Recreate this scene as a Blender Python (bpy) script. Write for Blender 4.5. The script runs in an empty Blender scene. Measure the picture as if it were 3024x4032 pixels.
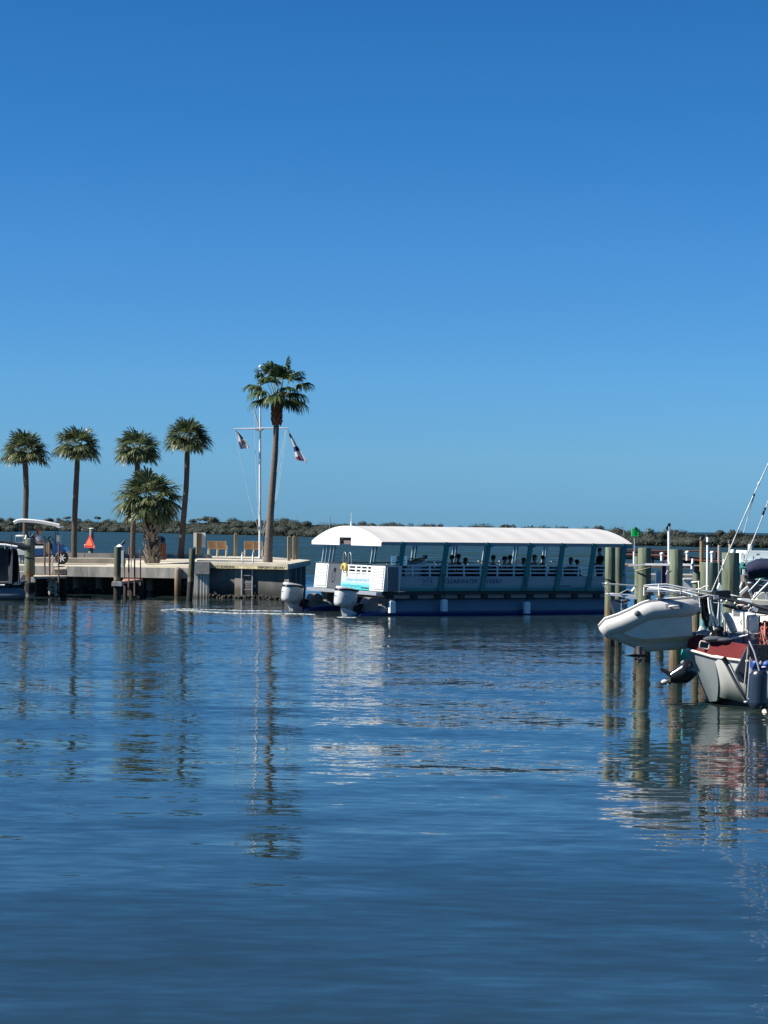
import bpy, math, random
from mathutils import Vector, Matrix, Euler, noise as mnoise
V = Vector
R = math.radians
rnd = random.Random(7)
SC = bpy.context.scene
COL = SC.collection

# ------------------------------------------------------------------ camera
FPX = 8000.0            # focal length in photo pixels
CAM_H = 3.4
ROLL = 0.012
HOR = 2078.0            # horizon row at the picture's middle column
PITCH = math.atan((HOR - 2016) / FPX)
CAMR = Matrix.Rotation(math.pi / 2 + PITCH, 3, 'X') @ Matrix.Rotation(ROLL, 3, 'Z')
CAMP = V((0, 0, CAM_H))
cam = bpy.data.cameras.new('Camera')
camo = bpy.data.objects.new('Camera', cam)
COL.objects.link(camo)
camo.matrix_world = Matrix.Translation(CAMP) @ CAMR.to_4x4()
cam.sensor_fit = 'VERTICAL'
cam.sensor_height = 24.0
cam.lens = 24.0 * FPX / 4032.0
cam.clip_start = 0.1
cam.clip_end = 20000
SC.camera = camo

def ray(px, py):
    return CAMR @ V(((px - 1512) / FPX, -(py - 2016) / FPX, -1.0))

def P(px, py, d):
    """the world point seen at a photo pixel, d metres away (along Y)"""
    r = ray(px, py)
    return CAMP + r * (d / r.y)

def PZ(px, py, z):
    r = ray(px, py)
    return CAMP + r * ((z - CAM_H) / r.z)

# ------------------------------------------------------------------ objects
def tag(o, label=None, cat=None, group=None, kind=None):
    if label: o['label'] = label
    if cat: o['category'] = cat
    if group: o['group'] = group
    if kind: o['kind'] = kind
    return o

def thing(name, label, cat, loc=(0, 0, 0), rotz=0.0, group=None, rot=None):
    o = bpy.data.objects.new(name, None)
    COL.objects.link(o)
    o.location = loc
    if rot is not None:
        o.rotation_euler = rot
    else:
        o.rotation_euler = (0, 0, rotz)
    o.empty_display_size = 0.2
    return tag(o, label, cat, group)

def copy_tree(o, parent=None):
    c = o.copy()
    COL.objects.link(c)
    c.parent = parent
    for ch in list(o.children):
        copy_tree(ch, c)
    return c

def loc_mat(o):
    return Matrix.LocRotScale(o.location, o.rotation_euler, o.scale)

class MB:
    def __init__(s):
        s.v = []; s.f = []; s.m = []; s.s = []
    def add(s, vs, fs, mi=0, sm=False):
        b = len(s.v)
        s.v.extend([tuple(x) for x in vs])
        for f in fs:
            s.f.append([i + b for i in f]); s.m.append(mi); s.s.append(sm)
    def box(s, c, size, rot=None, mi=0, taper=1.0):
        x, y, z = [a / 2 for a in size]
        c = V(c)
        vs = []
        for k, t in ((-1, 1.0), (1, taper)):
            for i, j in ((-1, -1), (1, -1), (1, 1), (-1, 1)):
                p = V((i * x * t, j * y * t, k * z))
                if rot is not None: p = rot @ p
                vs.append(c + p)
        s.add(vs, [[3, 2, 1, 0], [4, 5, 6, 7], [0, 1, 5, 4], [1, 2, 6, 5], [2, 3, 7, 6], [3, 0, 4, 7]], mi)
    def beam(s, a, b, w, h, up=(0, 0, 1), mi=0):
        a = V(a); b = V(b); d = (b - a)
        L = d.length; d.normalize(); up = V(up)
        if abs(d.dot(up)) > 0.99: up = V((0, 1, 0))
        x = d.cross(up).normalized(); z = x.cross(d).normalized()
        rot = Matrix((x, d, z)).transposed()
        s.box((a + b) / 2, (w, L, h), rot, mi)
    def tube(s, pts, r, n=8, caps=True, mi=0, closed=False, sm=True, flat=1.0):
        pts = [V(p) for p in pts]
        k = len(pts)
        rs = r if isinstance(r, (list, tuple)) else [r] * k
        t0 = None; vs = []; x = None
        for i in range(k):
            if closed: t = pts[(i + 1) % k] - pts[i - 1]
            else: t = pts[min(i + 1, k - 1)] - pts[max(i - 1, 0)]
            t = t.normalized() if t.length > 1e-9 else V((0, 0, 1))
            if x is None:
                a = V((0, 0, 1)) if abs(t.z) < 0.9 else V((0, 1, 0))
                x = t.cross(a).normalized()
            else:
                x = (x - t * x.dot(t))
                x = x.normalized() if x.length > 1e-9 else t.orthogonal().normalized()
            y = t.cross(x)
            for j in range(n):
                an = 2 * math.pi * j / n
                vs.append(pts[i] + (x * math.cos(an) + y * math.sin(an) * flat) * rs[i])
        fs = []
        rows = k if closed else k - 1
        for i in range(rows):
            for j in range(n):
                a = i * n + j; b = i * n + (j + 1) % n
                c = ((i + 1) % k) * n + (j + 1) % n; d = ((i + 1) % k) * n + j
                fs.append([a, b, c, d])
        s.add(vs, fs, mi, sm)
        if caps and not closed:
            s.add(vs[:n], [list(range(n))[::-1]], mi)
            s.add(vs[-n:], [list(range(n))], mi)
    def lathe(s, prof, c=(0, 0, 0), n=16, rot=None, mi=0, sm=True, wob=0.0, seed=0, cap=True):
        c = V(c); vs = []
        rg = random.Random(seed)
        ph = [rg.uniform(0, 6.28) for _ in range(4)]
        for (r, z) in prof:
            for j in range(n):
                a = 2 * math.pi * j / n
                rr = r * (1 + wob * (math.sin(2 * a + ph[0] + z) + 0.7 * math.sin(3 * a + ph[1] - 2 * z) + .5 * math.sin(5 * a + ph[2])))
                p = V((rr * math.cos(a), rr * math.sin(a), z))
                if rot is not None: p = rot @ p
                vs.append(c + p)
        fs = []
        for i in range(len(prof) - 1):
            for j in range(n):
                fs.append([i * n + j, i * n + (j + 1) % n, (i + 1) * n + (j + 1) % n, (i + 1) * n + j])
        s.add(vs, fs, mi, sm)
        if cap and prof[0][0] > 1e-6: s.add(vs[:n], [list(range(n))[::-1]], mi)
        if cap and prof[-1][0] > 1e-6: s.add(vs[-n:], [list(range(n))], mi)
    def prism(s, poly, ext, mi=0):
        """poly: 3D points in order; ext: extrusion vector"""
        n = len(poly); e = V(ext)
        vs = [V(p) for p in poly] + [V(p) + e for p in poly]
        fs = [list(range(n)), [i + n for i in range(n)][::-1]]
        for i in range(n):
            j = (i + 1) % n
            fs.append([j, i, i + n, j + n])
        s.add(vs, fs, mi)
    def sph(s, c, r, nu=12, nv=8, rot=None, mi=0):
        c = V(c)
        r = r if isinstance(r, (tuple, list)) else (r, r, r)
        vs = []
        for i in range(nv + 1):
            th = math.pi * i / nv
            for j in range(nu):
                a = 2 * math.pi * j / nu
                p = V((r[0] * math.sin(th) * math.cos(a), r[1] * math.sin(th) * math.sin(a), r[2] * math.cos(th)))
                if rot is not None: p = rot @ p
                vs.append(c + p)
        fs = []
        for i in range(nv):
            for j in range(nu):
                fs.append([i * nu + j, (i + 1) * nu + j, (i + 1) * nu + (j + 1) % nu, i * nu + (j + 1) % nu])
        s.add(vs, fs, mi, True)
    def grid(s, rows, mi=0, sm=True):
        n = len(rows[0]); vs = [p for r_ in rows for p in r_]
        fs = []
        for i in range(len(rows) - 1):
            for j in range(n - 1):
                fs.append([i * n + j, i * n + j + 1, (i + 1) * n + j + 1, (i + 1) * n + j])
        s.add(vs, fs, mi, sm)
    def shell(s, rows, th, mi=0, sm=True):
        """a grid surface with thickness th along its normals"""
        n = len(rows[0]); m = len(rows)
        nr = []
        for i in range(m):
            rr = []
            for j in range(n):
                a = V(rows[min(i + 1, m - 1)][j]) - V(rows[max(i - 1, 0)][j])
                b = V(rows[i][min(j + 1, n - 1)]) - V(rows[i][max(j - 1, 0)])
                q = b.cross(a)
                q = q.normalized() if q.length > 1e-9 else V((0, 0, 1))
                rr.append(V(rows[i][j]) + q * th)
            nr.append(rr)
        s.grid(rows, mi, sm)
        s.grid([r_[::-1] for r_ in nr], mi, sm)
        def edge(A, B):
            for k in range(len(A) - 1):
                s.add([A[k], A[k + 1], B[k + 1], B[k]], [[0, 1, 2, 3]], mi)
        edge(rows[0], nr[0]); edge(rows[-1], nr[-1])
        edge([r_[0] for r_ in rows], [r_[0] for r_ in nr])
        edge([r_[-1] for r_ in rows], [r_[-1] for r_ in nr])
    def mesh(s, name, mats):
        me = bpy.data.meshes.new(name)
        me.from_pydata(s.v, [], s.f)
        for m in (mats if isinstance(mats, (list, tuple)) else [mats]):
            me.materials.append(m)
        me.polygons.foreach_set('material_index', s.m)
        me.polygons.foreach_set('use_smooth', s.s)
        me.validate()
        me.update()
        return me
    def build(s, name, mats, parent=None, world=False, label=None):
        """world=True: the vertices are world coordinates although the part has a parent"""
        o = bpy.data.objects.new(name, s.mesh(name, mats))
        COL.objects.link(o)
        if parent is not None:
            o.parent = parent
            if world:
                pm = loc_mat(parent); q = parent.parent
                if q is not None: pm = loc_mat(q) @ parent.matrix_parent_inverse @ pm
                o.matrix_parent_inverse = pm.inverted()
        if label: o['label'] = label
        return o

def text_obj(s, name, mat, origin, xdir, ydir, size, parent=None, depth=0.006, width=None, shear=0.0, world=True):
    """lettering as a mesh: the baseline starts at origin and runs along xdir"""
    cu = bpy.data.curves.new(name, 'FONT')
    cu.body = s; cu.size = 1.0; cu.extrude = 0.5; cu.shear = shear
    cu.resolution_u = 3
    t = bpy.data.objects.new(name, cu); COL.objects.link(t)
    bpy.context.view_layer.update()
    me = bpy.data.meshes.new_from_object(t)
    bpy.data.objects.remove(t); bpy.data.curves.remove(cu)
    x0 = min(v.co.x for v in me.vertices); x1 = max(v.co.x for v in me.vertices)
    sx = size if width is None else width / (x1 - x0)
    xd = V(xdir).normalized(); yd = V(ydir).normalized(); zd = xd.cross(yd).normalized()
    o3 = V(origin)
    for v in me.vertices:
        c = v.co.copy()
        v.co = o3 + xd * ((c.x - x0) * sx) + yd * (c.y * size) + zd * (c.z * depth)
    me.materials.clear(); me.materials.append(mat)
    me.name = name
    o = bpy.data.objects.new(name, me); COL.objects.link(o)
    if parent is not None:
        o.parent = parent
        if world: o.matrix_parent_inverse = loc_mat(parent).inverted()
    return o

# ------------------------------------------------------------------ materials
_mats = {}
def M(name, col, rough=0.6, metal=0.0, var=0.15, scale=3.0, bump=0.0, spec=0.4, stretch=(1, 1, 1), coat=0.0, trans=0.0, col2=None, contrast=1.0):
    if name in _mats: return _mats[name]
    m = bpy.data.materials.new(name); m.use_nodes = True
    nt = m.node_tree; N = nt.nodes; L = nt.links
    b = N['Principled BSDF']
    b.inputs['Roughness'].default_value = rough
    b.inputs['Metallic'].default_value = metal
    b.inputs['Specular IOR Level'].default_value = spec
    if coat: b.inputs['Coat Weight'].default_value = coat
    tc = N.new('ShaderNodeTexCoord'); mp = N.new('ShaderNodeMapping')
    mp.inputs['Scale'].default_value = stretch
    L.new(tc.outputs['Object'], mp.inputs['Vector'])
    no = N.new('ShaderNodeTexNoise'); no.inputs['Scale'].default_value = scale
    no.inputs['Detail'].default_value = 6; no.inputs['Roughness'].default_value = 0.62
    L.new(mp.outputs[0], no.inputs['Vector'])
    rp = N.new('ShaderNodeValToRGB')
    w = 0.22 / contrast
    rp.color_ramp.elements[0].position = 0.5 - w; rp.color_ramp.elements[1].position = 0.5 + w
    c1 = [max(0, c * (1 - var)) for c in col]
    c2 = list(col2) if col2 else [min(1, c * (1 + var)) for c in col]
    rp.color_ramp.elements[0].color = (*c1, 1); rp.color_ramp.elements[1].color = (*c2, 1)
    L.new(no.outputs[0], rp.inputs['Fac']); L.new(rp.outputs['Color'], b.inputs['Base Color'])
    if bump:
        bp = N.new('ShaderNodeBump'); bp.inputs['Strength'].default_value = 1.0
        bp.inputs['Distance'].default_value = bump
        L.new(no.outputs[0], bp.inputs['Height']); L.new(bp.outputs[0], b.inputs['Normal'])
    if trans:
        t = N.new('ShaderNodeBsdfTranslucent'); mx = N.new('ShaderNodeMixShader')
        mx.inputs[0].default_value = trans
        L.new(rp.outputs['Color'], t.inputs['Color'])
        L.new(b.outputs[0], mx.inputs[1]); L.new(t.outputs[0], mx.inputs[2])
        L.new(mx.outputs[0], N['Material Output'].inputs['Surface'])
    _mats[name] = m
    return m

def zramp(name, stops, z0, z1, rough=0.8, noise_scale=6.0, stretch=(1, 1, .12), wob=0.12, var=0.3, bump=0.01, axis='Z', spec=0.3, nscale_big=1.3):
    """colour by height above the object's base (growth, stain, weathering), broken up by noise"""
    if name in _mats: return _mats[name]
    m = bpy.data.materials.new(name); m.use_nodes = True
    nt = m.node_tree; N = nt.nodes; L = nt.links
    b = N['Principled BSDF']; b.inputs['Roughness'].default_value = rough
    b.inputs['Specular IOR Level'].default_value = spec
    tc = N.new('ShaderNodeTexCoord'); mp = N.new('ShaderNodeMapping'); mp.inputs['Scale'].default_value = stretch
    L.new(tc.outputs['Object'], mp.inputs['Vector'])
    no = N.new('ShaderNodeTexNoise'); no.inputs['Scale'].default_value = noise_scale; no.inputs['Detail'].default_value = 6
    L.new(mp.outputs[0], no.inputs['Vector'])
    n2 = N.new('ShaderNodeTexNoise'); n2.inputs['Scale'].default_value = nscale_big; n2.inputs['Detail'].default_value = 4
    L.new(tc.outputs['Object'], n2.inputs['Vector'])
    sp = N.new('ShaderNodeSeparateXYZ'); L.new(tc.outputs['Object'], sp.inputs[0])
    mr = N.new('ShaderNodeMapRange'); mr.inputs['From Min'].default_value = z0; mr.inputs['From Max'].default_value = z1
    mr.clamp = False
    L.new(sp.outputs[axis], mr.inputs['Value'])
    ma = N.new('ShaderNodeMath'); ma.operation = 'MULTIPLY_ADD'; ma.inputs[1].default_value = wob * 2
    L.new(n2.outputs[0], ma.inputs[0]); L.new(mr.outputs[0], ma.inputs[2])
    mb = N.new('ShaderNodeMath'); mb.operation = 'ADD'; mb.inputs[1].default_value = -wob
    L.new(ma.outputs[0], mb.inputs[0])
    rp = N.new('ShaderNodeValToRGB'); el = rp.color_ramp.elements
    el[0].position = stops[0][0]; el[0].color = (*stops[0][1], 1)
    el[1].position = stops[-1][0]; el[1].color = (*stops[-1][1], 1)
    for p_, c_ in stops[1:-1]:
        e = el.new(p_); e.color = (*c_, 1)
    L.new(mb.outputs[0], rp.inputs['Fac'])
    r2 = N.new('ShaderNodeValToRGB')
    r2.color_ramp.elements[0].position = .3; r2.color_ramp.elements[1].position = .7
    a = 1 - var; c = 1 + var
    r2.color_ramp.elements[0].color = (a, a, a, 1); r2.color_ramp.elements[1].color = (c, c, c, 1)
    mm = N.new('ShaderNodeMath'); mm.operation = 'MULTIPLY_ADD'; mm.inputs[1].default_value = .45; L.new(n2.outputs[0], mm.inputs[0])
    m3 = N.new('ShaderNodeMath'); m3.operation = 'MULTIPLY_ADD'; m3.inputs[1].default_value = .8; m3.inputs[2].default_value = -.12; L.new(no.outputs[0], m3.inputs[0]); L.new(m3.outputs[0], mm.inputs[2])
    L.new(mm.outputs[0], r2.inputs['Fac'])
    mx = N.new('ShaderNodeMix'); mx.data_type = 'RGBA'; mx.blend_type = 'MULTIPLY'; mx.inputs[0].default_value = 1
    L.new(rp.outputs['Color'], mx.inputs[6]); L.new(r2.outputs['Color'], mx.inputs[7])
    L.new(mx.outputs[2], b.inputs['Base Color'])
    bp = N.new('ShaderNodeBump'); bp.inputs['Distance'].default_value = bump
    L.new(no.outputs[0], bp.inputs['Height']); L.new(bp.outputs[0], b.inputs['Normal'])
    _mats[name] = m
    return m

WHITE = M('white_gelcoat', (.80, .80, .78), .35, var=.04, scale=2)
WHITE_D = M('dirty_white', (.66, .66, .62), .5, var=.12, scale=5)
ALU = M('aluminium', (.62, .64, .66), .3, 1.0, var=.06, scale=4)
ALU_P = M('grey_aluminium', (.42, .44, .46), .45, .6, var=.1, scale=4)
STEEL = M('stainless', (.50, .51, .52), .3, .35, var=.05)
BLACK = M('black_rubber', (.012, .012, .014), .5, var=.2)
BLACKG = M('black_gloss', (.010, .011, .013), .22, var=.1, coat=.4)
NAVY = M('navy_canvas', (.012, .018, .05), .8, var=.25, scale=6, bump=.01)
ROPEW = M('white_rope', (.68, .66, .58), .8, var=.2, scale=30)
ROPED = M('dark_rope', (.09, .08, .07), .9, var=.4, scale=30)
CONC = M('concrete', (.31, .297, .265), .85, var=.18, scale=2.2, bump=.01)
CONC_L = M('bleached_concrete', (.48, .435, .335), .85, var=.24, scale=1.1, bump=.01)
CONC_D = M('damp_concrete', (.20, .20, .19), .8, var=.3, scale=1.4, bump=.02)
WOODG = M('grey_timber', (.30, .28, .25), .8, var=.25, scale=5, stretch=(1, 1, .2), bump=.01)
WOODT = M('tan_timber', (.36, .23, .10), .7, var=.22, scale=6, stretch=(1, 1, .15), bump=.01)
WOODR = M('red_brown_timber', (.17, .065, .04), .75, var=.3, scale=5, bump=.01)
PILE = zramp('green_piling_wood', [(0, (0.0156, 0.0172, 0.014)), (.10, (0.039, 0.039, 0.0312)), (.16, (0.115, 0.075, 0.04)), (.40, (0.15, 0.122, 0.072)), (.55, (0.129, 0.14, 0.0897)), (1, (0.117, 0.144, 0.0975))], -.2, 2.8, var=.5, noise_scale=14, stretch=(1, 1, .07), bump=.02)
PILEB = zramp('barnacled_piling_wood', [(0, (0.195, 0.187, 0.156)), (.06, (0.281, 0.265, 0.226)), (.11, (0.0234, 0.0257, 0.0218)), (.22, (0.0234, 0.0234, 0.0218)), (.27, (0.187, 0.172, 0.14)), (.34, (0.203, 0.125, 0.0546)), (.48, (0.117, 0.133, 0.0858)), (1, (0.109, 0.14, 0.101))], -.1, 2.8, var=.55, noise_scale=12, stretch=(1, 1, .08), wob=.07, bump=.02)
PILED = zramp('dark_piling_wood', [(0, (0.0156, 0.0156, 0.014)), (.12, (0.0273, 0.0257, 0.0234)), (.36, (0.039, 0.0351, 0.0273)), (.40, (0.234, 0.195, 0.14)), (.46, (0.101, 0.0936, 0.0546)), (1, (0.078, 0.0936, 0.0624))], -.1, 2.5, var=.35, noise_scale=9, wob=.05)
# ------------------------------------------------------------------ light
SUN_DIR = V((-1.0, -0.17, 0.86)).normalized()     # towards the sun
SUN_EL = math.asin(SUN_DIR.z)
w = bpy.data.worlds.new('World'); SC.world = w; w.use_nodes = True
nt = w.node_tree; N = nt.nodes; L = nt.links
sky = N.new('ShaderNodeTexSky'); sky.sky_type = 'NISHITA'; sky.sun_disc = False
sky.sun_elevation = SUN_EL
sky.sun_rotation = math.atan2(SUN_DIR.x, SUN_DIR.y)
sky.altitude = 0; sky.air_density = 0.6; sky.dust_density = 0.0; sky.ozone_density = 5.0
tcw = N.new('ShaderNodeTexCoord'); spw = N.new('ShaderNodeSeparateXYZ'); L.new(tcw.outputs['Generated'], spw.inputs[0])
mrw = N.new('ShaderNodeMapRange'); mrw.inputs[1].default_value = 0; mrw.inputs[2].default_value = .4
L.new(spw.outputs['Z'], mrw.inputs[0])
# clear dry winter air: deeper blue than the standard atmosphere, the horizon less white
rw = N.new('ShaderNodeValToRGB'); ew = rw.color_ramp.elements
AIR = [(0.0, (.27, .53, .82)), (.0097, (.319, .589, .858)), (.0348, (.47, .765, .942)), (.0722, (.513, .928, 1.111)),
       (.1348, (.45, .99, 1.264)), (.1973, (.339, .985, 1.30)), (.2597, (.284, .952, 1.32)), (.4, (.30, .90, 1.25))]
ew[0].position = 0; ew[0].color = (*[c / 1.4 for c in AIR[0][1]], 1)
ew[1].position = 1; ew[1].color = (*[c / 1.4 for c in AIR[-1][1]], 1)
for z_, c_ in AIR[1:-1]:
    e = ew.new(z_ / .4); e.color = (*[c / 1.4 for c in c_], 1)
L.new(mrw.outputs[0], rw.inputs['Fac'])
mxw = N.new('ShaderNodeMix'); mxw.data_type = 'RGBA'; mxw.blend_type = 'MULTIPLY'; mxw.inputs[0].default_value = 1
L.new(sky.outputs[0], mxw.inputs[6]); L.new(rw.outputs['Color'], mxw.inputs[7])
bg = N['Background']; bg.inputs['Strength'].default_value = 0.14 / 1.85
L.new(mxw.outputs[2], bg.inputs['Color'])
sl = bpy.data.lights.new('Sun', 'SUN'); sl.energy = 5.0; sl.angle = R(.5); sl.color = (1, .95, .87)
so = bpy.data.objects.new('Sun', sl); COL.objects.link(so)
so.rotation_euler = SUN_DIR.to_track_quat('Z', 'Y').to_euler()
SC.view_settings.view_transform = 'Standard'; SC.view_settings.look = 'None'
SC.view_settings.exposure = math.log2(1.85); SC.view_settings.gamma = 1.0
SC.render.engine = 'CYCLES'
SC.cycles.use_denoising = True
SC.cycles.max_bounces = 6; SC.cycles.glossy_bounces = 4
SC.cycles.sample_clamp_indirect = 6.0
SC.cycles.caustics_reflective = False; SC.cycles.caustics_refractive = False

# ------------------------------------------------------------------ water
def water_mat():
    m = bpy.data.materials.new('bay_water'); m.use_nodes = True
    nt = m.node_tree; N = nt.nodes; L = nt.links
    b = N['Principled BSDF']
    b.inputs['IOR'].default_value = 1.333
    b.inputs['Specular IOR Level'].default_value = 0.5
    b.inputs['Roughness'].default_value = 0.03
    b.inputs['Base Color'].default_value = (.012, .030, .032, 1)
    ge = N.new('ShaderNodeNewGeometry')
    def nm(op, a, bb=None, c=None):
        n = N.new('ShaderNodeMath'); n.operation = op
        for i, x in enumerate((a, bb, c)):
            if x is None: continue
            if isinstance(x, (int, float)): n.inputs[i].default_value = x
            else: L.new(x, n.inputs[i])
        return n.outputs[0]
    sp = N.new('ShaderNodeSeparateXYZ'); L.new(ge.outputs['Position'], sp.inputs[0])
    Y = sp.outputs['Y']; X = sp.outputs['X']
    def slope(lx, ly, detail, rot=0.0, off=0.0, dist=0.0):
        mp = N.new('ShaderNodeMapping'); mp.vector_type = 'POINT'
        mp.inputs['Scale'].default_value = (1 / lx, 1 / ly, 1)
        mp.inputs['Rotation'].default_value = (0, 0, rot)
        mp.inputs['Location'].default_value = (off, off * 1.7, off)
        L.new(ge.outputs['Position'], mp.inputs['Vector'])
        n = N.new('ShaderNodeTexNoise'); n.inputs['Scale'].default_value = 1.0
        n.inputs['Detail'].default_value = detail; n.inputs['Roughness'].default_value = .55
        n.inputs['Distortion'].default_value = dist
        L.new(mp.outputs[0], n.inputs['Vector'])
        s3 = N.new('ShaderNodeSeparateColor'); L.new(n.outputs['Color'], s3.inputs[0])
        return nm('SUBTRACT', s3.outputs[0], .5), nm('SUBTRACT', s3.outputs[1], .5)
    swy, swx = slope(6.0, 2.0, 1.0, R(6), 3.1, .3)       # long low swell
    mdy, mdx = slope(1.9, .60, 1.0, R(-5), 9.7, .5)      # wavelets
    riy, rix = slope(.60, .20, 1.0, R(4), 21.3, .4)       # ripples
    # where the breeze reaches the water it is rougher
    gn = N.new('ShaderNodeTexNoise'); gn.inputs['Scale'].default_value = 1.0; gn.inputs['Detail'].default_value = 3
    gm = N.new('ShaderNodeMapping'); gm.inputs['Scale'].default_value = (1 / 40, 1 / 6.0, 1)
    L.new(ge.outputs['Position'], gm.inputs['Vector']); L.new(gm.outputs[0], gn.inputs['Vector'])
    gust = N.new('ShaderNodeMapRange'); gust.inputs[1].default_value = .35; gust.inputs[2].default_value = .65
    gust.inputs[3].default_value = .55; gust.inputs[4].default_value = 1.45
    L.new(gn.outputs[0], gust.inputs[0])
    far = N.new('ShaderNodeMapRange'); far.inputs[1].default_value = 22; far.inputs[2].default_value = 60
    far.inputs[3].default_value = 1.0; far.inputs[4].default_value = 3.0
    L.new(Y, far.inputs[0])
    opn = N.new('ShaderNodeMapRange'); opn.inputs[1].default_value = 104; opn.inputs[2].default_value = 150
    opn.inputs[3].default_value = 0.0; opn.inputs[4].default_value = 1.0
    L.new(Y, opn.inputs[0])
    g = nm('MULTIPLY', gust.outputs[0], far.outputs[0])
    sy = nm('MULTIPLY', swy, .10)
    fr = nm('SUBTRACT', far.outputs[0], .45)
    fiy, fix_ = slope(.36, .115, 2.0, R(3), 61.0, .5)      # fine wind ripples
    sy = nm('MULTIPLY_ADD', mdy, nm('MULTIPLY', gust.outputs[0], .072), sy)
    sy = nm('MULTIPLY_ADD', riy, nm('MULTIPLY', gust.outputs[0], .070), sy)
    sy = nm('MULTIPLY_ADD', fiy, nm('MULTIPLY', fr, .115), sy)
    lwy, lwx = slope(16.0, 4.5, 1.0, R(-4), 44.0, .2)     # slow broad undulation
    sy = nm('MULTIPLY_ADD', lwy, .085, sy)
    # wind ripples are steeper on the side that faces the marina
    sy = nm('MULTIPLY_ADD', nm('SUBTRACT', far.outputs[0], 1.0), -.013, sy)
    sx = nm('MULTIPLY', swx, .02)
    sx = nm('MULTIPLY_ADD', mdx, nm('MULTIPLY', g, .018), sx)
    sx = nm('MULTIPLY_ADD', rix, nm('MULTIPLY', g, .02), sx)
    # open bay beyond the pier: wind chop
    cy, cx = slope(1.2, .8, 2.0, 0, 33.0, 0)
    sy = nm('MULTIPLY_ADD', nm('SUBTRACT', cy, nm('MULTIPLY', gust.outputs[0], .36)), nm('MULTIPLY', opn.outputs[0], .50), sy)
    sx = nm('MULTIPLY_ADD', cx, nm('MULTIPLY', opn.outputs[0], .2), sx)
    bm2 = N.new('ShaderNodeMix'); bm2.data_type = 'RGBA'; L.new(opn.outputs[0], bm2.inputs[0])
    bm2.inputs[6].default_value = (.015, .027, .027, 1); bm2.inputs[7].default_value = (.020, .039, .025, 1)
    L.new(bm2.outputs[2], b.inputs['Base Color'])
    cb = N.new('ShaderNodeCombineXYZ')
    L.new(sx, cb.inputs[0]); L.new(sy, cb.inputs[1]); cb.inputs[2].default_value = 1.0
    vn = N.new('ShaderNodeVectorMath'); vn.operation = 'NORMALIZE'
    L.new(cb.outputs[0], vn.inputs[0]); L.new(vn.outputs[0], b.inputs['Normal'])
    return m
mb = MB()
rad = [0.0, 20, 60, 120, 300, 900, 3000, 9000]
rows = []
NA = 48
vs = [(0, 0, 0)]; fs = []
for r_ in rad[1:]:
    for j in range(NA):
        a = 2 * math.pi * j / NA
        vs.append((r_ * math.cos(a), r_ * math.sin(a), 0))
for j in range(NA):
    fs.append([0, 1 + j, 1 + (j + 1) % NA])
for i in range(len(rad) - 2):
    for j in range(NA):
        a = 1 + i * NA + j; b_ = 1 + i * NA + (j + 1) % NA
        fs.append([a, a + NA, b_ + NA, b_])
mb.add(vs, fs)
water = mb.build('water', water_mat())
tag(water, kind='structure')
# ------------------------------------------------------------------ far shore
# waterline of the far shore in the photo: (column, row) -> distance
SHORE_PX = [(-700, 2088), (-100, 2092), (60, 2094), (70, 2089), (170, 2090), (500, 2096), (900, 2105), (1180, 2113), (1600, 2124), (2100, 2138), (2500, 2148), (2750, 2154), (3000, 2158), (3700, 2172)]
SHORE_TOP = [(-700, 2046), (-100, 2044), (100, 2048), (250, 2048), (450, 2050), (700, 2054), (770, 2052), (850, 2046), (930, 2046), (1100, 2052), (1250, 2058), (1500, 2060), (1800, 2068), (2100, 2074), (2300, 2080), (2450, 2084), (2560, 2085), (2700, 2088), (2860, 2089), (2950, 2091), (3000, 2092), (3700, 2100)]
def lerp(tab, x):
    for (a, b), (c, d) in zip(tab, tab[1:]):
        if x <= c: return b + (d - b) * (x - a) / (c - a)
    return tab[-1][1]
LEAFM = bpy.data.materials.new('mangrove_leaves'); LEAFM.use_nodes = True
def leafmat(m, c1, c2, c3, rough=.55, tr=.15):
    m.use_nodes = True; nt = m.node_tree; N = nt.nodes; L = nt.links; b = N['Principled BSDF']
    b.inputs['Roughness'].default_value = rough; b.inputs['Specular IOR Level'].default_value = .3
    ge = N.new('ShaderNodeNewGeometry'); rp = N.new('ShaderNodeValToRGB'); e = rp.color_ramp.elements
    e[0].color = (*c1, 1); e[1].color = (*c3, 1); k = e.new(.55); k.color = (*c2, 1)
    L.new(ge.outputs['Random Per Island'], rp.inputs['Fac']); L.new(rp.outputs['Color'], b.inputs['Base Color'])
    t = N.new('ShaderNodeBsdfTranslucent'); L.new(rp.outputs['Color'], t.inputs['Color'])
    mx = N.new('ShaderNodeMixShader'); mx.inputs[0].default_value = tr
    L.new(b.outputs[0], mx.inputs[1]); L.new(t.outputs[0], mx.inputs[2]); L.new(mx.outputs[0], N['Material Output'].inputs['Surface'])
    return m
leafmat(LEAFM, (.052, .068, .058), (.064, .079, .064), (.078, .092, .070), .7, .45)
rg = random.Random(11)
def leafquad(mb, c, s, n, mi=0):
    n = n.normalized(); x = n.orthogonal().normalized(); y = n.cross(x)
    a = rg.uniform(0, 6.28); x, y = x * math.cos(a) + y * math.sin(a), y * math.cos(a) - x * math.sin(a)
    w = rg.uniform(.55, 1); h = rg.uniform(.55, 1)
    mb.add([c - x * s * w - y * s * h * .4, c + x * s * w * .5 - y * s * h, c + x * s * w + y * s * h * .5, c - x * s * w * .3 + y * s * h], [[0, 1, 2, 3]], mi)
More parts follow.
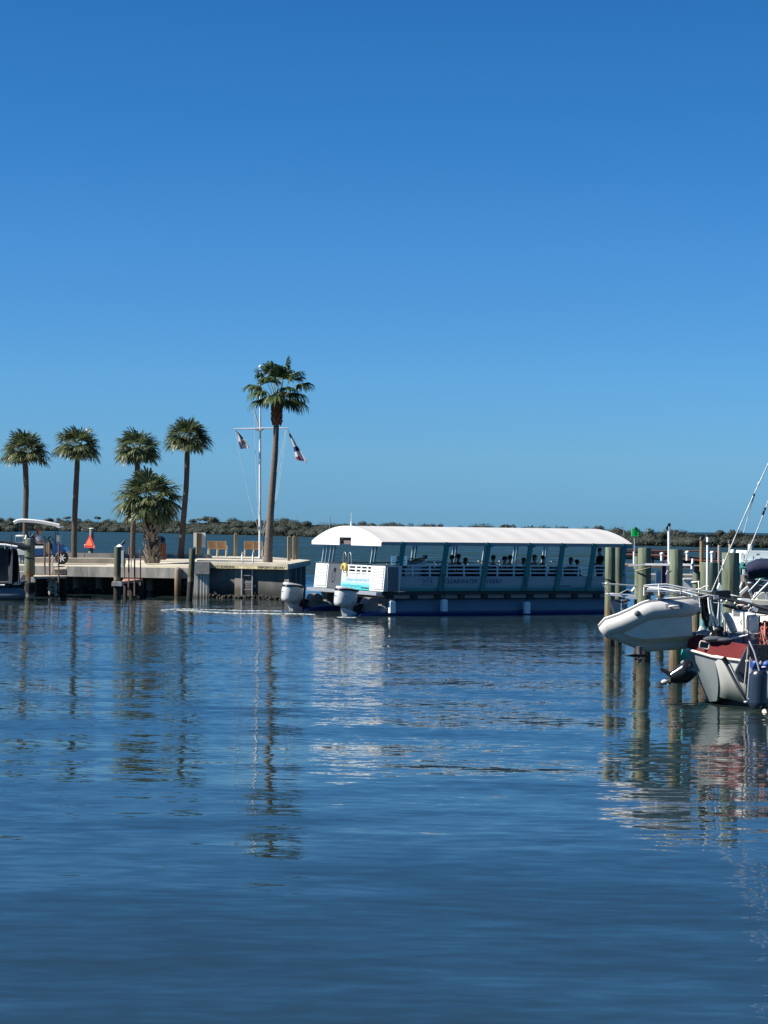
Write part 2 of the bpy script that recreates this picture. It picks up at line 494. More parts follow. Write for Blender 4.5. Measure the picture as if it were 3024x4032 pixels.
def dome(mb, c, rx, ry, rz, nq, s, mi=0, low=-0.25):
    for _ in range(nq):
        while True:
            d = V((rg.gauss(0, 1), rg.gauss(0, 1), rg.gauss(0, 1))).normalized()
            if d.z > low: break
        k = rg.uniform(.72, 1.06)
        p = c + V((d.x * rx * k, d.y * ry * k, d.z * rz * k))
        n = (d + V((rg.uniform(-.45, .45), rg.uniform(-.45, .45), rg.uniform(-.2, .6))))
        leafquad(mb, p, s * rg.uniform(.6, 1.3), n, mi)
mb = MB(); core = MB()
land_f = []; land_b = []
px = -650.0
while px < 3650:
    d = 27200.0 / (lerp(SHORE_PX, px) - (HOR + ROLL * (px - 1512)))
    top = P(px, lerp(SHORE_TOP, px), d + 6).z
    ppm = FPX / d
    step = rg.uniform(1.6, 2.8)
    for row in range(3):
        dd = d + 2.0 + row * 4 + rg.uniform(-1, 1)
        lf = 1 + .22 * mnoise.noise(V((px * .012, 3.3, 0))) + .10 * mnoise.noise(V((px * .045, 8.1, 0)))
        h = (top - .2) * lf * (1.08 if px < 560 else 1.07) * (.62, .84, 1.0)[row] * rg.choice((.78, .86, .93, 1.0, 1.06, 1.16))
        q = P(px + rg.uniform(-1, 1) * step * .5 * ppm, 2090, dd)
        r_ = rg.uniform(1.3, 3.1) * (d / 600) ** .5
        zc = max(.9, h - r_ * .75)
        dome(mb, V((q.x, q.y, zc)), r_ * 1.15, r_, r_ * .74, 210, .22 * (d / 600) ** .6)
        mb.sph((q.x, q.y + .2, zc), (r_ * .82, r_ * .7, r_ * .46), 9, 6)
        # lower skirt of foliage down to the water
        if row == 0:
            dome(mb, V((q.x, q.y - .4, zc * .45)), r_ * 1.2, r_ * .8, zc * .5, 60, .22 * (d / 600) ** .6, low=-.9)
    # dark boxes in place of the shade inside the wood
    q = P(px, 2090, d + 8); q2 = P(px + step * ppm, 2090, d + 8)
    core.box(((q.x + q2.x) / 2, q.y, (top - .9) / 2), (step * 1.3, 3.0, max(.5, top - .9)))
    px += step * ppm
tag(mb.build('mangrove_wood', LEAFM), 'dense dark green mangrove wood along the whole far shore', 'trees', kind='stuff')
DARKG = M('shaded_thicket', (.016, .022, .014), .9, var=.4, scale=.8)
tag(core.build('mangrove_shade_core', DARKG), 'dark boxes that stand in for the shade inside the far mangrove wood', 'shade_fill', kind='stuff')
lm = MB(); rows = [[], []]
for px in range(-700, 3701, 100):
    d = 27200.0 / (lerp(SHORE_PX, px) - (HOR + ROLL * (px - 1512)))
    rows[0].append(P(px, 2090, d - .5).xy.to_3d() + V((0, 0, -.05))); rows[1].append(P(px, 2090, d + 60).xy.to_3d() + V((0, 0, .5)))
lm.grid(rows)
tag(lm.build('far_shore', M('shore_mud', (.10, .095, .075), .9, var=.3, scale=.3)), kind='structure')

# pines standing out above the mangroves
PINEL = leafmat(bpy.data.materials.new('pine_needles'), (.035, .045, .035), (.055, .068, .05), (.085, .095, .065))
BARKF = M('pine_bark', (.11, .095, .08), .9, var=.3)
def pine(px, ytop, w_px, style, label, group='pines above the far mangroves'):
    d = 27200.0 / (lerp(SHORE_PX, px) - (HOR + ROLL * (px - 1512))) + 9
    top = P(px, ytop, d); base = V((top.x, top.y, .3)); r_ = w_px * 1.35 * d / FPX / 2
    t = thing('shore_pine', label, 'tree', base, group=group)
    H = top.z - .3
    tr = MB()
    lean = rg.uniform(-.4, .4)
    tr.tube([(0, 0, 0), (lean * .4, 0, H * .5), (lean, 0, H - .4)], [.16, .12, .05], 6)
    for k in range(4):
        a = rg.uniform(0, 6.28); z = H * rg.uniform(.62, .85)
        tr.tube([(lean * z / H, 0, z), (lean + math.cos(a) * r_ * .6, math.sin(a) * r_ * .6, z + .5)], [.06, .02], 5)
    tr.build('trunk', BARKF, t)
    cr = MB()
    if style == 'flat':
        for k in range(4):
            a = rg.uniform(0, 6.28); q = rg.uniform(0, .55) * r_
            dome(cr, V((lean + math.cos(a) * q, math.sin(a) * q, H - .55 - rg.uniform(0, .5))), r_ * .62, r_ * .6, .55, 40, .30, low=-.4)
    else:
        for k in range(5):
            a = rg.uniform(0, 6.28); q = rg.uniform(0, .4) * r_
            dome(cr, V((lean + math.cos(a) * q, math.sin(a) * q, H * (.98 - .13 * k) - .6)), r_ * (.5 + .12 * k), r_ * .6, .8, 34, .32, low=-.6)
    cr.build('crown', PINEL, t)
for px, y, w_, st, lb in [
    (41, 2038, 34, 'round', 'rounded bushy pine furthest left on the far shore, left of the golf cart roof'),
    (118, 2046, 30, 'round', 'low bushy pine showing just behind the golf cart roof on the far shore'),
    (194, 2040, 44, 'flat', 'thin flat topped pine above the front end of the golf cart roof'),
    (231, 2038, 22, 'round', 'slim upright pine between the golf cart roof and the second palm'),
    (266, 2032, 34, 'flat', 'umbrella shaped pine just left of the second palm trunk'),
    (312, 2038, 34, 'round', 'bushy pine just right of the second palm trunk on the far shore'),
    (345, 2043, 36, 'round', 'low wide pine directly above the orange triangle sign'),
    (386, 2033, 28, 'flat', 'tall pine with a small flat umbrella crown right of the orange sign'),
    (420, 2042, 26, 'round', 'small dark pine under the left fronds of the short fat palm'),
    (452, 2046, 34, 'round', 'grey green pine seen through the left fronds of the fat palm'),
    (632, 2038, 34, 'flat', 'flat crowned pine touching the right side of the fat palm trunk'),
    (664, 2044, 26, 'round', 'round headed pine between the fat palm and the leaning slim palm'),
    (690, 2056, 26, 'round', 'low round tree close left of the slim palm at the pier bend'),
    (788, 2040, 40, 'flat', 'small flat topped pine on the ridge above the white sign board'),
    (840, 2036, 34, 'flat', 'highest flat topped pine above the left wooden bench'),
    (1113, 2050, 50, 'round', 'rounded tree right of the tallest palm trunk on the far shore'),
    (1130, 2050, 30, 'flat', 'flat tuft tree between the tall palm and the ferry roof'),
    (1471, 2060, 30, 'flat', 'small flat pine showing over the stern part of the ferry roof'),
    (1620, 2062, 36, 'round', 'round tree top showing over the ferry roof left of its middle'),
    (1738, 2062, 32, 'round', 'dome shaped tree top showing over the middle of the ferry roof'),
    (1995, 2062, 40, 'flat', 'ragged flat tree top showing over the ferry roof right of its middle'),
    (2024, 2067, 34, 'round', 'dome tree top right beside the ragged one over the ferry roof'),
    (2104, 2070, 28, 'round', 'small tree top near the bow end of the ferry roof'),
    (2556, 2080, 46, 'round', 'broad tree right of the green day marker on the far shore'),
    (2892, 2085, 40, 'round', 'highest rounded tree behind the rope stays at right')]:
    pine(px, y, w_, st, lb)
# a lattice mast and small white notices on the far shore
p = P(1298, 2062, 640); q = P(1300, 2029, 640)
m_ = MB(); m_.tube([(p.x, p.y, .3), q], [.22, .1], 5)
for k in range(6):
    zz = .3 + (q.z - .3) * k / 6
    m_.box((p.x, p.y, zz), (.6 - .06 * k, .1, .06))
tag(m_.build('radio_mast', M('mast_grey', (.2, .22, .24), .6)), 'thin grey radio mast far off above the trees left of the ferry', 'mast')
for px, y, lb in ((323, 2085, 'tiny white notice board at the far waterline behind the second palm'), (838, 2099, 'tiny white notice board at the far waterline above the left bench')):
    d = 27200.0 / (lerp(SHORE_PX, px) - (HOR + ROLL * (px - 1512))) - 3
    p = P(px, y, d); m_ = MB()
    m_.tube([(p.x, p.y, -.3), (p.x, p.y, p.z + .3)], .07, 6); m_.box((p.x, p.y - .1, p.z), (.75, .06, .7))
    tag(m_.build('shore_notice', WHITE_D), lb, 'notice', 'white notices along the far shore')
# ------------------------------------------------------------------ the pier
ZR, ZH, ZK = 1.35, 1.65, 1.60
pier = thing('concrete_pier', 'long pale concrete pier with palms, benches and a flagpole on its end', 'pier', (0, 100, 0))
def lineX(px, Y):      # X of a picture column at a distance
    return P(px, 2200, Y).x
STREAK = M('streaked_concrete', (.31, .297, .262), .85, var=.42, scale=3.2, stretch=(1, 1, .22), bump=.012)
# left run: road slab and front beam
A = V((-30.0, 101.2, 0)); B = V((lineX(762, 97.2), 97.2, 0))
def front(t): return A.lerp(B, t)
mb = MB()
seg = 8
for i in range(seg):
    a, b = front(i / seg), front((i + 1) / seg)
    g = (b - a).normalized() * (.012 if i else 0)
    mb.prism([a + g + V((0, 0, .86)), b + V((0, 0, .86)), b + V((0, 0, ZR)), a + g + V((0, 0, ZR))], V((0, .55, 0)))
mb.build('front_beam', STREAK, pier, True)
mb = MB()
mb.prism([V((-30, 101.75, ZR - .004)), V((B.x, 97.75, ZR - .004)), V((B.x, 106.6, ZR - .004)), V((-30, 106.6, ZR - .004))], V((0, 0, -.3)))
mb.build('road_deck', CONC_L, pier, True)
mb = MB()
xk = lineX(560, 106.2)
mb.prism([V((-30, 106.2, ZK)), V((xk, 106.2, ZK)), V((xk, 110.4, ZK)), V((-30, 110.4, ZK))], V((0, 0, -.5)))
mb.build('raised_walk', M('weathered_concrete', (.29, .262, .225), .85, var=.3, scale=1.5, bump=.01), pier, True)
mb = MB()
xp = lineX(835, 110)
nb = 9
for i in range(nb):
    x0 = -30 + (xp + 30) * i / nb; x1 = -30 + (xp + 30) * (i + 1) / nb - .03
    mb.box(((x0 + x1) / 2, 110.2, 1.59), (x1 - x0, .3, .49))
mb.build('parapet', CONC, pier, True)
mb = MB()
mb.box((-20, 104.5, -.2), (20, 4.0, 2.3)); mb.build('rear_wall', CONC_D, pier, True)
# apron rising to the pier head
mb = MB()
rows = []
FL, FR = V((lineX(556, 98.8), 98.8, ZR + .03)), V((lineX(800, 97.4), 97.4, 1.52))
BL, BR = V((lineX(470, 110), 110.0, 1.62)), V((lineX(860, 110), 111.0, ZH - .005))
for i in range(7):
    t = i / 6; rows.append([FL.lerp(FR, u / 8).lerp(BL.lerp(BR, u / 8), t) for u in range(9)])
mb.shell(rows, -.28)
mb.build('apron', CONC_L, pier, True)
# head
def hp(px, py, z): return PZ(px, py, z)
HF = [hp(822, 2216, ZH), hp(1133, 2222, ZH), hp(1223, 2205.5, ZH), hp(1070, 2193.5, ZH), hp(905, 2190, ZH), V((lineX(800, 117), 117, ZH)), V((lineX(775, 110), 110, ZH)), V((lineX(775, 97), 97, ZH))]
mb = MB(); mb.prism(HF, V((0, 0, -.12))); mb.build('head_deck', CONC_L, pier, True)
# fascia below the deck edge, set 3 mm in
YB = M('yellowed_concrete', (.54, .46, .27), .8, var=.4, scale=5, bump=.006)
mb = MB()
f0, f1, f2 = HF[0], HF[1], HF[2]
mb.prism([f0 + V((0, .004, -.12)), f1 + V((-.004, .004, -.12)), f1 + V((-.004, .004, -.245)), f0 + V((0, .004, -.245))], V((0.1, .35, 0)))
mb.build('fascia', YB, pier, True)
mb = MB()
mb.prism([f0 + V((0, .0, -.0)), f1 + V((0, 0, 0)), f1 + V((0, 0, .035)), f0 + V((0, 0, .035))], V((.03, .12, 0)))
mb.build('edge_kerb', CONC_L, pier, True)
mb = MB()
mb.prism([f1 + V((.0, .36, -.122)), f2 + V((0, 0, -.122)), f2 + V((0, 0, -.26)), f1 + V((0, .36, -.26))], V((-.3, .0, 0)))
mb.build('side_fascia', CONC, pier, True)
# walls under the head
mb = MB()
w0, w1, w2 = f0 + V((.1, .50, 0)), f1 + V((-.25, .50, 0)), f2 + V((-.25, -.2, 0))
def wall(a, b, z0, z1, th):
    mb.prism([V((a.x, a.y, z0)), V((b.x, b.y, z0)), V((b.x, b.y, z1)), V((a.x, a.y, z1))], th)
wall(w0 + V((-.75, .05, 0)), w1, -1, ZH - .25, V((.1, .6, 0))); wall(w1 + V((0, .61, 0)), w2, -1, ZH - .25, V((-.6, 0, 0)))
mb.build('head_wall', zramp('stained_sea_wall', [(0, (.02, .022, .02)), (.22, (.04, .042, .036)), (.36, (.075, .075, .068)), (.6, (.135, .135, .125)), (1, (.165, .16, .145))], 0, 1.5, var=.25, noise_scale=2.5, stretch=(1, 1, .5), wob=.1, bump=.02), pier, True)
PIL = zramp('stained_pilaster', [(0, (.05, .045, .035)), (.3, (.09, .075, .055)), (.42, (.2, .18, .15)), (1, (.28, .26, .23))], 0, 1.5, var=.2, noise_scale=3)
for px0, px1 in ((925, 958), (1120, 1138)):
    mb = MB()
    a = P(px0, 2300, w0.y - .02 + (w1.y - w0.y) * (px0 - 824) / 310); b = P(px1, 2300, w0.y - .02 + (w1.y - w0.y) * (px1 - 824) / 310)
    mb.prism([V((a.x, a.y, -1)), V((b.x, b.y, -1)), V((b.x, b.y, ZH - .26)), V((a.x, a.y, ZH - .26))], V((0, -.18, 0)))
    mb.build('pilaster', PIL, pier, True)
for k in range(4):
    mb = MB()
    t = .15 + k * .22; c = w1.lerp(w2, t) + V((.0, .4, .55))
    mb.box((c.x + .08, c.y, .55), (.22, .5, 1.6))
    mb.build('buttress', CONC_D, pier, True)
# square block and white sheet piling where the run meets the head
d0 = f0.y - .35
a, b = P(762, 2236, d0), P(824, 2236, d0)
mb = MB(); mb.box(((a.x + b.x) / 2, d0 + .42, 1.41), (b.x - a.x, .84, .58)); mb.build('end_block', CONC, pier, True)
SHEET = zramp('vinyl_sheet_pile', [(0, (.12, .11, .08)), (.12, (.3, .27, .2)), (.3, (.62, .60, .53)), (1, (.66, .65, .60))], -.1, 1.1, var=.15, noise_scale=8, wob=.05)
mb = MB()
rows = [[], []]
for i in range(17):
    t = i / 16; x = P(778 + (824 - 778) * t, 2300, d0 + .3).x; yy = d0 + .22 + (.10 if (i // 2) % 2 else 0)
    rows[0].append(V((x, yy, -.8))); rows[1].append(V((x, yy, 1.1)))
mb.shell(rows, .02, sm=False)
rows = [[], []]
for i in range(15):
    t = i / 14; x = P(752 + 28 * t, 2300, d0 + .6).x; yy = d0 + .45 + (.12 if (i // 2) % 2 else 0)
    rows[0].append(V((x, yy, -.8))); rows[1].append(V((x, yy, 1.12)))
mb.shell(rows, .02, sm=False)
mb.build('sheet_piling', SHEET, pier, True)
# timber piles that carry the run
PB = zramp('brown_pile', [(0, (.05, .035, .02)), (.3, (.14, .085, .05)), (.7, (.2, .16, .12)), (1, (.24, .21, .17))], 0, 1.4, var=.25)
for px, r_ in ((700, .16), (390, .17), (300, .17), (590, .17), (180, .17)):
    yy = 97.0 + (762 - px) * .0041 + (0 if px == 700 else 1.2)
    x = P(px, 2300, yy).x
    mb = MB(); mb.lathe([(r_, -1), (r_, .4), (r_ * .98, 1.26), (r_ * .7, 1.36), (0, 1.4)] if px == 700 else [(r_, -1), (r_, .86)], (x, yy, 0), 14, wob=.03)
    mb.build('pile', PB if px == 700 else CONC_D, pier, True)
# lettering on the fascia and the wall
LETT = M('faded_stencil', (.06, .052, .025), .8, var=.4, scale=12, contrast=.8)
xd = (f1 - f0).normalized()
def on_fascia(s, px0, px1, size, off=.0):
    t0 = (P(px0, 2225, f0.y).x - f0.x) / (f1.x - f0.x); t1 = (P(px1, 2225, f0.y).x - f0.x) / (f1.x - f0.x)
    o_ = f0.lerp(f1, t0) + V((0, -.002, -.215)) + V((xd.y, -xd.x, 0)) * .004
    text_obj(s, 'lettering', LETT, o_, xd, (0, 0, 1), size, pier, .004, width=(f1 - f0).length * (t1 - t0))
on_fascia('NO BOARDING', 849, 926, .155)
on_fascia('EMERGENCY USE ONLY', 1019, 1129, .155)
o_ = w0.lerp(w1, .735) + V((0, -.008, 1.10)); xw = (w1 - w0).normalized()
text_obj('CAUTION', 'lettering', M('wall_stencil', (.015, .015, .015), .8), o_, xw, (0, 0, 1), .14, pier, .004, width=.50)

# ladder
lad = thing('swim_ladder', 'silver grab-rail ladder hanging down the sea wall between the stencilled words', 'ladder', P(973, 2366, f0.y - .5).xy.to_3d())
dl = f0.y - .55
for px in (952, 994):
    x = P(px, 2300, dl).x; mb = MB()
    mb.tube([(x, dl, -.6), (x, dl, 1.45), (x + .02, dl + .02, 1.75), (x - .01, dl + .12, 1.98), (x - .01, dl + .3, 2.16), (x, dl + .42, 2.1)], .036, 8)
    mb.build('rail', ALU_P, lad, True)
xa, xb = P(952, 2300, dl).x, P(994, 2300, dl).x
for z in (.1, .42, .75, 1.08, 1.4):
    mb = MB(); mb.tube([(xa, dl, z), (xb, dl, z)], .022, 6); mb.build('rung', ALU_P, lad, True)

# oyster rubble along the foot of the pier
OYS = leafmat(bpy.data.materials.new('oyster_shell_rock'), (.02, .02, .018), (.035, .033, .028), (.085, .08, .07), .9, 0)
mb = MB(); rg = random.Random(5)
def rock(c, s):
    ico = [V((rg.uniform(-1, 1), rg.uniform(-1, 1), rg.uniform(-1, 1))).normalized() * s * rg.uniform(.6, 1.1) for _ in range(6)]
    x, y, z = V((s, 0, 0)), V((0, s, 0)), V((0, 0, s * .8))
    j = lambda: V((rg.uniform(-.3, .3), rg.uniform(-.3, .3), rg.uniform(-.3, .3))) * s
    pts = [c + x + j(), c - x + j(), c + y + j(), c - y + j(), c + z + j(), c - z + j()]
    mb.add(pts, [[0, 2, 4], [2, 1, 4], [1, 3, 4], [3, 0, 4], [2, 0, 5], [1, 2, 5], [3, 1, 5], [0, 3, 5]])
for i in range(420):
    t = rg.random()
    c = w0.lerp(w1, t) + V((0, -.05 - rg.random() * .5, rg.uniform(-.05, .22) * rg.random()))
    c.z = rg.uniform(-.06, .13); rock(c, rg.uniform(.05, .12))
for i in range(620):
    t = rg.random(); c = front(.25 + .75 * t) + V((0, 1.0 + rg.random() * 1.2, 0)); c.z = rg.uniform(-.05, .22); rock(c, rg.uniform(.06, .17))
tag(mb.build('oyster_rubble', OYS), 'grey oyster covered rubble at the waterline under the pier', 'rubble', kind='stuff')
# rubble bank behind the piles
mb = MB(); rows = []
for i in range(5):
    rows.append([V((-30 + k * 1.3, front(.0).lerp(B, k / 17).y + 1.6 + i * .4 + rg.uniform(-.2, .2), -.3 + i * .16 + rg.uniform(0, .1))) for k in range(17)])
mb.grid(rows, sm=False)
tag(mb.build('mud_bank', CONC_D), kind='structure')

# ------------------------------------------------------------------ furniture on the pier
BW = M('varnished_slats', (.50, .26, .095), .55, var=.18, scale=8, stretch=(.3, 1, 1))
BF = M('cream_bench_frame', (.55, .46, .31), .6, var=.1)
def bench(px, py, lab):
    o = PZ(px, py, ZH); t = thing('park_bench', lab, 'bench', (o.x, o.y, ZH), R(-3), group='slatted benches on the pier head')
    w_ = 1.02
    for s in (-1, 0, 1):
        mb = MB()
        x = s * w_ * .5
        mb.prism([V((x - .025, -.34, 0)), V((x - .025, -.26, 0)), V((x - .025, -.13, .40)), V((x - .025, -.25, .90)), V((x - .025, -.33, .90)), V((x - .025, -.21, .40))], V((.05, 0, 0)))
        mb.build('rear_leg', BF, t)
        mb = MB(); mb.prism([V((x - .025, .26, 0)), V((x - .025, .34, 0)), V((x - .025, .30, .42)), V((x - .025, -.15, .42)), V((x - .025, -.15, .36)), V((x - .025, .22, .36))], V((.05, 0, 0)))
        mb.build('front_leg', BF, t)
        if s:
            mb = MB(); mb.beam((x, -.22, .62), (x, .30, .62), .05, .035); mb.beam((x, .28, .40), (x, .28, .60), .04, .04); mb.build('armrest', BF, t)
    for side in (-1, 1):
        mb = MB()
        for k in range(5):
            z = .50 + k * .085; y = -.165 - (z - .40) * .24 + .015
            mb.box((side * w_ * .25, y, z), (w_ * .5 - .07, .028, .068), Matrix.Rotation(R(13), 3, 'X'))
        mb.build('backrest', BW, t)
        mb = MB()
        for k in range(5): mb.box((side * w_ * .25, -.10 + k * .09, .437), (w_ * .5 - .07, .07, .03))
        mb.build('seat', BW, t)
    return t
bench(856, 2192, 'brown slatted bench left on the pier head, between sign and post')
bench(999, 2192, 'brown slatted bench right on the pier head, partly behind the flagpole and tall palm')

def post(px, pyb, pyt, wpx, z, mat_, lab, name='wooden_post', grp='timber posts on the pier head', cap=True):
    o = PZ(px, pyb, z); top = P(px, pyt, o.y); s = wpx * o.y / FPX
    mb = MB(); H = top.z - z
    mb.box((0, 0, H / 2), (s, s, H), Matrix.Rotation(R(12), 3, 'Z'))
    if cap: mb.box((0, 0, H + .02), (s * .8, s * .8, .04), Matrix.Rotation(R(12), 3, 'Z'), taper=.5)
    ob = mb.build(name, mat_); ob.location = (o.x, o.y, z)
    return tag(ob, lab, 'post', grp)
POSTM = M('sunned_timber', (.30, .215, .11), .8, var=.25, scale=6, stretch=(1, 1, .15), bump=.008)
post(927, 2191, 2101, 11, ZH, POSTM, 'square tan post standing between the two benches')
post(1050, 2194, 2106, 12, ZH, M('pinkish_post', (.5, .36, .26), .8, var=.15), 'pale pinkish post half hidden by the tall palm trunk')
post(1137, 2208, 2113, 11, ZH, POSTM, 'lone brown post right of the tall palm on the pier head')
post(1157, 2204, 2112, 9, ZH, POSTM, 'left one of the close pair of brown posts at the pier corner')
post(1168, 2202, 2112, 9, ZH, POSTM, 'right one of the close pair of brown posts at the pier corner')

# sign board seen from behind
o = PZ(782, 2196, 1.63)
t = thing('notice_sign', 'blank white sign board on a timber post, left of the benches', 'sign', (o.x, o.y, 1.62))
H = P(782, 2099, o.y).z - 1.62; k = o.y / FPX
mb = MB(); mb.box((0, 0, H / 2), (20 * k, 20 * k, H), Matrix.Rotation(R(10), 3, 'Z')); mb.build('post', POSTM, t)
zb = P(782, 2126, o.y).z - 1.62
mb = MB(); mb.box((.02, .16, zb), (47 * k, .02, 57 * k)); mb.build('board', WHITE, t)

# litter bin
o = PZ(628, 2203, 1.63)
t = thing('litter_bin', 'round slatted red-brown litter bin with black dome lid behind the fat palm', 'bin', (o.x, o.y, 1.6))
mb = MB()
for i in range(18):
    a = 2 * math.pi * i / 18
    mb.box((.32 * math.cos(a), .32 * math.sin(a), .45), (.035, .09, .86), Matrix.Rotation(a, 3, 'Z'))
mb.build('slats', WOODR, t)
mb = MB(); mb.lathe([(.29, .03), (.29, .86)], n=18); mb.build('liner', BLACK, t)
mb = MB(); mb.lathe([(.34, .86), (.34, .93), (.31, 1.08), (.22, 1.19), (.08, 1.25), (0, 1.26)], n=18); mb.build('lid', BLACKG, t)

# flagpole with yard and gaff
o = PZ(1023, 2198, ZH); df = o.y
fp = thing('flagpole', 'tall white nautical flagpole with crossed yard and gaff beside the tall palm', 'flagpole', (o.x, o.y, ZH))
FPW = M('white_painted_pole', (.62, .63, .63), .35, var=.05)
mb = MB(); tp = P(1025, 1452, df)
mb.tube([o, o.lerp(tp, .55), tp], [.072, .062, .034], 12); mb.build('mast', FPW, fp, True)
mb = MB(); mb.lathe([(.16, 0), (.16, .03), (.1, .06), (.1, .12)], o, 12); mb.build('base_plate', ALU_P, fp, True)
mb = MB(); mb.sph(P(1025, 1443, df), .085, 12, 8); mb.build('ball', WHITE, fp, True)
mb = MB(); mb.tube([P(921, 1689, df - .12), P(1023, 1687, df - .12), P(1132, 1686, df - .12)], [.03, .045, .03], 8); mb.build('yard', FPW, fp, True)
mb = MB(); mb.tube([P(1021, 1693, df + .1), P(999, 1602, df + .1)], [.045, .03], 8); mb.build('gaff', M('grey_spar', (.30, .32, .34), .5), fp, True)
mb = MB(); mb.tube([P(1008, 1690, df - .1), P(1024, 1697, df - .13), P(1036, 1688, df - .1)], .06, 8); mb.build('bracket', ALU_P, fp, True)
for pts in ([(926, 1692), (943, 1790), (985, 1980), (1016, 2080)], [(1001, 1606), (1004, 1760), (1018, 2090)],
            [(1129, 1690), (1115, 1770), (1078, 2000), (1032, 2100)], [(1126, 1690), (1106, 1780), (1070, 1960), (1030, 2100)], [(1128, 1690), (1122, 1770), (1090, 1960), (1034, 2110)]):
    mb = MB(); mb.tube([P(x, y, df - .14) for x, y in pts], .009, 5, caps=False); mb.build('halyard', M('halyard_line', (.66, .68, .68), .8), fp, True)
mb = MB(); mb.box(P(1020, 2080, df - .12), (.08, .08, .2)); mb.build('cleat', ALU_P, fp, True)

# flags hanging in folds
def flag(outline_l, outline_r, cols, lab, nn=10):
    """left and right edges as pixel polylines from top to bottom; colours by position"""
    m = MB(); rows = []
    for i in range(nn + 1):
        t = i / nn * (len(outline_l) - 1); a = int(min(t, len(outline_l) - 2)); u = t - a
        l0, l1 = outline_l[a], outline_l[a + 1]; r0, r1 = outline_r[a], outline_r[a + 1]
        L_ = (l0[0] + (l1[0] - l0[0]) * u, l0[1] + (l1[1] - l0[1]) * u); R_ = (r0[0] + (r1[0] - r0[0]) * u, r0[1] + (r1[1] - r0[1]) * u)
        row = []
        for j in range(9):
            v = j / 8; row.append(P(L_[0] + (R_[0] - L_[0]) * v, L_[1] + (R_[1] - L_[1]) * v, df - .16 + .07 * math.sin(v * 9 + i * .3)))
        rows.append(row)
    for i in range(nn):
        for j in range(8):
            m.add([rows[i][j], rows[i][j + 1], rows[i + 1][j + 1], rows[i + 1][j]], [[0, 1, 2, 3]], cols(i / nn, j / 7), True)
    FW = M('flag_white', (.62, .60, .62), .8, var=.1, trans=.3); FR_ = M('flag_red', (.28, .03, .05), .8, trans=.2); FN = M('flag_navy', (.02, .022, .07), .8, trans=.2); FT = M('flag_tan', (.35, .26, .22), .8, trans=.2)
    ob = m.build('flag', [FW, FR_, FN, FT]); return tag(ob, lab, 'flag', 'flags hanging from the yard')
flag([(925, 1694), (936, 1718), (940, 1745), (947, 1768)], [(929, 1694), (950, 1715), (968, 1738), (983, 1764)],
     lambda t, v: 2 if (t < .45 and v > .6) or (t > .5 and v < .15) else (3 if .5 < t < .8 and v > .3 else 0), 'small furled white and tan flag hanging under the left end of the yard')
flag([(1131, 1692), (1142, 1725), (1155, 1760), (1163, 1800), (1170, 1812), (1200, 1816)], [(1134, 1692), (1152, 1722), (1172, 1757), (1192, 1790), (1206, 1812), (1210, 1826)],
     lambda t, v: 2 if t > .9 or (.02 < t < .15) or (.34 < t < .44) else (1 if (.5 < t < .82 and v < .5) else 0), 'long furled white, dark red and navy flag under the right end of the yard')
# ------------------------------------------------------------------ palms
def palmleaf(name, c1, c2, c3, rough):
    return leafmat(bpy.data.materials.new(name), c1, c2, c3, rough, .3)
SABAL = palmleaf('cabbage_palm_leaf', (.035, .056, .022), (.080, .108, .042), (.21, .225, .12), .38)
WASH = palmleaf('fan_palm_leaf', (.018, .038, .018), (.050, .088, .032), (.14, .19, .065), .42)
PETI = M('palm_petiole', (.16, .17, .07), .6, var=.2)
BARK = M('palm_bark', (.075, .058, .048), .9, var=.4, scale=9, stretch=(1, 1, 1.8), bump=.02)
BARKT = M('fan_palm_bark', (.13, .11, .09), .9, var=.3, scale=7, stretch=(1, 1, 2.4), bump=.02)
BOOT = M('palm_boots', (.24, .20, .155), .9, var=.45, scale=6, bump=.02)
SKIRT = M('palm_leaf_bases', (.20, .09, .05), .9, var=.4, scale=8, bump=.02)
rg = random.Random(21)
def fan(mb, hub, d, up, R_, n, spread, fold, droop, width=.045, keep=1.0):
    """one fan leaf: n leaflets spread round direction d, folded along the midrib and drooping at the tips"""
    d = d.normalized(); side = d.cross(up)
    side = side.normalized() if side.length > 1e-6 else V((1, 0, 0)); nrm = side.cross(d).normalized()
    for i in range(n):
        u = (i + .5) / n * 2 - 1
        a = u * spread
        l = R_ * (1 - .38 * abs(u) ** 1.6) * rg.uniform(.88, 1.06)
        dirv = (d * math.cos(a) + side * math.sin(a)).normalized()
        dirv = (dirv + nrm * (-fold * abs(u)) + V((rg.uniform(-.05, .05), rg.uniform(-.05, .05), rg.uniform(-.05, .05)))).normalized()
        wv = dirv.cross(nrm).normalized() * width * l
        p0 = hub; p1 = hub + dirv * l * .55 + nrm * .02
        dr = droop * rg.uniform(.5, 1.4)
        p2 = hub + (dirv * l * .82) + V((0, 0, -dr * l * .16))
        p3 = hub + (dirv * (l * (1 - dr * .12))) + V((0, 0, -dr * l * .42))
        tw = nrm * width * l * rg.uniform(-.5, .5)
        mb.add([p0, p1 - wv + tw, p1 + wv - tw, p2 - wv * .7, p2 + wv * .7, p3], [[0, 1, 2], [1, 3, 4, 2], [3, 5, 4]])
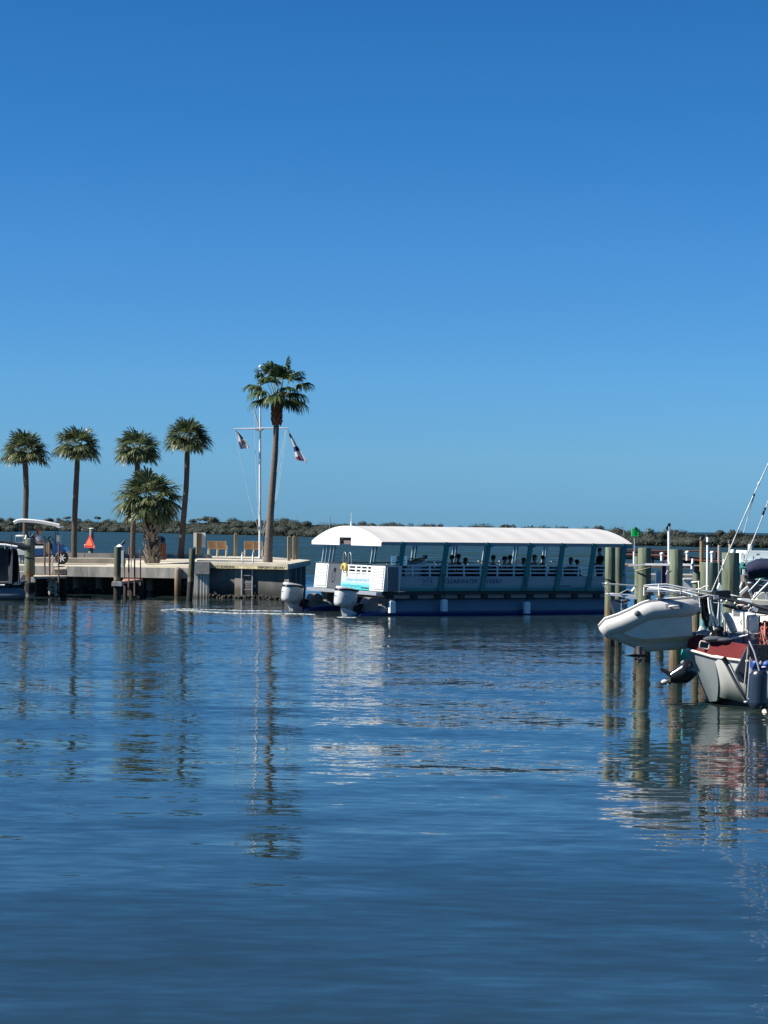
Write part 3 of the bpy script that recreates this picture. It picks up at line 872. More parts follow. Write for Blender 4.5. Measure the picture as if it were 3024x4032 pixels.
def palm(label, base, path_px, d, r0, r1, crown_px, crown_r, n_fr, kind='sabal', boots=False, group='cabbage palms along the pier', squash=.85, low=-.55, seed=1, tilt=None):
    rg.seed(seed)
    t = thing('palm_tree', label, 'palm', base, group=group)
    pts = [V(base)] + [P(x, y, d) for x, y in path_px]
    sm = []
    for i in range(len(pts) - 1):
        p0 = pts[max(i - 1, 0)]; p1 = pts[i]; p2 = pts[i + 1]; p3 = pts[min(i + 2, len(pts) - 1)]
        for k in range(5):
            u = k / 5
            sm.append(.5 * ((2 * p1) + (p2 - p0) * u + (2 * p0 - 5 * p1 + 4 * p2 - p3) * u * u + (3 * p1 - p0 - 3 * p2 + p3) * u ** 3))
    sm.append(pts[-1])
    n = len(sm); rs = []
    for i in range(n):
        u = i / (n - 1)
        r_ = r0 + (r1 - r0) * u
        if u < .08: r_ *= 1.0 + (.08 - u) * 3
        if kind == 'sabal' and u > .86: r_ *= 1 + .35 * math.sin((u - .86) / .14 * math.pi * .8)
        rs.append(r_ * (1 + rg.uniform(-.05, .05)))
    mb = MB(); mb.tube(sm, rs, 14); mb.build('trunk', BARKT if kind == 'fan' else BARK, t, True)
    c = P(crown_px[0], crown_px[1], d); top = sm[-1]
    if boots:
        bm_ = MB(); H = (top - V(base)).length
        for i in range(150):
            u = rg.random() ** .9; a = i * 2.39996
            k = u * (n - 1); i0 = int(min(k, n - 2)); pc = sm[i0].lerp(sm[i0 + 1], k - i0); rr = rs[i0]
            o = V((math.cos(a), math.sin(a), 0)); up = (o * .55 + V((0, 0, 1))).normalized(); sd = V((-math.sin(a), math.cos(a), 0))
            b_ = pc + o * rr * .85; L_ = rg.uniform(.2, .42); w_ = rg.uniform(.05, .085)
            bm_.prism([b_ - sd * w_ * 1.5, b_ + sd * w_ * 1.5, b_ + up * L_ + sd * w_ * .5, b_ + up * L_ - sd * w_ * .5], o * .05)
        bm_.build('leaf_boots', BOOT, t, True)
    elif kind == 'fan':
        bm_ = MB()
        for i in range(46):
            a = i * 2.39996; u = i / 46; o = V((math.cos(a), math.sin(a), 0)); pc = top + V((0, 0, -.95 + u * 1.0))
            up = (o * .35 + V((0, 0, 1))).normalized(); sd = V((-math.sin(a), math.cos(a), 0)); b_ = pc + o * .15
            bm_.prism([b_ - sd * .09, b_ + sd * .09, b_ + up * .3 + sd * .03, b_ + up * .3 - sd * .03], o * .06)
        bm_.build('leaf_bases', SKIRT, t, True)
    cr = MB(); pe = MB()
    for i in range(n_fr):
        u = (i + .5) / n_fr
        z = 1 - u * (1 - low)
        a = i * 2.39996 + rg.uniform(-.25, .25)
        q = math.sqrt(max(0, 1 - z * z))
        dv = V((math.cos(a) * q, math.sin(a) * q, z + .12)).normalized()
        hubr = crown_r * (.50 if kind == 'sabal' else .52) * rg.uniform(.70, 1.20)
        hub = top.lerp(c, .35) + V((dv.x, dv.y, dv.z * squash)) * hubr + (c - top.lerp(c, .35)) * .55
        st = top + V((0, 0, .0)) + dv * .1
        midp = st.lerp(hub, .55) + V((0, 0, .12 * crown_r * (1 - abs(z))))
        pe.tube([st, midp, hub], [.022, .018, .012], 4, caps=False)
        out = (hub - midp).normalized() + V((0, 0, -.25 - .3 * (1 - z)))
        if kind == 'sabal':
            fan(cr, hub, out, V((0, 0, 1)), crown_r * .56, 20, 1.6, .45, .45, width=.05)
        else:
            fan(cr, hub, out, V((0, 0, 1)), crown_r * .52, 28, 1.5, .30, .8, width=.06)
            for k in range(4):     # webs between the leaflets near the hub
                pass
    cr.build('crown', SABAL if kind == 'sabal' else WASH, t, True)
    pe.build('leaf_stalks', PETI, t, True)
    return t
def pbase(px, py, z): return PZ(px, py, z)
b = V((P(101, 2196, 108.5).x, 108.5, ZK))
palm('cabbage palm furthest left, rising behind the golf cart', b, [(100, 2050), (103, 1930), (100, 1840), (97, 1818)], 108.5, .15, .145, (98, 1765), 1.52, 44, seed=31)
b = V((P(291, 2196, 108.5).x, 108.5, ZK))
palm('straight cabbage palm second from left, left of the orange sign', b, [(294, 2050), (299, 1930), (304, 1830), (304, 1795)], 108.5, .15, .14, (306, 1750), 1.52, 38, seed=32, low=-.5)
b = V((P(521, 2200, 108).x, 108, 1.61))
palm('cabbage palm standing close behind the short fat palm', b, [(526, 2050), (538, 1930), (541, 1840), (541, 1800)], 108, .14, .14, (543, 1762), 1.5, 42, seed=33)
b = V((P(712, 2199, 109).x, 109, 1.63))
palm('slim leaning cabbage palm at the right end of the palm row', b, [(722, 2050), (733, 1920), (737, 1800), (736, 1762)], 109, .155, .135, (740, 1722), 1.52, 46, seed=34, low=-.35)
b = PZ(600, 2218, 1.5)
palm('short fat palm with a big low crown and shaggy criss-cross trunk', b, [(596, 2140), (592, 2060), (588, 2010)], b.y, .29, .25, (585, 1958), 2.05, 46, boots=True, seed=35, low=-.62, squash=.9)
b = PZ(1054, 2214, ZH)
palm('tallest palm, smooth tall grey trunk beside the flagpole', b, [(1060, 2100), (1070, 1950), (1083, 1780), (1089, 1640), (1090, 1600)], b.y, .205, .105, (1098, 1520), 1.95, 19, kind='fan', group='fan palm on the pier head', seed=36, low=-.62, squash=1.0)
# ------------------------------------------------------------------ people
def skin_mesh(name, verts, edges, radii, mats, root=0, sub=1):
    """grow one continuous surface round a stick skeleton and keep it as a plain mesh"""
    me = bpy.data.meshes.new(name); me.from_pydata(verts, edges, [])
    o = bpy.data.objects.new(name, me); COL.objects.link(o)
    md = o.modifiers.new('s', 'SKIN'); md.use_smooth_shade = True
    sv = me.skin_vertices[0].data if me.skin_vertices else None
    if sv is None:
        bpy.context.view_layer.update(); sv = me.skin_vertices[0].data
    for i, r_ in enumerate(radii):
        rr = r_ if isinstance(r_, tuple) else (r_, r_)
        sv[i].radius = rr; sv[i].use_root = (i == root)
    s2 = o.modifiers.new('b', 'SUBSURF'); s2.levels = sub; s2.render_levels = sub
    dg = bpy.context.evaluated_depsgraph_get(); dg.update()
    m2 = bpy.data.meshes.new_from_object(o.evaluated_get(dg))
    bpy.data.objects.remove(o); bpy.data.meshes.remove(me)
    m2.materials.clear()
    for m in (mats if isinstance(mats, list) else [mats]): m2.materials.append(m)
    m2.polygons.foreach_set('use_smooth', [True] * len(m2.polygons))
    m2.name = name
    return m2
class Sk:
    def __init__(s): s.v = []; s.e = []; s.r = []
    def n(s, p, r_, par=None):
        s.v.append(tuple(p)); s.r.append(r_)
        if par is not None: s.e.append((par, len(s.v) - 1))
        return len(s.v) - 1
    def mesh(s, name, m, root=0, sub=1): return skin_mesh(name, s.v, s.e, s.r, m, root, sub)
SKINM = M('skin', (.42, .26, .19), .5, var=.08)
HAIRD = M('dark_hair', (.02, .015, .012), .6, var=.3)
HAIRB = M('brown_hair', (.09, .05, .03), .6, var=.3)
CLB = M('black_cloth', (.022, .022, .028), .85); CLR = M('dark_red_cloth', (.25, .03, .025), .85); CLG = M('olive_cloth', (.05, .06, .045), .85)
CLN = M('navy_cloth', (.015, .02, .04), .85); CLW = M('white_cloth', (.7, .7, .72), .85); CLT = M('tan_cloth', (.3, .23, .15), .85)
def hand(sk, wrist, d, palm_n, side, par, curl=.5):
    d = V(d).normalized(); pn = V(palm_n).normalized(); sd = V(side).normalized(); w = V(wrist)
    k = sk.n(w + d * .045, (.036, .018), par)
    for i, (o, l) in enumerate(((-.030, .075), (-.010, .085), (.010, .08), (.030, .062))):
        a = sk.n(w + d * .09 + sd * o, .010, k)
        b_ = sk.n(w + d * (.09 + l * .5) + sd * o * 1.05 + pn * l * .25 * curl, .009, a)
        sk.n(w + d * (.09 + l * .8) + sd * o * 1.05 + pn * l * .8 * curl, .008, b_)
    a = sk.n(w + d * .035 - sd * .042 + pn * .01, .011, k)
    sk.n(w + d * .075 - sd * .060 + pn * .03 * curl, .009, a)
def person(label, loc, face, pose='sit', shirt=CLB, trousers=CLN, hair=HAIRD, hat=None, group=None, arms='lap', turn=0.0, kind='person'):
    """a figure facing local -Y turned by face; seat height 0.45"""
    t = thing('person', label, 'person', loc, face, group)
    hz = .50 if pose == 'sit' else .92
    sk = Sk(); pel = sk.n((0, 0, hz), (.145, .105))
    ab = sk.n((0, .02, hz + .17), (.135, .095), pel); ch = sk.n((0, .02, hz + .36), (.155, .105), ab)
    nk0 = sk.n((0, .005, hz + .50), (.06, .06), ch); nk = sk.n((0, -.01, hz + .575), (.052, .055), nk0)
    tv = V((math.sin(turn), -math.cos(turn), 0))
    jaw = sk.n(V((0, -.01, hz + .635)) + tv * .025, (.058, .070), nk); hd = sk.n(V((0, -.005, hz + .72)) + tv * .02, (.078, .098), jaw); sk.n((0, .0, hz + .80), (.055, .07), hd)
    sl = Sk(); sl.n((0, .02, hz - .02), (.155, .115)); sl.n((0, .02, hz + .17), (.147, .108), 0); c2 = sl.n((0, .02, hz + .37), (.165, .115), 1); sl.n((0, .008, hz + .495), (.075, .072), c2)
    tr = Sk(); p2 = tr.n((0, 0, hz), (.155, .115))
    for s in (-1, 1):
        sh = sk.n((s * .185, .02, hz + .43), .058, ch); sh2 = sl.n((s * .185, .02, hz + .43), .070, c2)
        if arms == 'lap': el, wr = (s * .24, -.03, hz + .16), (s * .14, -.27, hz + .12)
        elif arms == 'phone': el, wr = (s * .23, -.06, hz + .17), (s * .07, -.31, hz + .27)
        elif arms == 'down': el, wr = (s * .25, .03, hz + .14), (s * .26, -.04, hz - .10)
        else: el, wr = (s * .25, -.08, hz + .20), (s * .10, -.30, hz + .30)
        e_ = sk.n(el, .042, sh); sl.n(V((s * .185, .02, hz + .43)).lerp(V(el), .75), .055, sh2)
        w_ = sk.n(wr, .028, e_)
        dv = V(wr) - V(el)
        hand(sk, wr, dv, (0, -.3, -1) if arms != 'down' else (-s, 0, 0), (-s, 0, 0) if arms != 'down' else (0, -1, 0), w_, .6)
        if pose == 'sit': jn = [(s * .10, -.03, hz), (s * .12, -.45, hz - .01), (s * .12, -.44, .09), (s * .13, -.58, .04)]
        else: jn = [(s * .10, 0, hz - .06), (s * .11, -.01, .50), (s * .11, .02, .09), (s * .12, -.13, .04)]
        rr = [.085, .062, .042, .035]; pr = pel; p3 = p2
        for i, j in enumerate(jn):
            pr = sk.n(j, rr[i], pr)
            if i < 3: p3 = tr.n(V(j) + (V((0, 0, .04)) if i == 2 else V((0, 0, 0))), rr[i] + .014, p3)
    def put(nm, me):
        o = bpy.data.objects.new(nm, me); COL.objects.link(o); o.parent = t; return o
    put('body', sk.mesh('body', SKINM)); put('shirt', sl.mesh('shirt', shirt)); put('trousers', tr.mesh('trousers', trousers))
    f = MB(); hc = V((0, -.005, hz + .72)) + tv * .02; sd = V((-tv.y, tv.x, 0))
    f.prism([hc + tv * .095 + sd * .012 + V((0, 0, -.025)), hc + tv * .095 - sd * .012 + V((0, 0, -.025)), hc + tv * .085 + V((0, 0, .02))], tv * .022)   # nose
    for s in (-1, 1):
        f.sph(hc + sd * s * .08 + V((0, 0, -.01)), (.012, .02, .028), 6, 5)
    f.build('nose_and_ears', SKINM, t)
    f = MB()
    for s in (-1, 1): f.sph(hc + tv * .090 + sd * s * .032 + V((0, 0, .012)), .011, 6, 5)
    f.box(hc + tv * .088 + V((0, 0, -.055)), (.045, .012, .009), Matrix.Rotation(turn, 3, 'Z')); f.build('eyes_and_mouth', HAIRD, t)
    h_ = MB(); h_.sph(hc + V((0, 0, .028)) - tv * .016, (.089, .098, .088), 12, 8, Matrix.Rotation(turn, 3, 'Z'))
    if hair is HAIRB: h_.sph(hc - tv * .05 + V((0, 0, -.06)), (.075, .05, .11), 10, 8, Matrix.Rotation(turn, 3, 'Z'))
    h_.build('hair', hair, t)
    if hat is not None:
        h_ = MB(); q = hc + V((0, 0, .045)); rt = Matrix.Rotation(turn, 3, 'Z')
        h_.sph(q, (.10, .112, .085), 12, 8, rt); h_.sph(q + tv * .11 + V((0, 0, .0)), (.085, .09, .012), 12, 6, rt); h_.build('cap', hat, t)
    return t

# ------------------------------------------------------------------ the ferry
AL = R(28)
UF = V((math.cos(AL), math.sin(AL), 0)); VF = V((-math.sin(AL), math.cos(AL), 0))   # forward, to port
S0 = P(1502, 2340, 78.2); S0.z = 0.0          # starboard stern corner of the deck, at the water
def along(px, off_v, z):
    """station along the ferry whose point (off_v to port, z up) falls in picture column px"""
    lo, hi = -6.0, 22.0
    for _ in range(40):
        m_ = (lo + hi) / 2; p = S0 + UF * m_ + VF * off_v; p.z = z
        q = CAMR.transposed() @ (p - CAMP)
        if 1512 + FPX * q.x / -q.z < px: lo = m_
        else: hi = m_
    return lo
lo, hi = 2.0, 9.0
for _ in range(40):
    m_ = (lo + hi) / 2; p = S0 + VF * m_; p.z = .9; q = CAMR.transposed() @ (p - CAMP)
    if 1512 + FPX * q.x / -q.z > 1232: lo = m_
    else: hi = m_
BEAM = lo
LROOF = along(2488, 0, 2.8)
ferry = thing('passenger_ferry', 'white and teal covered passenger ferry on two blue pontoons with two outboards', 'ferry', S0)
ferry.rotation_euler = (0, 0, AL)
# local frame: x forward, y to port, z up from the water
def lx(px, y, z): return along(px, y, z)
TEAL = M('teal_frame_paint', (.018, .18, .17), .4, var=.12)
FW = M('ferry_white', (.60, .61, .60), .35, var=.05, scale=1.5)
FG = M('ferry_grey_box', (.10, .105, .11), .4, .3, var=.08)
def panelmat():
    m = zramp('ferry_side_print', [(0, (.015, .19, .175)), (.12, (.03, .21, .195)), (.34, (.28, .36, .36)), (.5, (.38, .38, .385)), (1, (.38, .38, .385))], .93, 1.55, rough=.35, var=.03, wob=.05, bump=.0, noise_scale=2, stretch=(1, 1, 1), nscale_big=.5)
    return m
SIDE = panelmat()  # white of the side panels greyed in the colour to deepen their shade
Z_D = .93
# pontoons
HULLM = zramp('pontoon_paint', [(0, (.008, .03, .11)), (.545, (.009, .034, .13)), (.56, (.13, .16, .20)), (.62, (.15, .18, .22)), (1, (.19, .21, .24))], -.5, .72, rough=.3, var=.06, wob=.004, bump=.0, noise_scale=2, stretch=(1, 1, 1))
for y in (.62, BEAM - .62):
    mb = MB(); rows = []
    L0, L1 = -.9, LROOF + .3
    prof = []
    for k in range(17):
        a = 2 * math.pi * k / 16; prof.append((math.cos(a), math.sin(a)))
    for i in range(25):
        u = i / 24; x = L0 + (L1 - L0) * u
        s = 1.0; zc = .14; cut = 9
        if u > .86: s = max(.03, math.cos((u - .86) / .14 * 1.5)); zc = .14 + (1 - s) * .42
        if x < .9: cut = .02 + (x + .9) / 1.8 * .62     # the top slopes down towards the stern
        row = []
        for c, s_ in prof:
            row.append(V((x, y + .56 * c * s, min(zc + .57 * s_ * s, cut + .02))))
        rows.append(row)
    mb.grid(rows); mb.add(rows[0], [list(range(16))])
    mb.build('pontoon', HULLM, ferry)
    # fins and fuel pods at the stern of each pontoon
    for j, (dx, rr, hh) in enumerate(((-.34, .40, .55), (.42, .42, .55))):
        mb = MB(); pts = []
        for k in range(11):
            a = math.pi * k / 10; pts.append(V((dx + .30 * math.cos(a), y - .5 + j * .06, .16 + (j * .2) + hh * math.sin(a) ** .8)))
        mb.prism(pts, V((0, .55, 0))); mb.build('stern_pod', M('pod_grey', (.15, .135, .125), .5, var=.15), ferry)
    mb = MB(); mb.prism([V((-1.35, y - .2, .30)), V((-.85, y - .2, .12)), V((-.85, y - .2, -.2)), V((-1.2, y - .2, -.3))], V((0, .4, 0)))
    mb.build('motor_bracket', ALU_P, ferry)
# deck with cross beams
mb = MB(); mb.box(((LROOF + .2) / 2, BEAM / 2, .87), (LROOF - .2, BEAM - .02, .11)); mb.build('deck', M('dark_deck_edge', (.02, .022, .026), .5), ferry)
nb = 11
for i in range(nb):
    x = .45 + (LROOF - 1.0) * i / (nb - 1)
    mb = MB(); mb.box((x, BEAM / 2, .735), (.26, BEAM - .2, .16)); mb.build('cross_beam', BLACK, ferry)
mb = MB(); mb.box(((LROOF) / 2, .22, .735), (LROOF - .9, .04, .15)); mb.build('inner_skirt', M('skirt_grey', (.40, .33, .31), .6), ferry)
mb = MB(); mb.box((-.13, BEAM / 2, .86), (.26, BEAM + .1, .13)); mb.build('rub_rail', ALU_P, ferry)
# side panels: starboard side in sections with the print; port side plain
x_first = lx(1556, 0, 1.2)
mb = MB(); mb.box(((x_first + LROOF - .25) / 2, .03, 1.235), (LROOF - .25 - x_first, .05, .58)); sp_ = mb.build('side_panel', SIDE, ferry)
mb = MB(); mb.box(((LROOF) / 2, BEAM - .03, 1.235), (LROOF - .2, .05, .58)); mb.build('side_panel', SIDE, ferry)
# railings
for y, xs in ((.02, x_first), (BEAM - .02, .3)):
    mb = MB()
    for z in (1.655, 1.80, 1.95): mb.beam((xs, y, z), (LROOF - .3, y, z), .045, .05 if z < 1.9 else .06)
    n_ = 14
    for k in range(n_ + 1):
        x = xs + (LROOF - .3 - xs) * k / n_
        mb.beam((x, y, 1.52), (x, y, 1.96), .05, .06, up=(1, 0, 0))
    mb.build('railing', FW, ferry)
# posts, raked forward, pairs on both sides
bot = [lx(px, .03, .95) for px in (1557, 1729, 1894, 2060, 2187, 2311, 2432)]
rake = [.27] * 7
for y in (-.045, BEAM - .06):
    sts = bot if y < 1 else [.35] + bot
    for i, x in enumerate(sts):
        if y > 1:
            x = x if i else .3
        for k in ((-1, 1) if y > 1 else (0,)):
            mb = MB(); o = .075 * k
            mb.beam((x + o, y, .95), (x + o + .30, y, 2.86), .06, .06 if y > 1 else .20, up=(1, 0, 0)); mb.build('roof_post', TEAL if y < 1 else M('pale_teal_post', (.30, .42, .46), .3, .3), ferry)
        if i > 0 or y > 1:
            mb = MB(); mb.box((x + .32, y, 2.72), (.34, .07, .07)); mb.build('post_bracket', TEAL, ferry)
# rear posts in front of the stern box
for px in (1283, 1455):
    yy = BEAM - .35 if px == 1283 else BEAM * .30
    x = .15
# barrel roof
ROOFM = M('roof_canvas', (.58, .56, .525), .45, var=.025, scale=1.2)
x0r, x1r = -.02, LROOF
mb = MB(); rows = []
ny = 24
def roofz(v): return 2.83 + .60 * (1 - abs(2 * v - 1) ** 2.1)
for i in range(45):
    x = x0r + (x1r - x0r) * i / 44
    sag = .06 * math.sin(math.pi * (i % 4) / 4)
    rows.append([V((x, -.03 + (BEAM + .06) * k / ny, roofz(k / ny) - sag * 3 * abs(2 * k / ny - 1) ** 1.5 * (1 - abs(2 * k / ny - 1)))) for k in range(ny + 1)])
mb.shell(rows, -.03); mb.build('roof', ROOFM, ferry)
for i in range(0, 45, 4):
    x = x0r + (x1r - x0r) * i / 44
    mb = MB(); mb.tube([V((x, -.03 + (BEAM + .06) * k / ny, roofz(k / ny) + .004)) for k in range(ny + 1)], .014, 6, caps=False); mb.build('roof_rib', ROOFM, ferry)
# valance along the eaves, in grey aluminium
for y in (-.01, BEAM + .01):
    mb = MB(); mb.box(((x0r + x1r) / 2, y, 2.775), (x1r - x0r - .1, .06, .10)); mb.build('eave_beam', M('eave_grey', (.30, .31, .32), .5), ferry)
# end panels
def endpanel(x, notch, nm):
    mb = MB(); yc = BEAM * .50; hw = .42
    top = [V((x, -.04 + (BEAM + .08) * k / ny, roofz(k / ny) + .006)) for k in range(ny + 1)]
    for k in range(ny):
        y0, y1 = top[k].y, top[k + 1].y; b_ = 2.69
        if notch and abs((y0 + y1) / 2 - yc) < hw: b_ = 3.0
        mb.prism([V((x, y0, b_)), V((x, y1, b_)), top[k + 1], top[k]], V((-.04, 0, 0)))
    mb.build(nm, FW, ferry)
endpanel(x0r, True, 'stern_gable'); endpanel(x1r + .03, False, 'bow_gable')
mb = MB(); mb.box((.10, BEAM * .5, 2.86), (.04, .8, .26)); mb.build('helm_hatch', M('brown_shade', (.12, .10, .09), .7), ferry)
# stern boxes with louvres, grey cabinet, slatted gate
xs_ = -.02
def sternx(px): # port offset of a picture column on the stern plane
    lo, hi = -.5, 8.0
    for _ in range(40):
        m_ = (lo + hi) / 2; p = S0 + VF * m_ + UF * xs_; p.z = 1.5; q = CAMR.transposed() @ (p - CAMP)
        if 1512 + FPX * q.x / -q.z > px: lo = m_
        else: hi = m_
    return lo
yA, yB, yC, yD, yE = sternx(1509), sternx(1455), sternx(1337), sternx(1286), sternx(1236)
ZT = 1.93
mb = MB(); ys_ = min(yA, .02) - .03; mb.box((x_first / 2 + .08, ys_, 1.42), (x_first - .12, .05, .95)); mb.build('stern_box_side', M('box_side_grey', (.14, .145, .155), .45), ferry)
RK = .10      # the stern faces lean forward at the top
def face(y0, y1, z0, z1, th, off=0):
    return [V((xs_ + off + RK * (z0 - .95), y0, z0)), V((xs_ + off + RK * (z0 - .95), y1, z0)), V((xs_ + off + RK * (z1 - .95), y1, z1)), V((xs_ + off + RK * (z1 - .95), y0, z1))]
for (y0, y1) in ((yA, yB), (yD, yE)):
    mb = MB(); mb.prism(face(y0, y1, .95, ZT, 0, 0), V((.72, 0, 0))); mb.build('stern_locker', FW, ferry)
    mb = MB()
    for k in range(15):
        z = 1.03 + k * .058
        mb.prism([V((xs_ - .035 + RK * (z - .95), y0 + .07, z)), V((xs_ - .004 + RK * (z - .95), y0 + .07, z + .030)), V((xs_ - .004 + RK * (z - .95), y1 - .07, z + .030)), V((xs_ - .035 + RK * (z - .95), y1 - .07, z))], V((0, 0, .012)))
    mb.build('louvre', FW, ferry)
    mb = MB(); mb.prism([V((xs_ + .08, y0, ZT)), V((.8, y0, ZT)), V((.8, y1, ZT)), V((xs_ + .08, y1, ZT))], V((0, 0, .03))); mb.build('locker_lid', M('locker_top', (.10, .11, .12), .5), ferry)
mb = MB(); mb.prism(face(yC - .0, yD - .01, .95, ZT, 0, .01), V((.6, 0, 0))); mb.build('shower_cabinet', FG, ferry)
mb = MB(); ym = (yC + yD) / 2
mb.box((xs_ - .05 + .08, ym, 1.72), (.08, .16, .11)); mb.tube([(xs_ - .02, ym, 1.70), (xs_ - .06, ym - .02, 1.55), (xs_ - .05, ym - .03, 1.40), (xs_ - .05, ym + .05, 1.28), (xs_ - .05, ym + .22, 1.28)], .022, 6)
mb.build('shower_hose', M('chrome_hose', (.25, .26, .28), .3, .7), ferry)
# gate: bottom panel with the print, three rows of slots above
GATE = zramp('gate_print', [(0, (.03, .33, .34)), (.2, (.10, .42, .44)), (.42, (.40, .46, .47)), (1, (.46, .46, .46))], .95, 1.75, rough=.35, var=.02, wob=.03, bump=0, stretch=(1, 1, 1))
mb = MB(); mb.prism(face(yB + .005, yC - .005, .95, 1.58, 0, .03), V((.04, 0, 0))); mb.build('gate_panel', GATE, ferry)
mb = MB()
for z in (1.60, 1.735, 1.865):
    mb.prism(face(yB + .005, yC - .005, z, z + .055, 0, .03), V((.04, 0, 0)))
for u in (0.0, .14, .34, .52, .76, .96):
    y = yB + (yC - yB) * u; mb.prism(face(y, y + (yC - yB) * .04, 1.58, 1.92, 0, .034), V((.032, 0, 0)))
mb.build('gate_slats', FW, ferry)
mb = MB(); yy = yB + (yC - yB) * .5; mb.prism(face(yy - .012, yy + .012, 1.2, 1.94, 0, .022), V((.02, 0, 0))); mb.build('gate_latch_bar', M('grey_joint', (.35, .45, .46), .5), ferry)
mb = MB(); mb.prism(face(yB + .12, yB + .75, 1.02, 1.06, 0, .018), V((.02, 0, 0))); mb.build('hand_slot', BLACK, ferry)
# yellow life ring on the gate
mb = MB(); cy = yC - .28
pts = [V((xs_ - .02 + RK * (z - .95), cy + y, z)) for y, z in [(-.15 * math.cos(a), 1.77 + .14 * math.sin(a)) for a in [k * math.pi / 10 - .6 for k in range(14)]]]
mb.tube(pts, .085, 8)
YEL = M('yellow_ring', (.46, .35, .09), .5, var=.1)
o = thing('life_ring', 'yellow horseshoe life buoy hanging on the ferry stern gate', 'life buoy', S0 + VF * cy + V((0, 0, 1.8)), AL)
lr = mb.build('foam_ring', YEL, o); lr.matrix_parent_inverse = Matrix.Translation((0, -cy, -1.8))
mb = MB(); mb.tube([pts[2], pts[2] + V((-.0, -.1, -.3)), pts[4] + V((0, -.1, -.4))], .02, 6); ob = mb.build('strap', M('yellow_strap', (.55, .42, .08), .6), o); ob.matrix_parent_inverse = Matrix.Translation((0, -cy, -1.8))
# boarding ladder hoops, rear rail, aerials
for px in (1333, 1353):
    y = sternx(px); mb = MB(); pts = [V((.25, y + .13 * math.cos(a), 2.18 + .22 * math.sin(a))) for a in [k * math.pi / 8 for k in range(9)]]
    mb.tube([V((.25, y + .14, 1.9))] + pts + [V((.25, y - .15, 1.9))], .016, 6); mb.build('ladder_hoop', ALU_P, ferry)
mb = MB(); mb.tube([(.24, sternx(1338), 2.2), (.24, sternx(1345), 1.9)], .04, 6); mb.build('fishing_rod_holder', BLACK, ferry)
mb = MB()
for z in (2.0, 2.1, 2.2, 2.28): mb.beam((.45, .05, z), (1.1, .05, z), .02, .06)
for x in (.45, 1.1): mb.beam((x, .05, 1.93), (x, .05, 2.32), .04, .05, up=(1, 0, 0))
mb.build('folded_gangway', ALU, ferry)
mb = MB(); mb.tube([(.2, BEAM * .5, 3.42), (.2, BEAM * .5, 3.98)], [.03, .012], 6); mb.tube([(.2, BEAM * .5, 3.42), (.2, BEAM * .5, 3.62)], .045, 8); mb.build('stern_light', M('stern_light_white', (.6, .66, .66), .4), ferry)
mb = MB(); mb.tube([(lx(2455, BEAM * .5, 3.1), BEAM * .5, 3.2), (lx(2455, BEAM * .5, 3.1), BEAM * .5, 4.02)], [.014, .008], 5); mb.build('whip_aerial', ALU_P, ferry)
# lettering along the side
LB = M('letter_blue', (.008, .022, .15), .5); LT = M('letter_teal', (.03, .17, .24), .5)
def side_text(s, px0, px1, z, size, mat_, shear=0.0, dx=.012):
    a, b_ = lx(px0, 0, z), lx(px1, 0, z)
    return text_obj(s, 'lettering', mat_, (a, -.003, z), (1, 0, 0), (0, 0, 1), size, ferry, .006, width=b_ - a, shear=shear, world=False)
side_text('CLEARWATER', 1750, 1881, 1.245, .245, LB); side_text('FERRY', 1919, 1979, 1.245, .245, LB)
side_text('PSTA', 1662, 1702, 1.255, .20, LT, .25)
mb = MB(); xa, xb = lx(1645, 0, 1.3), lx(1712, 0, 1.3); xc = (xa + xb) / 2; w_ = (xb - xa) / 2
for s in (1, -1):
    pts = []
    for k in range(13):
        a = math.pi * (.06 + .80 * k / 12); pts.append(V((xc - s * w_ * math.cos(a), -.004, 1.325 + s * .145 * math.sin(a))))
    mb.tube(pts, [.004 + .016 * math.sin(math.pi * k / 12) for k in range(13)], 6, flat=.3)
mb.build('oval_logo', LT, ferry)
side_text('JANNEY', 2204, 2249, 1.085, .115, LT, .15); side_text('COMMUNITY', 2246, 2292, 1.0, .10, LT)
def gate_text(s, px0, px1, z, size, mat_):
    y0, y1 = sternx(px0), sternx(px1)
    return text_obj(s, 'lettering', mat_, (xs_ + .026 + RK * (z - .95), y0, z), (0, -1, 0), (RK, 0, 1), size, ferry, .006, width=y0 - y1, world=False)
gate_text('clearwaterferr', 1357, 1449, 1.29, .17, M('gate_blue', (.10, .30, .62), .5)); gate_text('rryCamptns', 1347, 1421, 1.06, .13, M('gate_teal', (.02, .22, .34), .5))
# benches, helm
SEATM = M('bench_dark', (.015, .02, .026), .6)
for i in range(7):
    x = 2.4 + i * 1.12
    if x > LROOF - 1.6: break
    for y in (1.2, BEAM - 1.4):
        mb = MB(); mb.box((x, y, 1.36), (.44, 1.5, .08)); mb.box((x - .22, y, 1.62), (.06, 1.5, .5)); mb.box((x, y, 1.14), (.3, 1.2, .4)); mb.build('seat', SEATM, ferry)
xh0, xh1 = lx(1583, .9, 1.8), lx(1672, .9, 1.8)
mb = MB(); mb.prism([V((xh0, .7, .93)), V((xh1, .7, .93)), V((xh1 - .08, .7, 2.14)), V((xh0 + .55, .7, 2.0)), V((xh0 + .1, .7, 1.75))], V((0, 1.1, 0))); mb.build('helm_console', M('console_grey', (.50, .50, .52), .4), ferry)
mb = MB(); cx = xh0 + .38
mb.tube([(cx + .20 * math.cos(a) * .4, .9 + .24 * math.sin(a), 2.02 + .20 * math.cos(a)) for a in [k * math.pi / 8 for k in range(16)]], .02, 6, closed=True)
for k in range(3):
    a = k * 2.094; mb.tube([(cx, .9, 2.0), (cx + .20 * math.cos(a) * .4, .9 + .24 * math.sin(a), 2.02 + .20 * math.cos(a))], .015, 5)
mb.build('steering_wheel', BLACK, ferry)
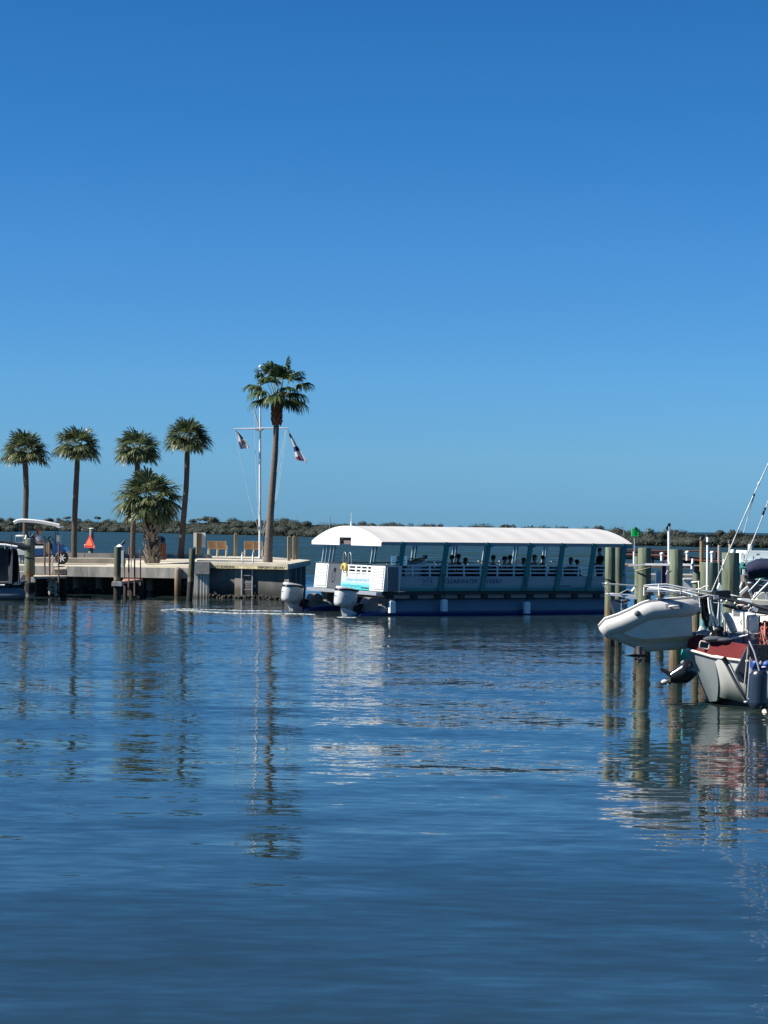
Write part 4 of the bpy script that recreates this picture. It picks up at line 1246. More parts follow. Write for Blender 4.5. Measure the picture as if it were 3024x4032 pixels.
mb = MB(); mb.box((cx + .4, .85, 2.18), (.34, .3, .06), Matrix.Rotation(R(-12), 3, 'Y')); mb.box((cx + .62, .85, 2.28), (.10, .2, .14)); mb.box((cx - .28, .8, 2.12), (.2, .3, .07), Matrix.Rotation(R(35), 3, 'Y')); mb.build('instruments', BLACKG, ferry)
mb = MB(); mb.box((xh0 - .25, .6, 1.87), (.36, .4, .09)); mb.box((xh0 - .1, .6, 1.7), (.08, .1, .5)); mb.build('helm_stool', BLACK, ferry)
mb = MB(); mb.tube([(xh1 + .1, .9, 2.10), (xh1 + .9, .9, 2.10)], .03, 6); mb.tube([(xh1 + .42, .88, 2.1), (xh1 + .42, .88, 1.85)], .035, 6); mb.sph((xh1 + .55, .86, 1.98), .05); mb.build('grab_rail', ALU, ferry)
# small lamps on the far rail
for px in (1893, 1975, 2036, 2180, 2262, 2285):
    mb = MB(); y = BEAM - .1; x = lx(px, y, 1.98); mb.box((x, y, 2.02), (.26, .05, .045)); mb.build('rail_fitting', FW, ferry)
# fenders
for px, zt in ((1545, .58), (1750, .62), (2076, .50)):
    x = lx(px, -.2, .4)
    t = thing('boat_fender', {1545: 'white block fender nearest the ferry stern', 1750: 'white block fender under the ferry letters', 2076: 'white block fender farthest forward on the ferry side'}[px], 'fender', S0 + UF * x - VF * .17 + V((0, 0, zt - .45)), AL, 'white fenders hung on the ferry side')
    mb = MB(); mb.box((0, 0, .22), (.235, .16, .44)); mb.box((0, 0, .45), (.15, .1, .03)); mb.build('cushion', WHITE, t)
    mb = MB(); mb.tube([(-.07, 0, .46), (0, 0, .62), (.07, 0, .46)], .02, 5); mb.tube([(0, 0, .62), (-.02, .10, 1.5)], .012, 5); mb.build('lanyard', BLACK, t)
# outboards
OBW = M('outboard_white', (.47, .48, .475), .28, var=.03, coat=.5)
def outboard(y, lab):
    t = thing('outboard_motor', lab, 'outboard motor', S0 + VF * y - UF * 1.18, AL, 'white outboards on the ferry stern')
    t.scale = (1.22, 1.22, .88)
    # cowl: stacked sections, x aft negative
    secs = [(.44, -.36, .26, .22), (.47, -.40, .30, .25), (.60, -.42, .32, .27), (.95, -.40, .34, .27), (1.10, -.37, .34, .26)]
    mb = MB(); rows = []
    for z, xa, xb, hw in secs:
        row = []
        for k in range(25):
            a = 2 * math.pi * k / 24; c, s = math.cos(a), math.sin(a)
            q = 2.6
            cx_ = abs(c) ** (2 / q) * (1 if c > 0 else -1); sy = abs(s) ** (2 / q) * (1 if s > 0 else -1)
            row.append(V(((xa + xb) / 2 + (xb - xa) / 2 * cx_, hw * sy, z)))
        rows.append(row)
    mb.grid(rows); mb.build('cowling', OBW, t)
    mb = MB(); rows = []
    for z, xa, xb, hw, tilt in ((1.10, -.37, .34, .26, 0), (1.15, -.36, .33, .255, .05), (1.20, -.36, .29, .24, .16), (1.24, -.34, .22, .20, .24), (1.25, -.24, .1, .1, .26)):
        row = []
        for k in range(25):
            a = 2 * math.pi * k / 24; c, s = math.cos(a), math.sin(a)
            cx_ = abs(c) ** .77 * (1 if c > 0 else -1); sy = abs(s) ** .77 * (1 if s > 0 else -1)
            x = (xa + xb) / 2 + (xb - xa) / 2 * cx_
            row.append(V((x, hw * sy, z + tilt * -(x) * .9)))
        rows.append(row)
    mb.grid(rows); mb.add(rows[-1], [list(range(24))]); mb.build('top_cover', OBW, t)
    mb = MB(); pts = []
    for k in range(13):
        a = math.pi * (.5 + 1.0 * k / 12) + .0
        c, s = math.cos(a), math.sin(a); cx_ = abs(c) ** .77 * (1 if c > 0 else -1); sy = abs(s) ** .77 * (1 if s > 0 else -1)
        pts.append(V((-.02 + .33 * cx_, .246 * sy, 1.155)))
    pts = [V((.28, .24, 1.09))] + pts + [V((.28, -.24, 1.09))]
    mb.tube(pts, .055, 6); mb.build('air_intake', BLACKG, t)
    mb = MB(); rows = []
    for z, xa, xb, hw in ((.45, -.30, .26, .21), (.40, -.22, .26, .17), (.32, -.12, .24, .12), (.2, -.08, .24, .10), (0, -.05, .22, .09), (-.35, -.04, .2, .06)):
        rows.append([V(((xa + xb) / 2 + (xb - xa) / 2 * math.cos(2 * math.pi * k / 16), hw * math.sin(2 * math.pi * k / 16), z)) for k in range(17)])
    mb.grid(rows[::-1]); mb.build('leg', OBW, t)
    mb = MB(); mb.box((-.13, 0, -.02), (.40, .34, .03)); mb.build('anti_cavitation_plate', OBW, t)
    mb = MB(); mb.box((.34, 0, .22), (.24, .30, .52)); mb.tube([(.35, -.2, .5), (.6, -.15, .42), (.85, -.05, .5)], .05, 6); mb.tube([(.35, .2, .5), (.6, .15, .46), (.9, .05, .5)], .05, 6); mb.build('mount', BLACK, t)
    G = M('motor_grey', (.30, .31, .33), .5)
    mb = MB(); mb.box((-.2, -.274, .86), (.14, .006, .05)); mb.box((-.16, -.274, .78), (.3, .006, .012)); mb.box((.1, -.272, .58), (.1, .01, .09)); mb.build('side_marks', G, t)
    text_obj('250', 'lettering', G, (-.415, .06, .86), (0, -1, 0), (0, 0, 1), .09, t, .006, world=False)
    return t
outboard(BEAM - .62, 'white outboard motor at the far port corner of the ferry stern')
outboard(.62 + .0, 'white outboard motor at the near starboard corner of the ferry stern')
# passengers
def seat_at(px, y, z=.93):
    x = lx(px, y, 2.05); return S0 + UF * x + VF * y + V((0, 0, z))
GP = 'passengers sitting in the ferry'
FWD = AL + R(90)      # people face local -Y; turned so that they look along the ferry
for px, y, dz, face_, shirt, hair, hat, turn, lb in [
    (1778, .8, 1.02, 0, CLR, HAIRD, CLB, .3, 'passenger in a dark red shirt and cap right of the second ferry post'),
    (1803, 1.2, 1.06, 0, CLB, HAIRD, CLB, .5, 'passenger in black with a wide cap beside the red shirt'),
    (1832, 1.0, .93, 0, CLG, HAIRB, None, .2, 'passenger in olive with long brown hair, third from the ferry stern'),
    (1941, .9, 1.02, 0, CLB, HAIRD, CLG, .6, 'passenger in black with an olive cap right of the word gap post'),
    (1985, 1.3, .97, 0, CLN, HAIRD, CLN, -.4, 'passenger in navy and navy cap left of a close pair'),
    (2007, .9, 1.02, 0, CLN, HAIRD, CLB, .3, 'passenger in navy with a black cap, right of a close pair'),
    (2061, 1.4, .94, 0, CLG, HAIRB, None, 0, 'brown haired passenger in olive just left of the fourth ferry post'),
    (2104, .9, 1.06, 0, CLT, HAIRB, None, -.6, 'passenger in tan with a raised arm right of the fourth post'),
    (2137, 1.2, 1.03, 0, CLB, HAIRD, None, .2, 'dark haired passenger in black between the fourth and fifth post'),
    (2247, 1.0, .96, 0, CLG, HAIRB, None, 0, 'brown haired passenger alone in the sixth window of the ferry'),
    (2271, 1.9, .86, 0, CLN, HAIRD, None, 0, 'low seated passenger in navy by the white rail fitting')]:
    person(lb, seat_at(px, y, dz - .01), FWD + face_, 'sit', shirt, CLN, hair, hat, GP, 'raised' if 'raised' in lb else 'lap', turn)
person('black clad crew member standing at the ferry bow rail', seat_at(2362, 1.3, .93), FWD + R(180), 'stand', CLB, CLB, HAIRD, None, None, 'lap', .2)

# foam behind the propellers
mb = MB(); rg = random.Random(77)
def foam(pts, wd, n):
    for i in range(n):
        t = rg.random() * (len(pts) - 1); k = int(min(t, len(pts) - 2)); u = t - k
        px = pts[k][0] + (pts[k + 1][0] - pts[k][0]) * u; py = pts[k][1] + (pts[k + 1][1] - pts[k][1]) * u
        c = PZ(px, py, 0.0) + V((0, rg.gauss(0, 1) * wd, 0)); s = rg.uniform(.025, .085)
        mb.sph(c + V((0, 0, .0)), (s * rg.uniform(.9, 2.4), s * rg.uniform(.8, 1.6), s * rg.uniform(.10, .30)), 7, 4)
foam([(640, 2403), (700, 2398), (800, 2400), (900, 2403), (1000, 2405), (1110, 2406)], .07, 150)
foam([(700, 2402), (760, 2405), (850, 2411), (950, 2416), (1040, 2415), (1105, 2418)], .09, 260)
foam([(1105, 2418), (1160, 2417), (1240, 2420)], .12, 60); foam([(1330, 2430), (1400, 2432)], .1, 20)
tag(mb.build('wake_foam', M('foam', (.42, .45, .42), .8, var=.1)), 'white foam streaks churned up behind the ferry outboards', 'foam', kind='stuff')
# ------------------------------------------------------------------ mooring piles at right
def piling(px, pyb, pyt, wpx, lab, mat_=None, d=None, lean=(0, 0), top='flat', grp='round timber mooring piles', seed=1, zb=-1.2):
    """px, pyb: centre column and waterline row"""
    if d is None: o = PZ(px, pyb, 0.0)
    else: o = P(px, 2300, d); o.z = 0
    H = P(px, pyt, o.y).z; r_ = wpx / 2 * o.y / FPX
    mb = MB(); n = 22
    pr = [(r_ * 1.06, zb), (r_ * 1.05, 0), (r_ * 1.02, H * .4), (r_, H * .8), (r_ * .99, H - .02), (r_ * .95, H)]
    rot = Matrix.Rotation(lean[0], 3, 'Y') @ Matrix.Rotation(lean[1], 3, 'X')
    mb.lathe(pr, (0, 0, 0), n, rot, wob=.012, seed=seed)
    ob = mb.build('mooring_pile', mat_ or PILE); ob.location = (o.x, o.y, 0)
    tag(ob, lab, 'piling', grp)
    return ob, V((o.x, o.y, H)), r_
piling(2402, 2545, 2155, 40, 'green mooring pile with brown foot, front one of the pair before the ferry bow', seed=2, d=59.6)
piling(2434, 2545, 2156, 32, 'green mooring pile directly behind right of the pair before the ferry bow', seed=3, d=60.6)
piling(2533, 2607, 2157, 53, 'thick green mooring pile under the green day marker', seed=4)
piling(2510, 2560, 2190, 24, 'slim pale pile tight behind the pile under the day marker', seed=5, d=55)
piling(2660, 2692, 2163, 52, 'thick mooring pile with tan foot standing behind the dinghy', seed=6, lean=(R(-.35), 0))
R4, r4t, r4r = piling(2881, 2780, 2176, 70, 'widest green mooring pile crossed by the rope stay', seed=7, d=43.5, lean=(R(-.6), 0))
piling(2792, 2700, 2214, 70, 'short broad olive pile behind the white pipe with the capped top', seed=8, d=47.5)
piling(2742, 2600, 2250, 31, 'short low pile with a rope loop and a black box on top', seed=9, d=52)
piling(2761, 2560, 2124, 15, 'slim brown pile with a dark pointed cap behind the broad olive pile', mat_=M('tan_pole', (.24, .17, .08), .8, var=.3, scale=7, stretch=(1, 1, .2)), d=64, seed=10)
piling(2830, 2560, 2146, 12, 'slim pale grey pole between the broad olive pile and the widest pile', mat_=WOODG, d=62, seed=11)
piling(2873, 2500, 2136, 13, 'far slim pile with dark cap seen above the widest pile', mat_=WOODG, d=80, seed=12)
piling(2955, 2520, 2142, 24, 'far pile with a white band top above the white cabin roof', mat_=M('white_banded', (.45, .45, .43), .7, var=.3), d=75, seed=13)
def cone_cap(px, py, d, r_, h, mat_, lab, nm='pile_cap'):
    p = P(px, py, d); mb = MB(); mb.lathe([(r_, 0), (r_ * .95, h * .15), (0, h)], n=14)
    ob = mb.build(nm, mat_); ob.location = p; tag(ob, lab, 'pile cap', 'caps on pile tops')
cone_cap(2761, 2125, 64, .085, .14, BLACK, 'black cone cap on the slim brown pile')
cone_cap(2873, 2137, 80, .1, .16, BLACK, 'black cone cap on the far slim pile above the widest pile')
p = P(2884, 2176, 43.5); mb = MB(); mb.lathe([(.055, 0), (.055, .03), (.04, .06), (0, .072)], n=14); ob = mb.build('pile_cap', WHITE); ob.location = p; tag(ob, 'small white dome cap on the widest green pile', 'pile cap', 'caps on pile tops')
# rope and hose loops round the piles
def loop(px, py, d, r_, mat_, lab, tilt=.2, thick=.018, nm='mooring_rope'):
    c = P(px, py, d); mb = MB()
    mb.tube([c + V((r_ * math.cos(a), r_ * math.sin(a), tilt * r_ * math.cos(a))) for a in [k * math.pi / 12 for k in range(24)]], thick, 6, closed=True)
    tag(mb.build(nm, mat_), lab, 'rope', 'rope loops round the mooring piles')
loop(2533, 2241, 52.6, .19, M('pale_hose', (.22, .20, .15), .7), 'pale hose loop round the pile under the day marker', .25, .02)
loop(2660, 2242, 45.4, .165, M('dark_hose', (.05, .055, .045), .6), 'dark hose loop round the pile behind the dinghy', .3, .02)
loop(2402, 2285, 59.6, .165, BLACK, 'black rope turn round the front pile of the ferry bow pair', -.3, .022)
loop(2742, 2291, 52, .115, ROPEW, 'white rope turn round the short low pile', .1, .022)
mb = MB(); mb.tube([P(2750, 2288, 51.8), P(2752, 2310, 51.7), P(2751, 2345, 51.6)], .016, 6); tag(mb.build('rope_tail', ROPEW), 'loose white rope tail hanging from the short low pile', 'rope')
loop(2893, 2346, 43.2, .2, ROPEW, 'white rope loop low on the widest pile', -.2, .014)
mb = MB(); c = P(2742, 2241, 51.9); mb.box(c, (.13, .12, .13)); mb.box(c + V((0, -.0, .07)), (.08, .14, .02)); tag(mb.build('control_box', BLACK), 'black control box sitting on the short low pile', 'box')

# white pipes and poles
def pole(pts, d, r_, mat_, lab, nm='white_pipe', cat='pipe', grp='white plastic pipes'):
    mb = MB(); mb.tube([P(x, y, d) for x, y in pts], r_, 10); return tag(mb.build(nm, mat_), lab, cat, grp)
t = thing('white_pipe', 'tall white plastic pipe with an elbow foot beside the pile behind the dinghy', 'pipe', P(2636, 2222, 47), group='white plastic pipes')
mb = MB(); mb.tube([P(2635, 2061, 47), P(2634, 2090, 47), P(2634, 2214, 47)], .032, 10); mb.build('shaft', WHITE, t, True)
mb = MB(); mb.tube([P(2634, 2210, 47), P(2636, 2218, 47), P(2645, 2219, 46.9), P(2655, 2217, 46.8)], .034, 10); mb.build('elbow', WHITE, t, True)
mb = MB(); mb.tube([P(2635, 2060, 47), P(2635, 2072, 47)], .036, 10); mb.prism([P(2631, 2066, 46.97), P(2621, 2080, 46.97), P(2631, 2092, 46.97)], V((0, .03, 0))); mb.build('end_cap', BLACK, t, True)
t = thing('white_pipe', 'white plastic pipe with a black collar and white cap before the broad olive pile', 'pipe', P(2787, 2326, 45), group='white plastic pipes')
mb = MB(); mb.tube([P(2786.5, 2140, 45), P(2785, 2323, 45)], .028, 10); mb.build('shaft', WHITE, t, True)
mb = MB(); mb.tube([P(2787, 2136, 45), P(2787, 2144, 45)], .044, 10); mb.build('collar', BLACK, t, True)
mb = MB(); mb.tube([P(2787, 2115, 45), P(2787, 2134, 45)], .034, 10); mb.build('cap', WHITE, t, True)
pole([(2729, 2200), (2725, 2230), (2723, 2257)], 50, .032, WHITE, 'short leaning white pipe left of the slim brown pile')
pole([(2851, 2202), (2845, 2243)], 43, .018, WHITE, 'short thin white pipe on the left face of the widest pile')
# green day marker
dm = 62
t = thing('day_marker', 'bright green square channel marker on a thin pole behind the mooring piles', 'sign', P(2498, 2225, dm))
GRN = M('marker_green', (.01, .62, .12), .5, var=.05); GRD = M('marker_dark_green', (.003, .10, .03), .5)
c = P(2501, 2098, dm); s = 27 * dm / FPX
mb = MB(); mb.box(c, (s, .10, s * 1.02)); mb.build('lantern_box', GRN, t, True)
mb = MB(); mb.lathe([(.07, 0), (.08, .03), (.04, .07), (0, .08)], c + V((0, 0, s * .5)), 10); mb.build('lamp', GRD, t, True)
text_obj('5', 'number', GRD, c + V((-.035, -.054, -.05)), (1, 0, 0), (0, 0, 1), .15, t, .006)
mb = MB(); mb.tube([P(2499, 2112, dm), P(2498, 2240, dm)], .022, 8); mb.build('pole', ALU_P, t, True)
mb = MB(); mb.tube([P(2497, 2172, dm - .02), P(2497, 2221, dm - .02)], .035, 8); mb.build('sleeve', WHITE, t, True)

# far boardwalk with red-brown rails
dk = 92
bw = thing('boardwalk', 'far red-brown timber boardwalk with curved rails behind the mooring piles', 'boardwalk', P(2750, 2300, dk).xy.to_3d())
RW = M('rail_red', (.16, .055, .035), .7, var=.25, scale=2); RW2 = M('rail_dark', (.035, .014, .012), .7)
for pts, w_, m_ in (([(2450, 2166), (2560, 2169), (2690, 2170), (2800, 2169), (2840, 2178), (2890, 2184), (2990, 2188)], .07, RW),
                    ([(2450, 2174), (2560, 2175), (2625, 2178), (2690, 2190), (2755, 2199), (2850, 2201), (2990, 2204)], .10, RW2),
                    ([(2450, 2198), (2560, 2199), (2690, 2212), (2755, 2218), (2850, 2222)], .10, RW2),
                    ([(2450, 2186), (2560, 2188), (2625, 2192), (2690, 2204), (2755, 2209), (2850, 2212)], .16, RW)):
    mb = MB(); mb.tube([P(x, y, dk) for x, y in pts], w_ / 2, 6); mb.build('rail', m_, bw, True)
for px, y0, y1 in ((2450, 2164, 2225), (2570, 2168, 2225), (2620, 2172, 2230), (2700, 2172, 2240), (2760, 2172, 2245), (2820, 2172, 2245), (2880, 2182, 2250), (2960, 2190, 2260)):
    mb = MB(); mb.beam(P(px, y0, dk + .1), P(px, y1, dk + .1), .1, .1, up=(0, 1, 0)); mb.build('rail_post', RW, bw, True)
mb = MB(); mb.prism([P(2430, 2222, dk), P(2850, 2232, dk), P(3060, 2240, dk), P(3060, 2251, dk), P(2850, 2244, dk), P(2430, 2232, dk)], V((0, 3.0, 0))); mb.build('deck', M('boardwalk_deck', (.27, .20, .15), .8, var=.2), bw, True)
for px in range(2450, 3060, 75):
    q = P(px, 2250, dk + .6); mb = MB(); mb.tube([V((q.x, q.y, -.8)), V((q.x, q.y, q.z - .05))], .15, 8); mb.build('support_pile', PILED, bw, True)
for i, (px, y0, y1) in enumerate(((2606, 2183, 2208), (2706, 2177, 2207), (2804, 2178, 2216))):
    mb = MB(); a = P(px, y1, dk - .6); b_ = P(px, y0, dk - .6); mb.tube([a, b_], .07, 10); mb.lathe([(.1, 0), (.1, .05), (.05, .09), (0, .1)], b_, 10)
    tag(mb.build('dock_light', WHITE_D), ['white dock light post left of the tall white pipe', 'white dock light post left of the slim brown pile', 'white dock light post right of the capped white pipe'][i], 'dock light', 'white light posts on the boardwalk')
# low dark dock between the piles
ld = thing('low_dock', 'dark low dock with a blue tarpaulin between the two thick piles', 'dock', P(2600, 2400, 70).xy.to_3d())
mb = MB(); mb.box(P(2690, 2262, 70) + V((0, 1, -.12)), (2.3, 2.4, .2)); mb.build('deck', WOODG, ld, True)
for px in (2600, 2690, 2780):
    q = P(px, 2280, 69.5); mb = MB(); mb.tube([V((q.x, q.y, -.8)), V((q.x, q.y, q.z))], .14, 8); mb.build('support_pile', PILED, ld, True)
mb = MB(); mb.box(P(2597, 2278, 69), (.26, .2, .5)); mb.build('blue_bin', M('blue_bin', (.03, .10, .20), .5), ld, True)
mb = MB(); q = P(2620, 2300, 68); rows = []
for i in range(7):
    u = i / 6; rows.append([q + V((-.15 + .42 * v / 6, .1 * math.sin(v), .85 * u * (1 - .25 * abs(v / 6 - .6)))) for v in range(7)])
mb.shell(rows, .04); mb.build('tarpaulin', M('violet_tarp', (.04, .035, .07), .7, var=.3), ld, True)
mb = MB(); mb.beam(P(2622, 2262, 67.6), P(2629, 2245, 67.6), .05, .03); mb.build('white_tag', WHITE, ld, True)

# grey plank laid across the piles
mb = MB(); mb.beam(P(2475, 2227, 52.2), P(2545, 2222, 52.0), .05, .04); mb.beam(P(2545, 2222, 52.0), P(2728, 2224, 49.5), .06, .055)
tag(mb.build('grey_plank', M('plank_grey', (.28, .29, .31), .6, var=.15)), 'long grey plank laid level across the two thick mooring piles', 'plank')

# ------------------------------------------------------------------ moored boat whose bow pulpit points left
db = 54.5
bp = thing('moored_boat', 'white boat bow with a plank pulpit and thin rail, hidden behind the dinghy', 'boat', P(2480, 2440, db).xy.to_3d())
mb = MB(); mb.prism([P(2388, 2339, db), P(2420, 2337, db), P(2508, 2346, db), P(2508, 2360, db), P(2470, 2356, db), P(2440, 2349, db), P(2400, 2345, db)], V((0, .5, 0))); mb.build('bow_pulpit', WHITE, bp, True)
mb = MB(); mb.tube([P(2371, 2297, db), P(2400, 2299, db), P(2460, 2303, db), P(2512, 2307, db)], .018, 8); mb.tube([P(2373, 2298, db), P(2398, 2340, db)], .012, 6); mb.tube([P(2500, 2306, db), P(2512, 2342, db)], .012, 6); mb.build('bow_rail', STEEL, bp, True)
mb = MB(); mb.tube([P(2440, 2338, db), P(2470, 2322, db), P(2495, 2334, db)], .02, 6); mb.build('anchor', ALU_P, bp, True)
mb = MB(); mb.sph(P(2388, 2298, db), (.05, .04, .03)); mb.build('rail_lamp', WHITE, bp, True)
mb = MB(); rows = []
for i in range(6):
    v = i / 5; rows.append([P(2404 + 50 * u + 18 * v, 2362 + 58 * v - 4 * u, db + 1.2 * u - .2) for u in [k / 6 for k in range(7)]])
mb.shell(rows, .06); mb.build('hull', M('slate_hull', (.07, .085, .11), .4), bp, True)
mb = MB(); mb.box(P(2458, 2388, db - .3), (.16, .12, .36)); mb.build('fender', M('grey_fender', (.22, .27, .33), .5), bp, True)
mb = MB(); mb.tube([P(2420, 2362, db - .4), P(2452, 2372, db - .4), P(2480, 2362, db - .4)], .03, 6); mb.build('dark_spar', BLACK, bp, True)
mb = MB(); mb.tube([P(2519, 2290, db + 6), P(2505, 2310, db + 6), P(2488, 2330, db + 6)], .05, 6); tag(mb.build('leaning_rail', WHITE_D), 'pale slanting rail behind the thick pile under the day marker', 'rail')

# ------------------------------------------------------------------ teal skiff with a tilted black outboard
dt = 43.2
ts = thing('teal_skiff', 'teal hulled skiff half hidden behind the sailboat stern', 'boat', P(2740, 2690, dt).xy.to_3d())
TQ = M('teal_gelcoat', (.04, .36, .32), .35, var=.08)
mb = MB(); rows = []
for px, yt, yb, dd in ((2684, 2520, 2584, 0), (2712, 2512, 2640, .1), (2790, 2480, 2690, .6), (2860, 2470, 2700, 1.2), (2960, 2470, 2700, 2.0)):
    rows.append([P(px, yt + (yb - yt) * k / 6, dt + dd - .12 * math.sin(k / 6 * 3)) for k in range(7)])
mb.shell(rows, .05); mb.build('hull', TQ, ts, True)
mb = MB(); mb.prism([P(2766, 2440, dt + 1), P(2794, 2434, dt + 1), P(2800, 2510, dt + 1), P(2766, 2510, dt + 1)], V((0, .4, 0))); mb.build('seat_box', M('teal_faded', (.13, .28, .28), .5, var=.2), ts, True)
mb = MB(); mb.prism([P(2752, 2492, dt + .6), P(2774, 2494, dt + .6), P(2771, 2470, dt + .6), P(2762, 2466, dt + .6)], V((0, .2, 0))); mb.tube([P(2751, 2493, dt + .5), P(2778, 2495, dt + .5)], .025, 6); mb.build('bow_chock', WHITE, ts, True)
ob_ = thing('outboard_motor', 'black outboard motor tilted up out of the water beside the teal skiff', 'outboard motor', P(2690, 2690, dt - .5).xy.to_3d())
do = dt - .45
mb = MB(); rows = []
prof = [(2640, 2646, 2668, 2690), (2660, 2628, 2668, 2691), (2684, 2608, 2660, 2691), (2706, 2590, 2650, 2690), (2726, 2598, 2640, 2676), (2744, 2634, 2645, 2656)]
rr_ = []
for x, y0, y1, y2 in prof:
    cy = (y0 + y2) / 2; h = (y2 - y0) / 2
    rr_.append([P(x, cy + h * math.sin(2 * math.pi * k / 16), do + h * .0042 * math.cos(2 * math.pi * k / 16)) for k in range(17)])
mb.grid(rr_); mb.add(rr_[0], [list(range(16))]); mb.build('cowling', BLACKG, ob_, True)
mb = MB(); mb.tube([P(2600, 2632, do), P(2622, 2644, do), P(2650, 2664, do)], [.03, .045, .06], 8); mb.build('drive_leg', BLACK, ob_, True)
mb = MB(); mb.lathe([(.0, -.09), (.045, -.05), (.05, .02), (.03, .08), (0, .09)], P(2618, 2684, do), 10, Matrix.Rotation(R(80), 3, 'Y')); mb.build('gear_case', M('worn_prop', (.5, .48, .45), .5), ob_, True)
mb = MB()
for k in range(3):
    a = k * 2.094; mb.prism([P(2626, 2686, do), P(2626 + 14 * math.cos(a), 2686 + 14 * math.sin(a), do - .03), P(2626 + 15 * math.cos(a + .7), 2686 + 15 * math.sin(a + .7), do + .03)], V((.02, .01, 0)))
mb.build('propeller', M('prop_dark', (.1, .08, .06), .4, .6), ob_, True)
mb = MB(); mb.prism([P(2680, 2608, do - .1), P(2690, 2600, do - .1), P(2694, 2605, do - .1), P(2684, 2614, do - .1)], V((0, .03, 0))); mb.build('trim_clip', WHITE, ob_, True)

# ------------------------------------------------------------------ the hanging dinghy
lt = V((.05, .69, -.72)).normalized()
ft = V((-.99, -.03, -.08)); ft = (ft - lt * ft.dot(lt)).normalized()
ut = ft.cross(lt).normalized()
if ut.z < 0: ut = -ut          # the inside of the dinghy faces up and away
DU = P(2716, 2388, 40.0)       # stern end of the upper tube
RT = .19
sep = .95
dg = thing('inflatable_dinghy', 'pale grey inflatable dinghy hoisted on its side, bow hanging low to the left', 'dinghy', DU + lt * sep * .5)
def D(x, y, z=0):   # x forward from the stern, y from the upper tube to the lower, z inward
    return DU + ft * x + lt * y + ut * z
PVC = M('dinghy_fabric', (.50, .50, .48), .45, var=.06, scale=4)
PVCH = M('dinghy_hull', (.66, .64, .58), .4, var=.10, scale=3)
SEAM = M('dinghy_seam', (.14, .14, .15), .6)
half = [(-.20, 0.03), (-.04, 0), (.4, 0), (.74, .0), (.82, .02), (.90, .06), (1.08, .18), (1.31, .32), (1.46, .395), (1.56, .44)]
path = half + [(1.59, sep / 2)] + [(x, sep - y) for x, y in half[::-1]]
rise = lambda x: .10 * max(0, (x - .9) / 1.0) ** 2
pts = [D(x, y, rise(x)) for x, y in path]
rs = [.10] + [RT] * (len(pts) - 2) + [.10]
mb = MB(); mb.tube(pts, rs, 20); mb.build('tube', PVC, dg, True)
# rubbing strake along the outside of the tube
sk_ = []
for i, (x, y) in enumerate(path):
    a = V(path[max(i - 1, 0)]); b_ = V(path[min(i + 1, len(path) - 1)]); t_ = (b_ - a).normalized(); n2 = V((t_.y, -t_.x))
    k = RT * .99 if 0 < i < len(path) - 1 else .1
    sk_.append(D(x + n2.x * k * .96, y + n2.y * k * .96, rise(x) + .05))
mb = MB(); mb.tube(sk_[1:-1], .022, 8); mb.build('rub_strake', SEAM, dg, True)
mb = MB(); mb.tube([p + ut * .045 for p in sk_[1:-1]], .014, 8); mb.build('strake_edge', WHITE, dg, True)
# rigid V hull under the floor
mb = MB(); rows = []
for i in range(13):
    u = i / 12; x = -.02 + u * 1.42
    hw = (sep / 2 - .06) * (1 if u < .5 else max(.05, 1 - ((u - .5) / .5) ** 2.2)); dp = -.34 * (1 if u < .6 else max(.25, 1 - ((u - .6) / .4) ** 2 * .75)); up_ = rise(x)
    cy = sep / 2
    rows.append([D(x, cy - hw, up_ - .10), D(x, cy - hw * .62, up_ + dp * .62), D(x, cy - hw * .58, up_ + dp * .64), D(x, cy, up_ + dp), D(x, cy + hw * .58, up_ + dp * .64), D(x, cy + hw * .62, up_ + dp * .62), D(x, cy + hw, up_ - .10)])
mb.shell(rows, .03, sm=False); mb.build('hull', PVCH, dg, True)
mb = MB(); mb.prism([D(0, .08, .22), D(0, .08, -.12), D(0, sep / 2, -.34), D(0, sep - .08, -.12), D(0, sep - .08, .22)], ft * .05); mb.build('transom', PVCH, dg, True)
mb = MB(); mb.prism([D(.1, .12, -.06), D(1.2, .25, .0), D(1.2, sep - .25, .0), D(.1, sep - .12, -.06)], ut * .03); mb.build('floor', PVCH, dg, True)
# handle patch, valves and builder plate on the upper tube
out = (-lt * .75 - ut * .66).normalized()
def patch(x, w_, h_, mat_, nm, k=.203, ang=0):
    o = (-lt * math.cos(ang) - ut * math.sin(ang)).normalized(); tn = o.cross(ft).normalized(); c = D(x, 0, 0) + o * k
    mb = MB(); mb.prism([c - ft * w_ - tn * h_, c + ft * w_ - tn * h_, c + ft * w_ + tn * h_, c - ft * w_ + tn * h_], o * .018); mb.build(nm, mat_, dg, True)
    return c, o, tn
c, o_, tn = patch(.34, .17, .055, M('patch_grey', (.26, .27, .28), .6), 'handle_patch', .192, .62)
mb = MB(); mb.tube([c - ft * .10 + o_ * .02, c - ft * .07 + o_ * .06, c + ft * .07 + o_ * .06, c + ft * .10 + o_ * .02], .016, 6); mb.build('handle', WHITE, dg, True)
for x, y, nm in ((1.06, .11, 'valve'), (-.03, sep * .28, 'drain_plug')):
    c = D(x, y, rise(x)) + (-lt * .80 - ut * .60).normalized() * (RT + .0) if nm == 'valve' else D(-.16, .12, -.05)
    mb = MB(); mb.sph(c, (.06, .05, .06), 12, 8); mb.build(nm, M('valve_grey', (.10, .11, .13), .4), dg, True)
text_obj('Lancer', 'lettering', SEAM, D(.52, 0, 0) + (-lt * .62 + ut * .80).normalized() * .203, -ft, (-lt * .80 + ut * -.2 + V((0, 0, .5))), .07, dg, .004, width=.20)
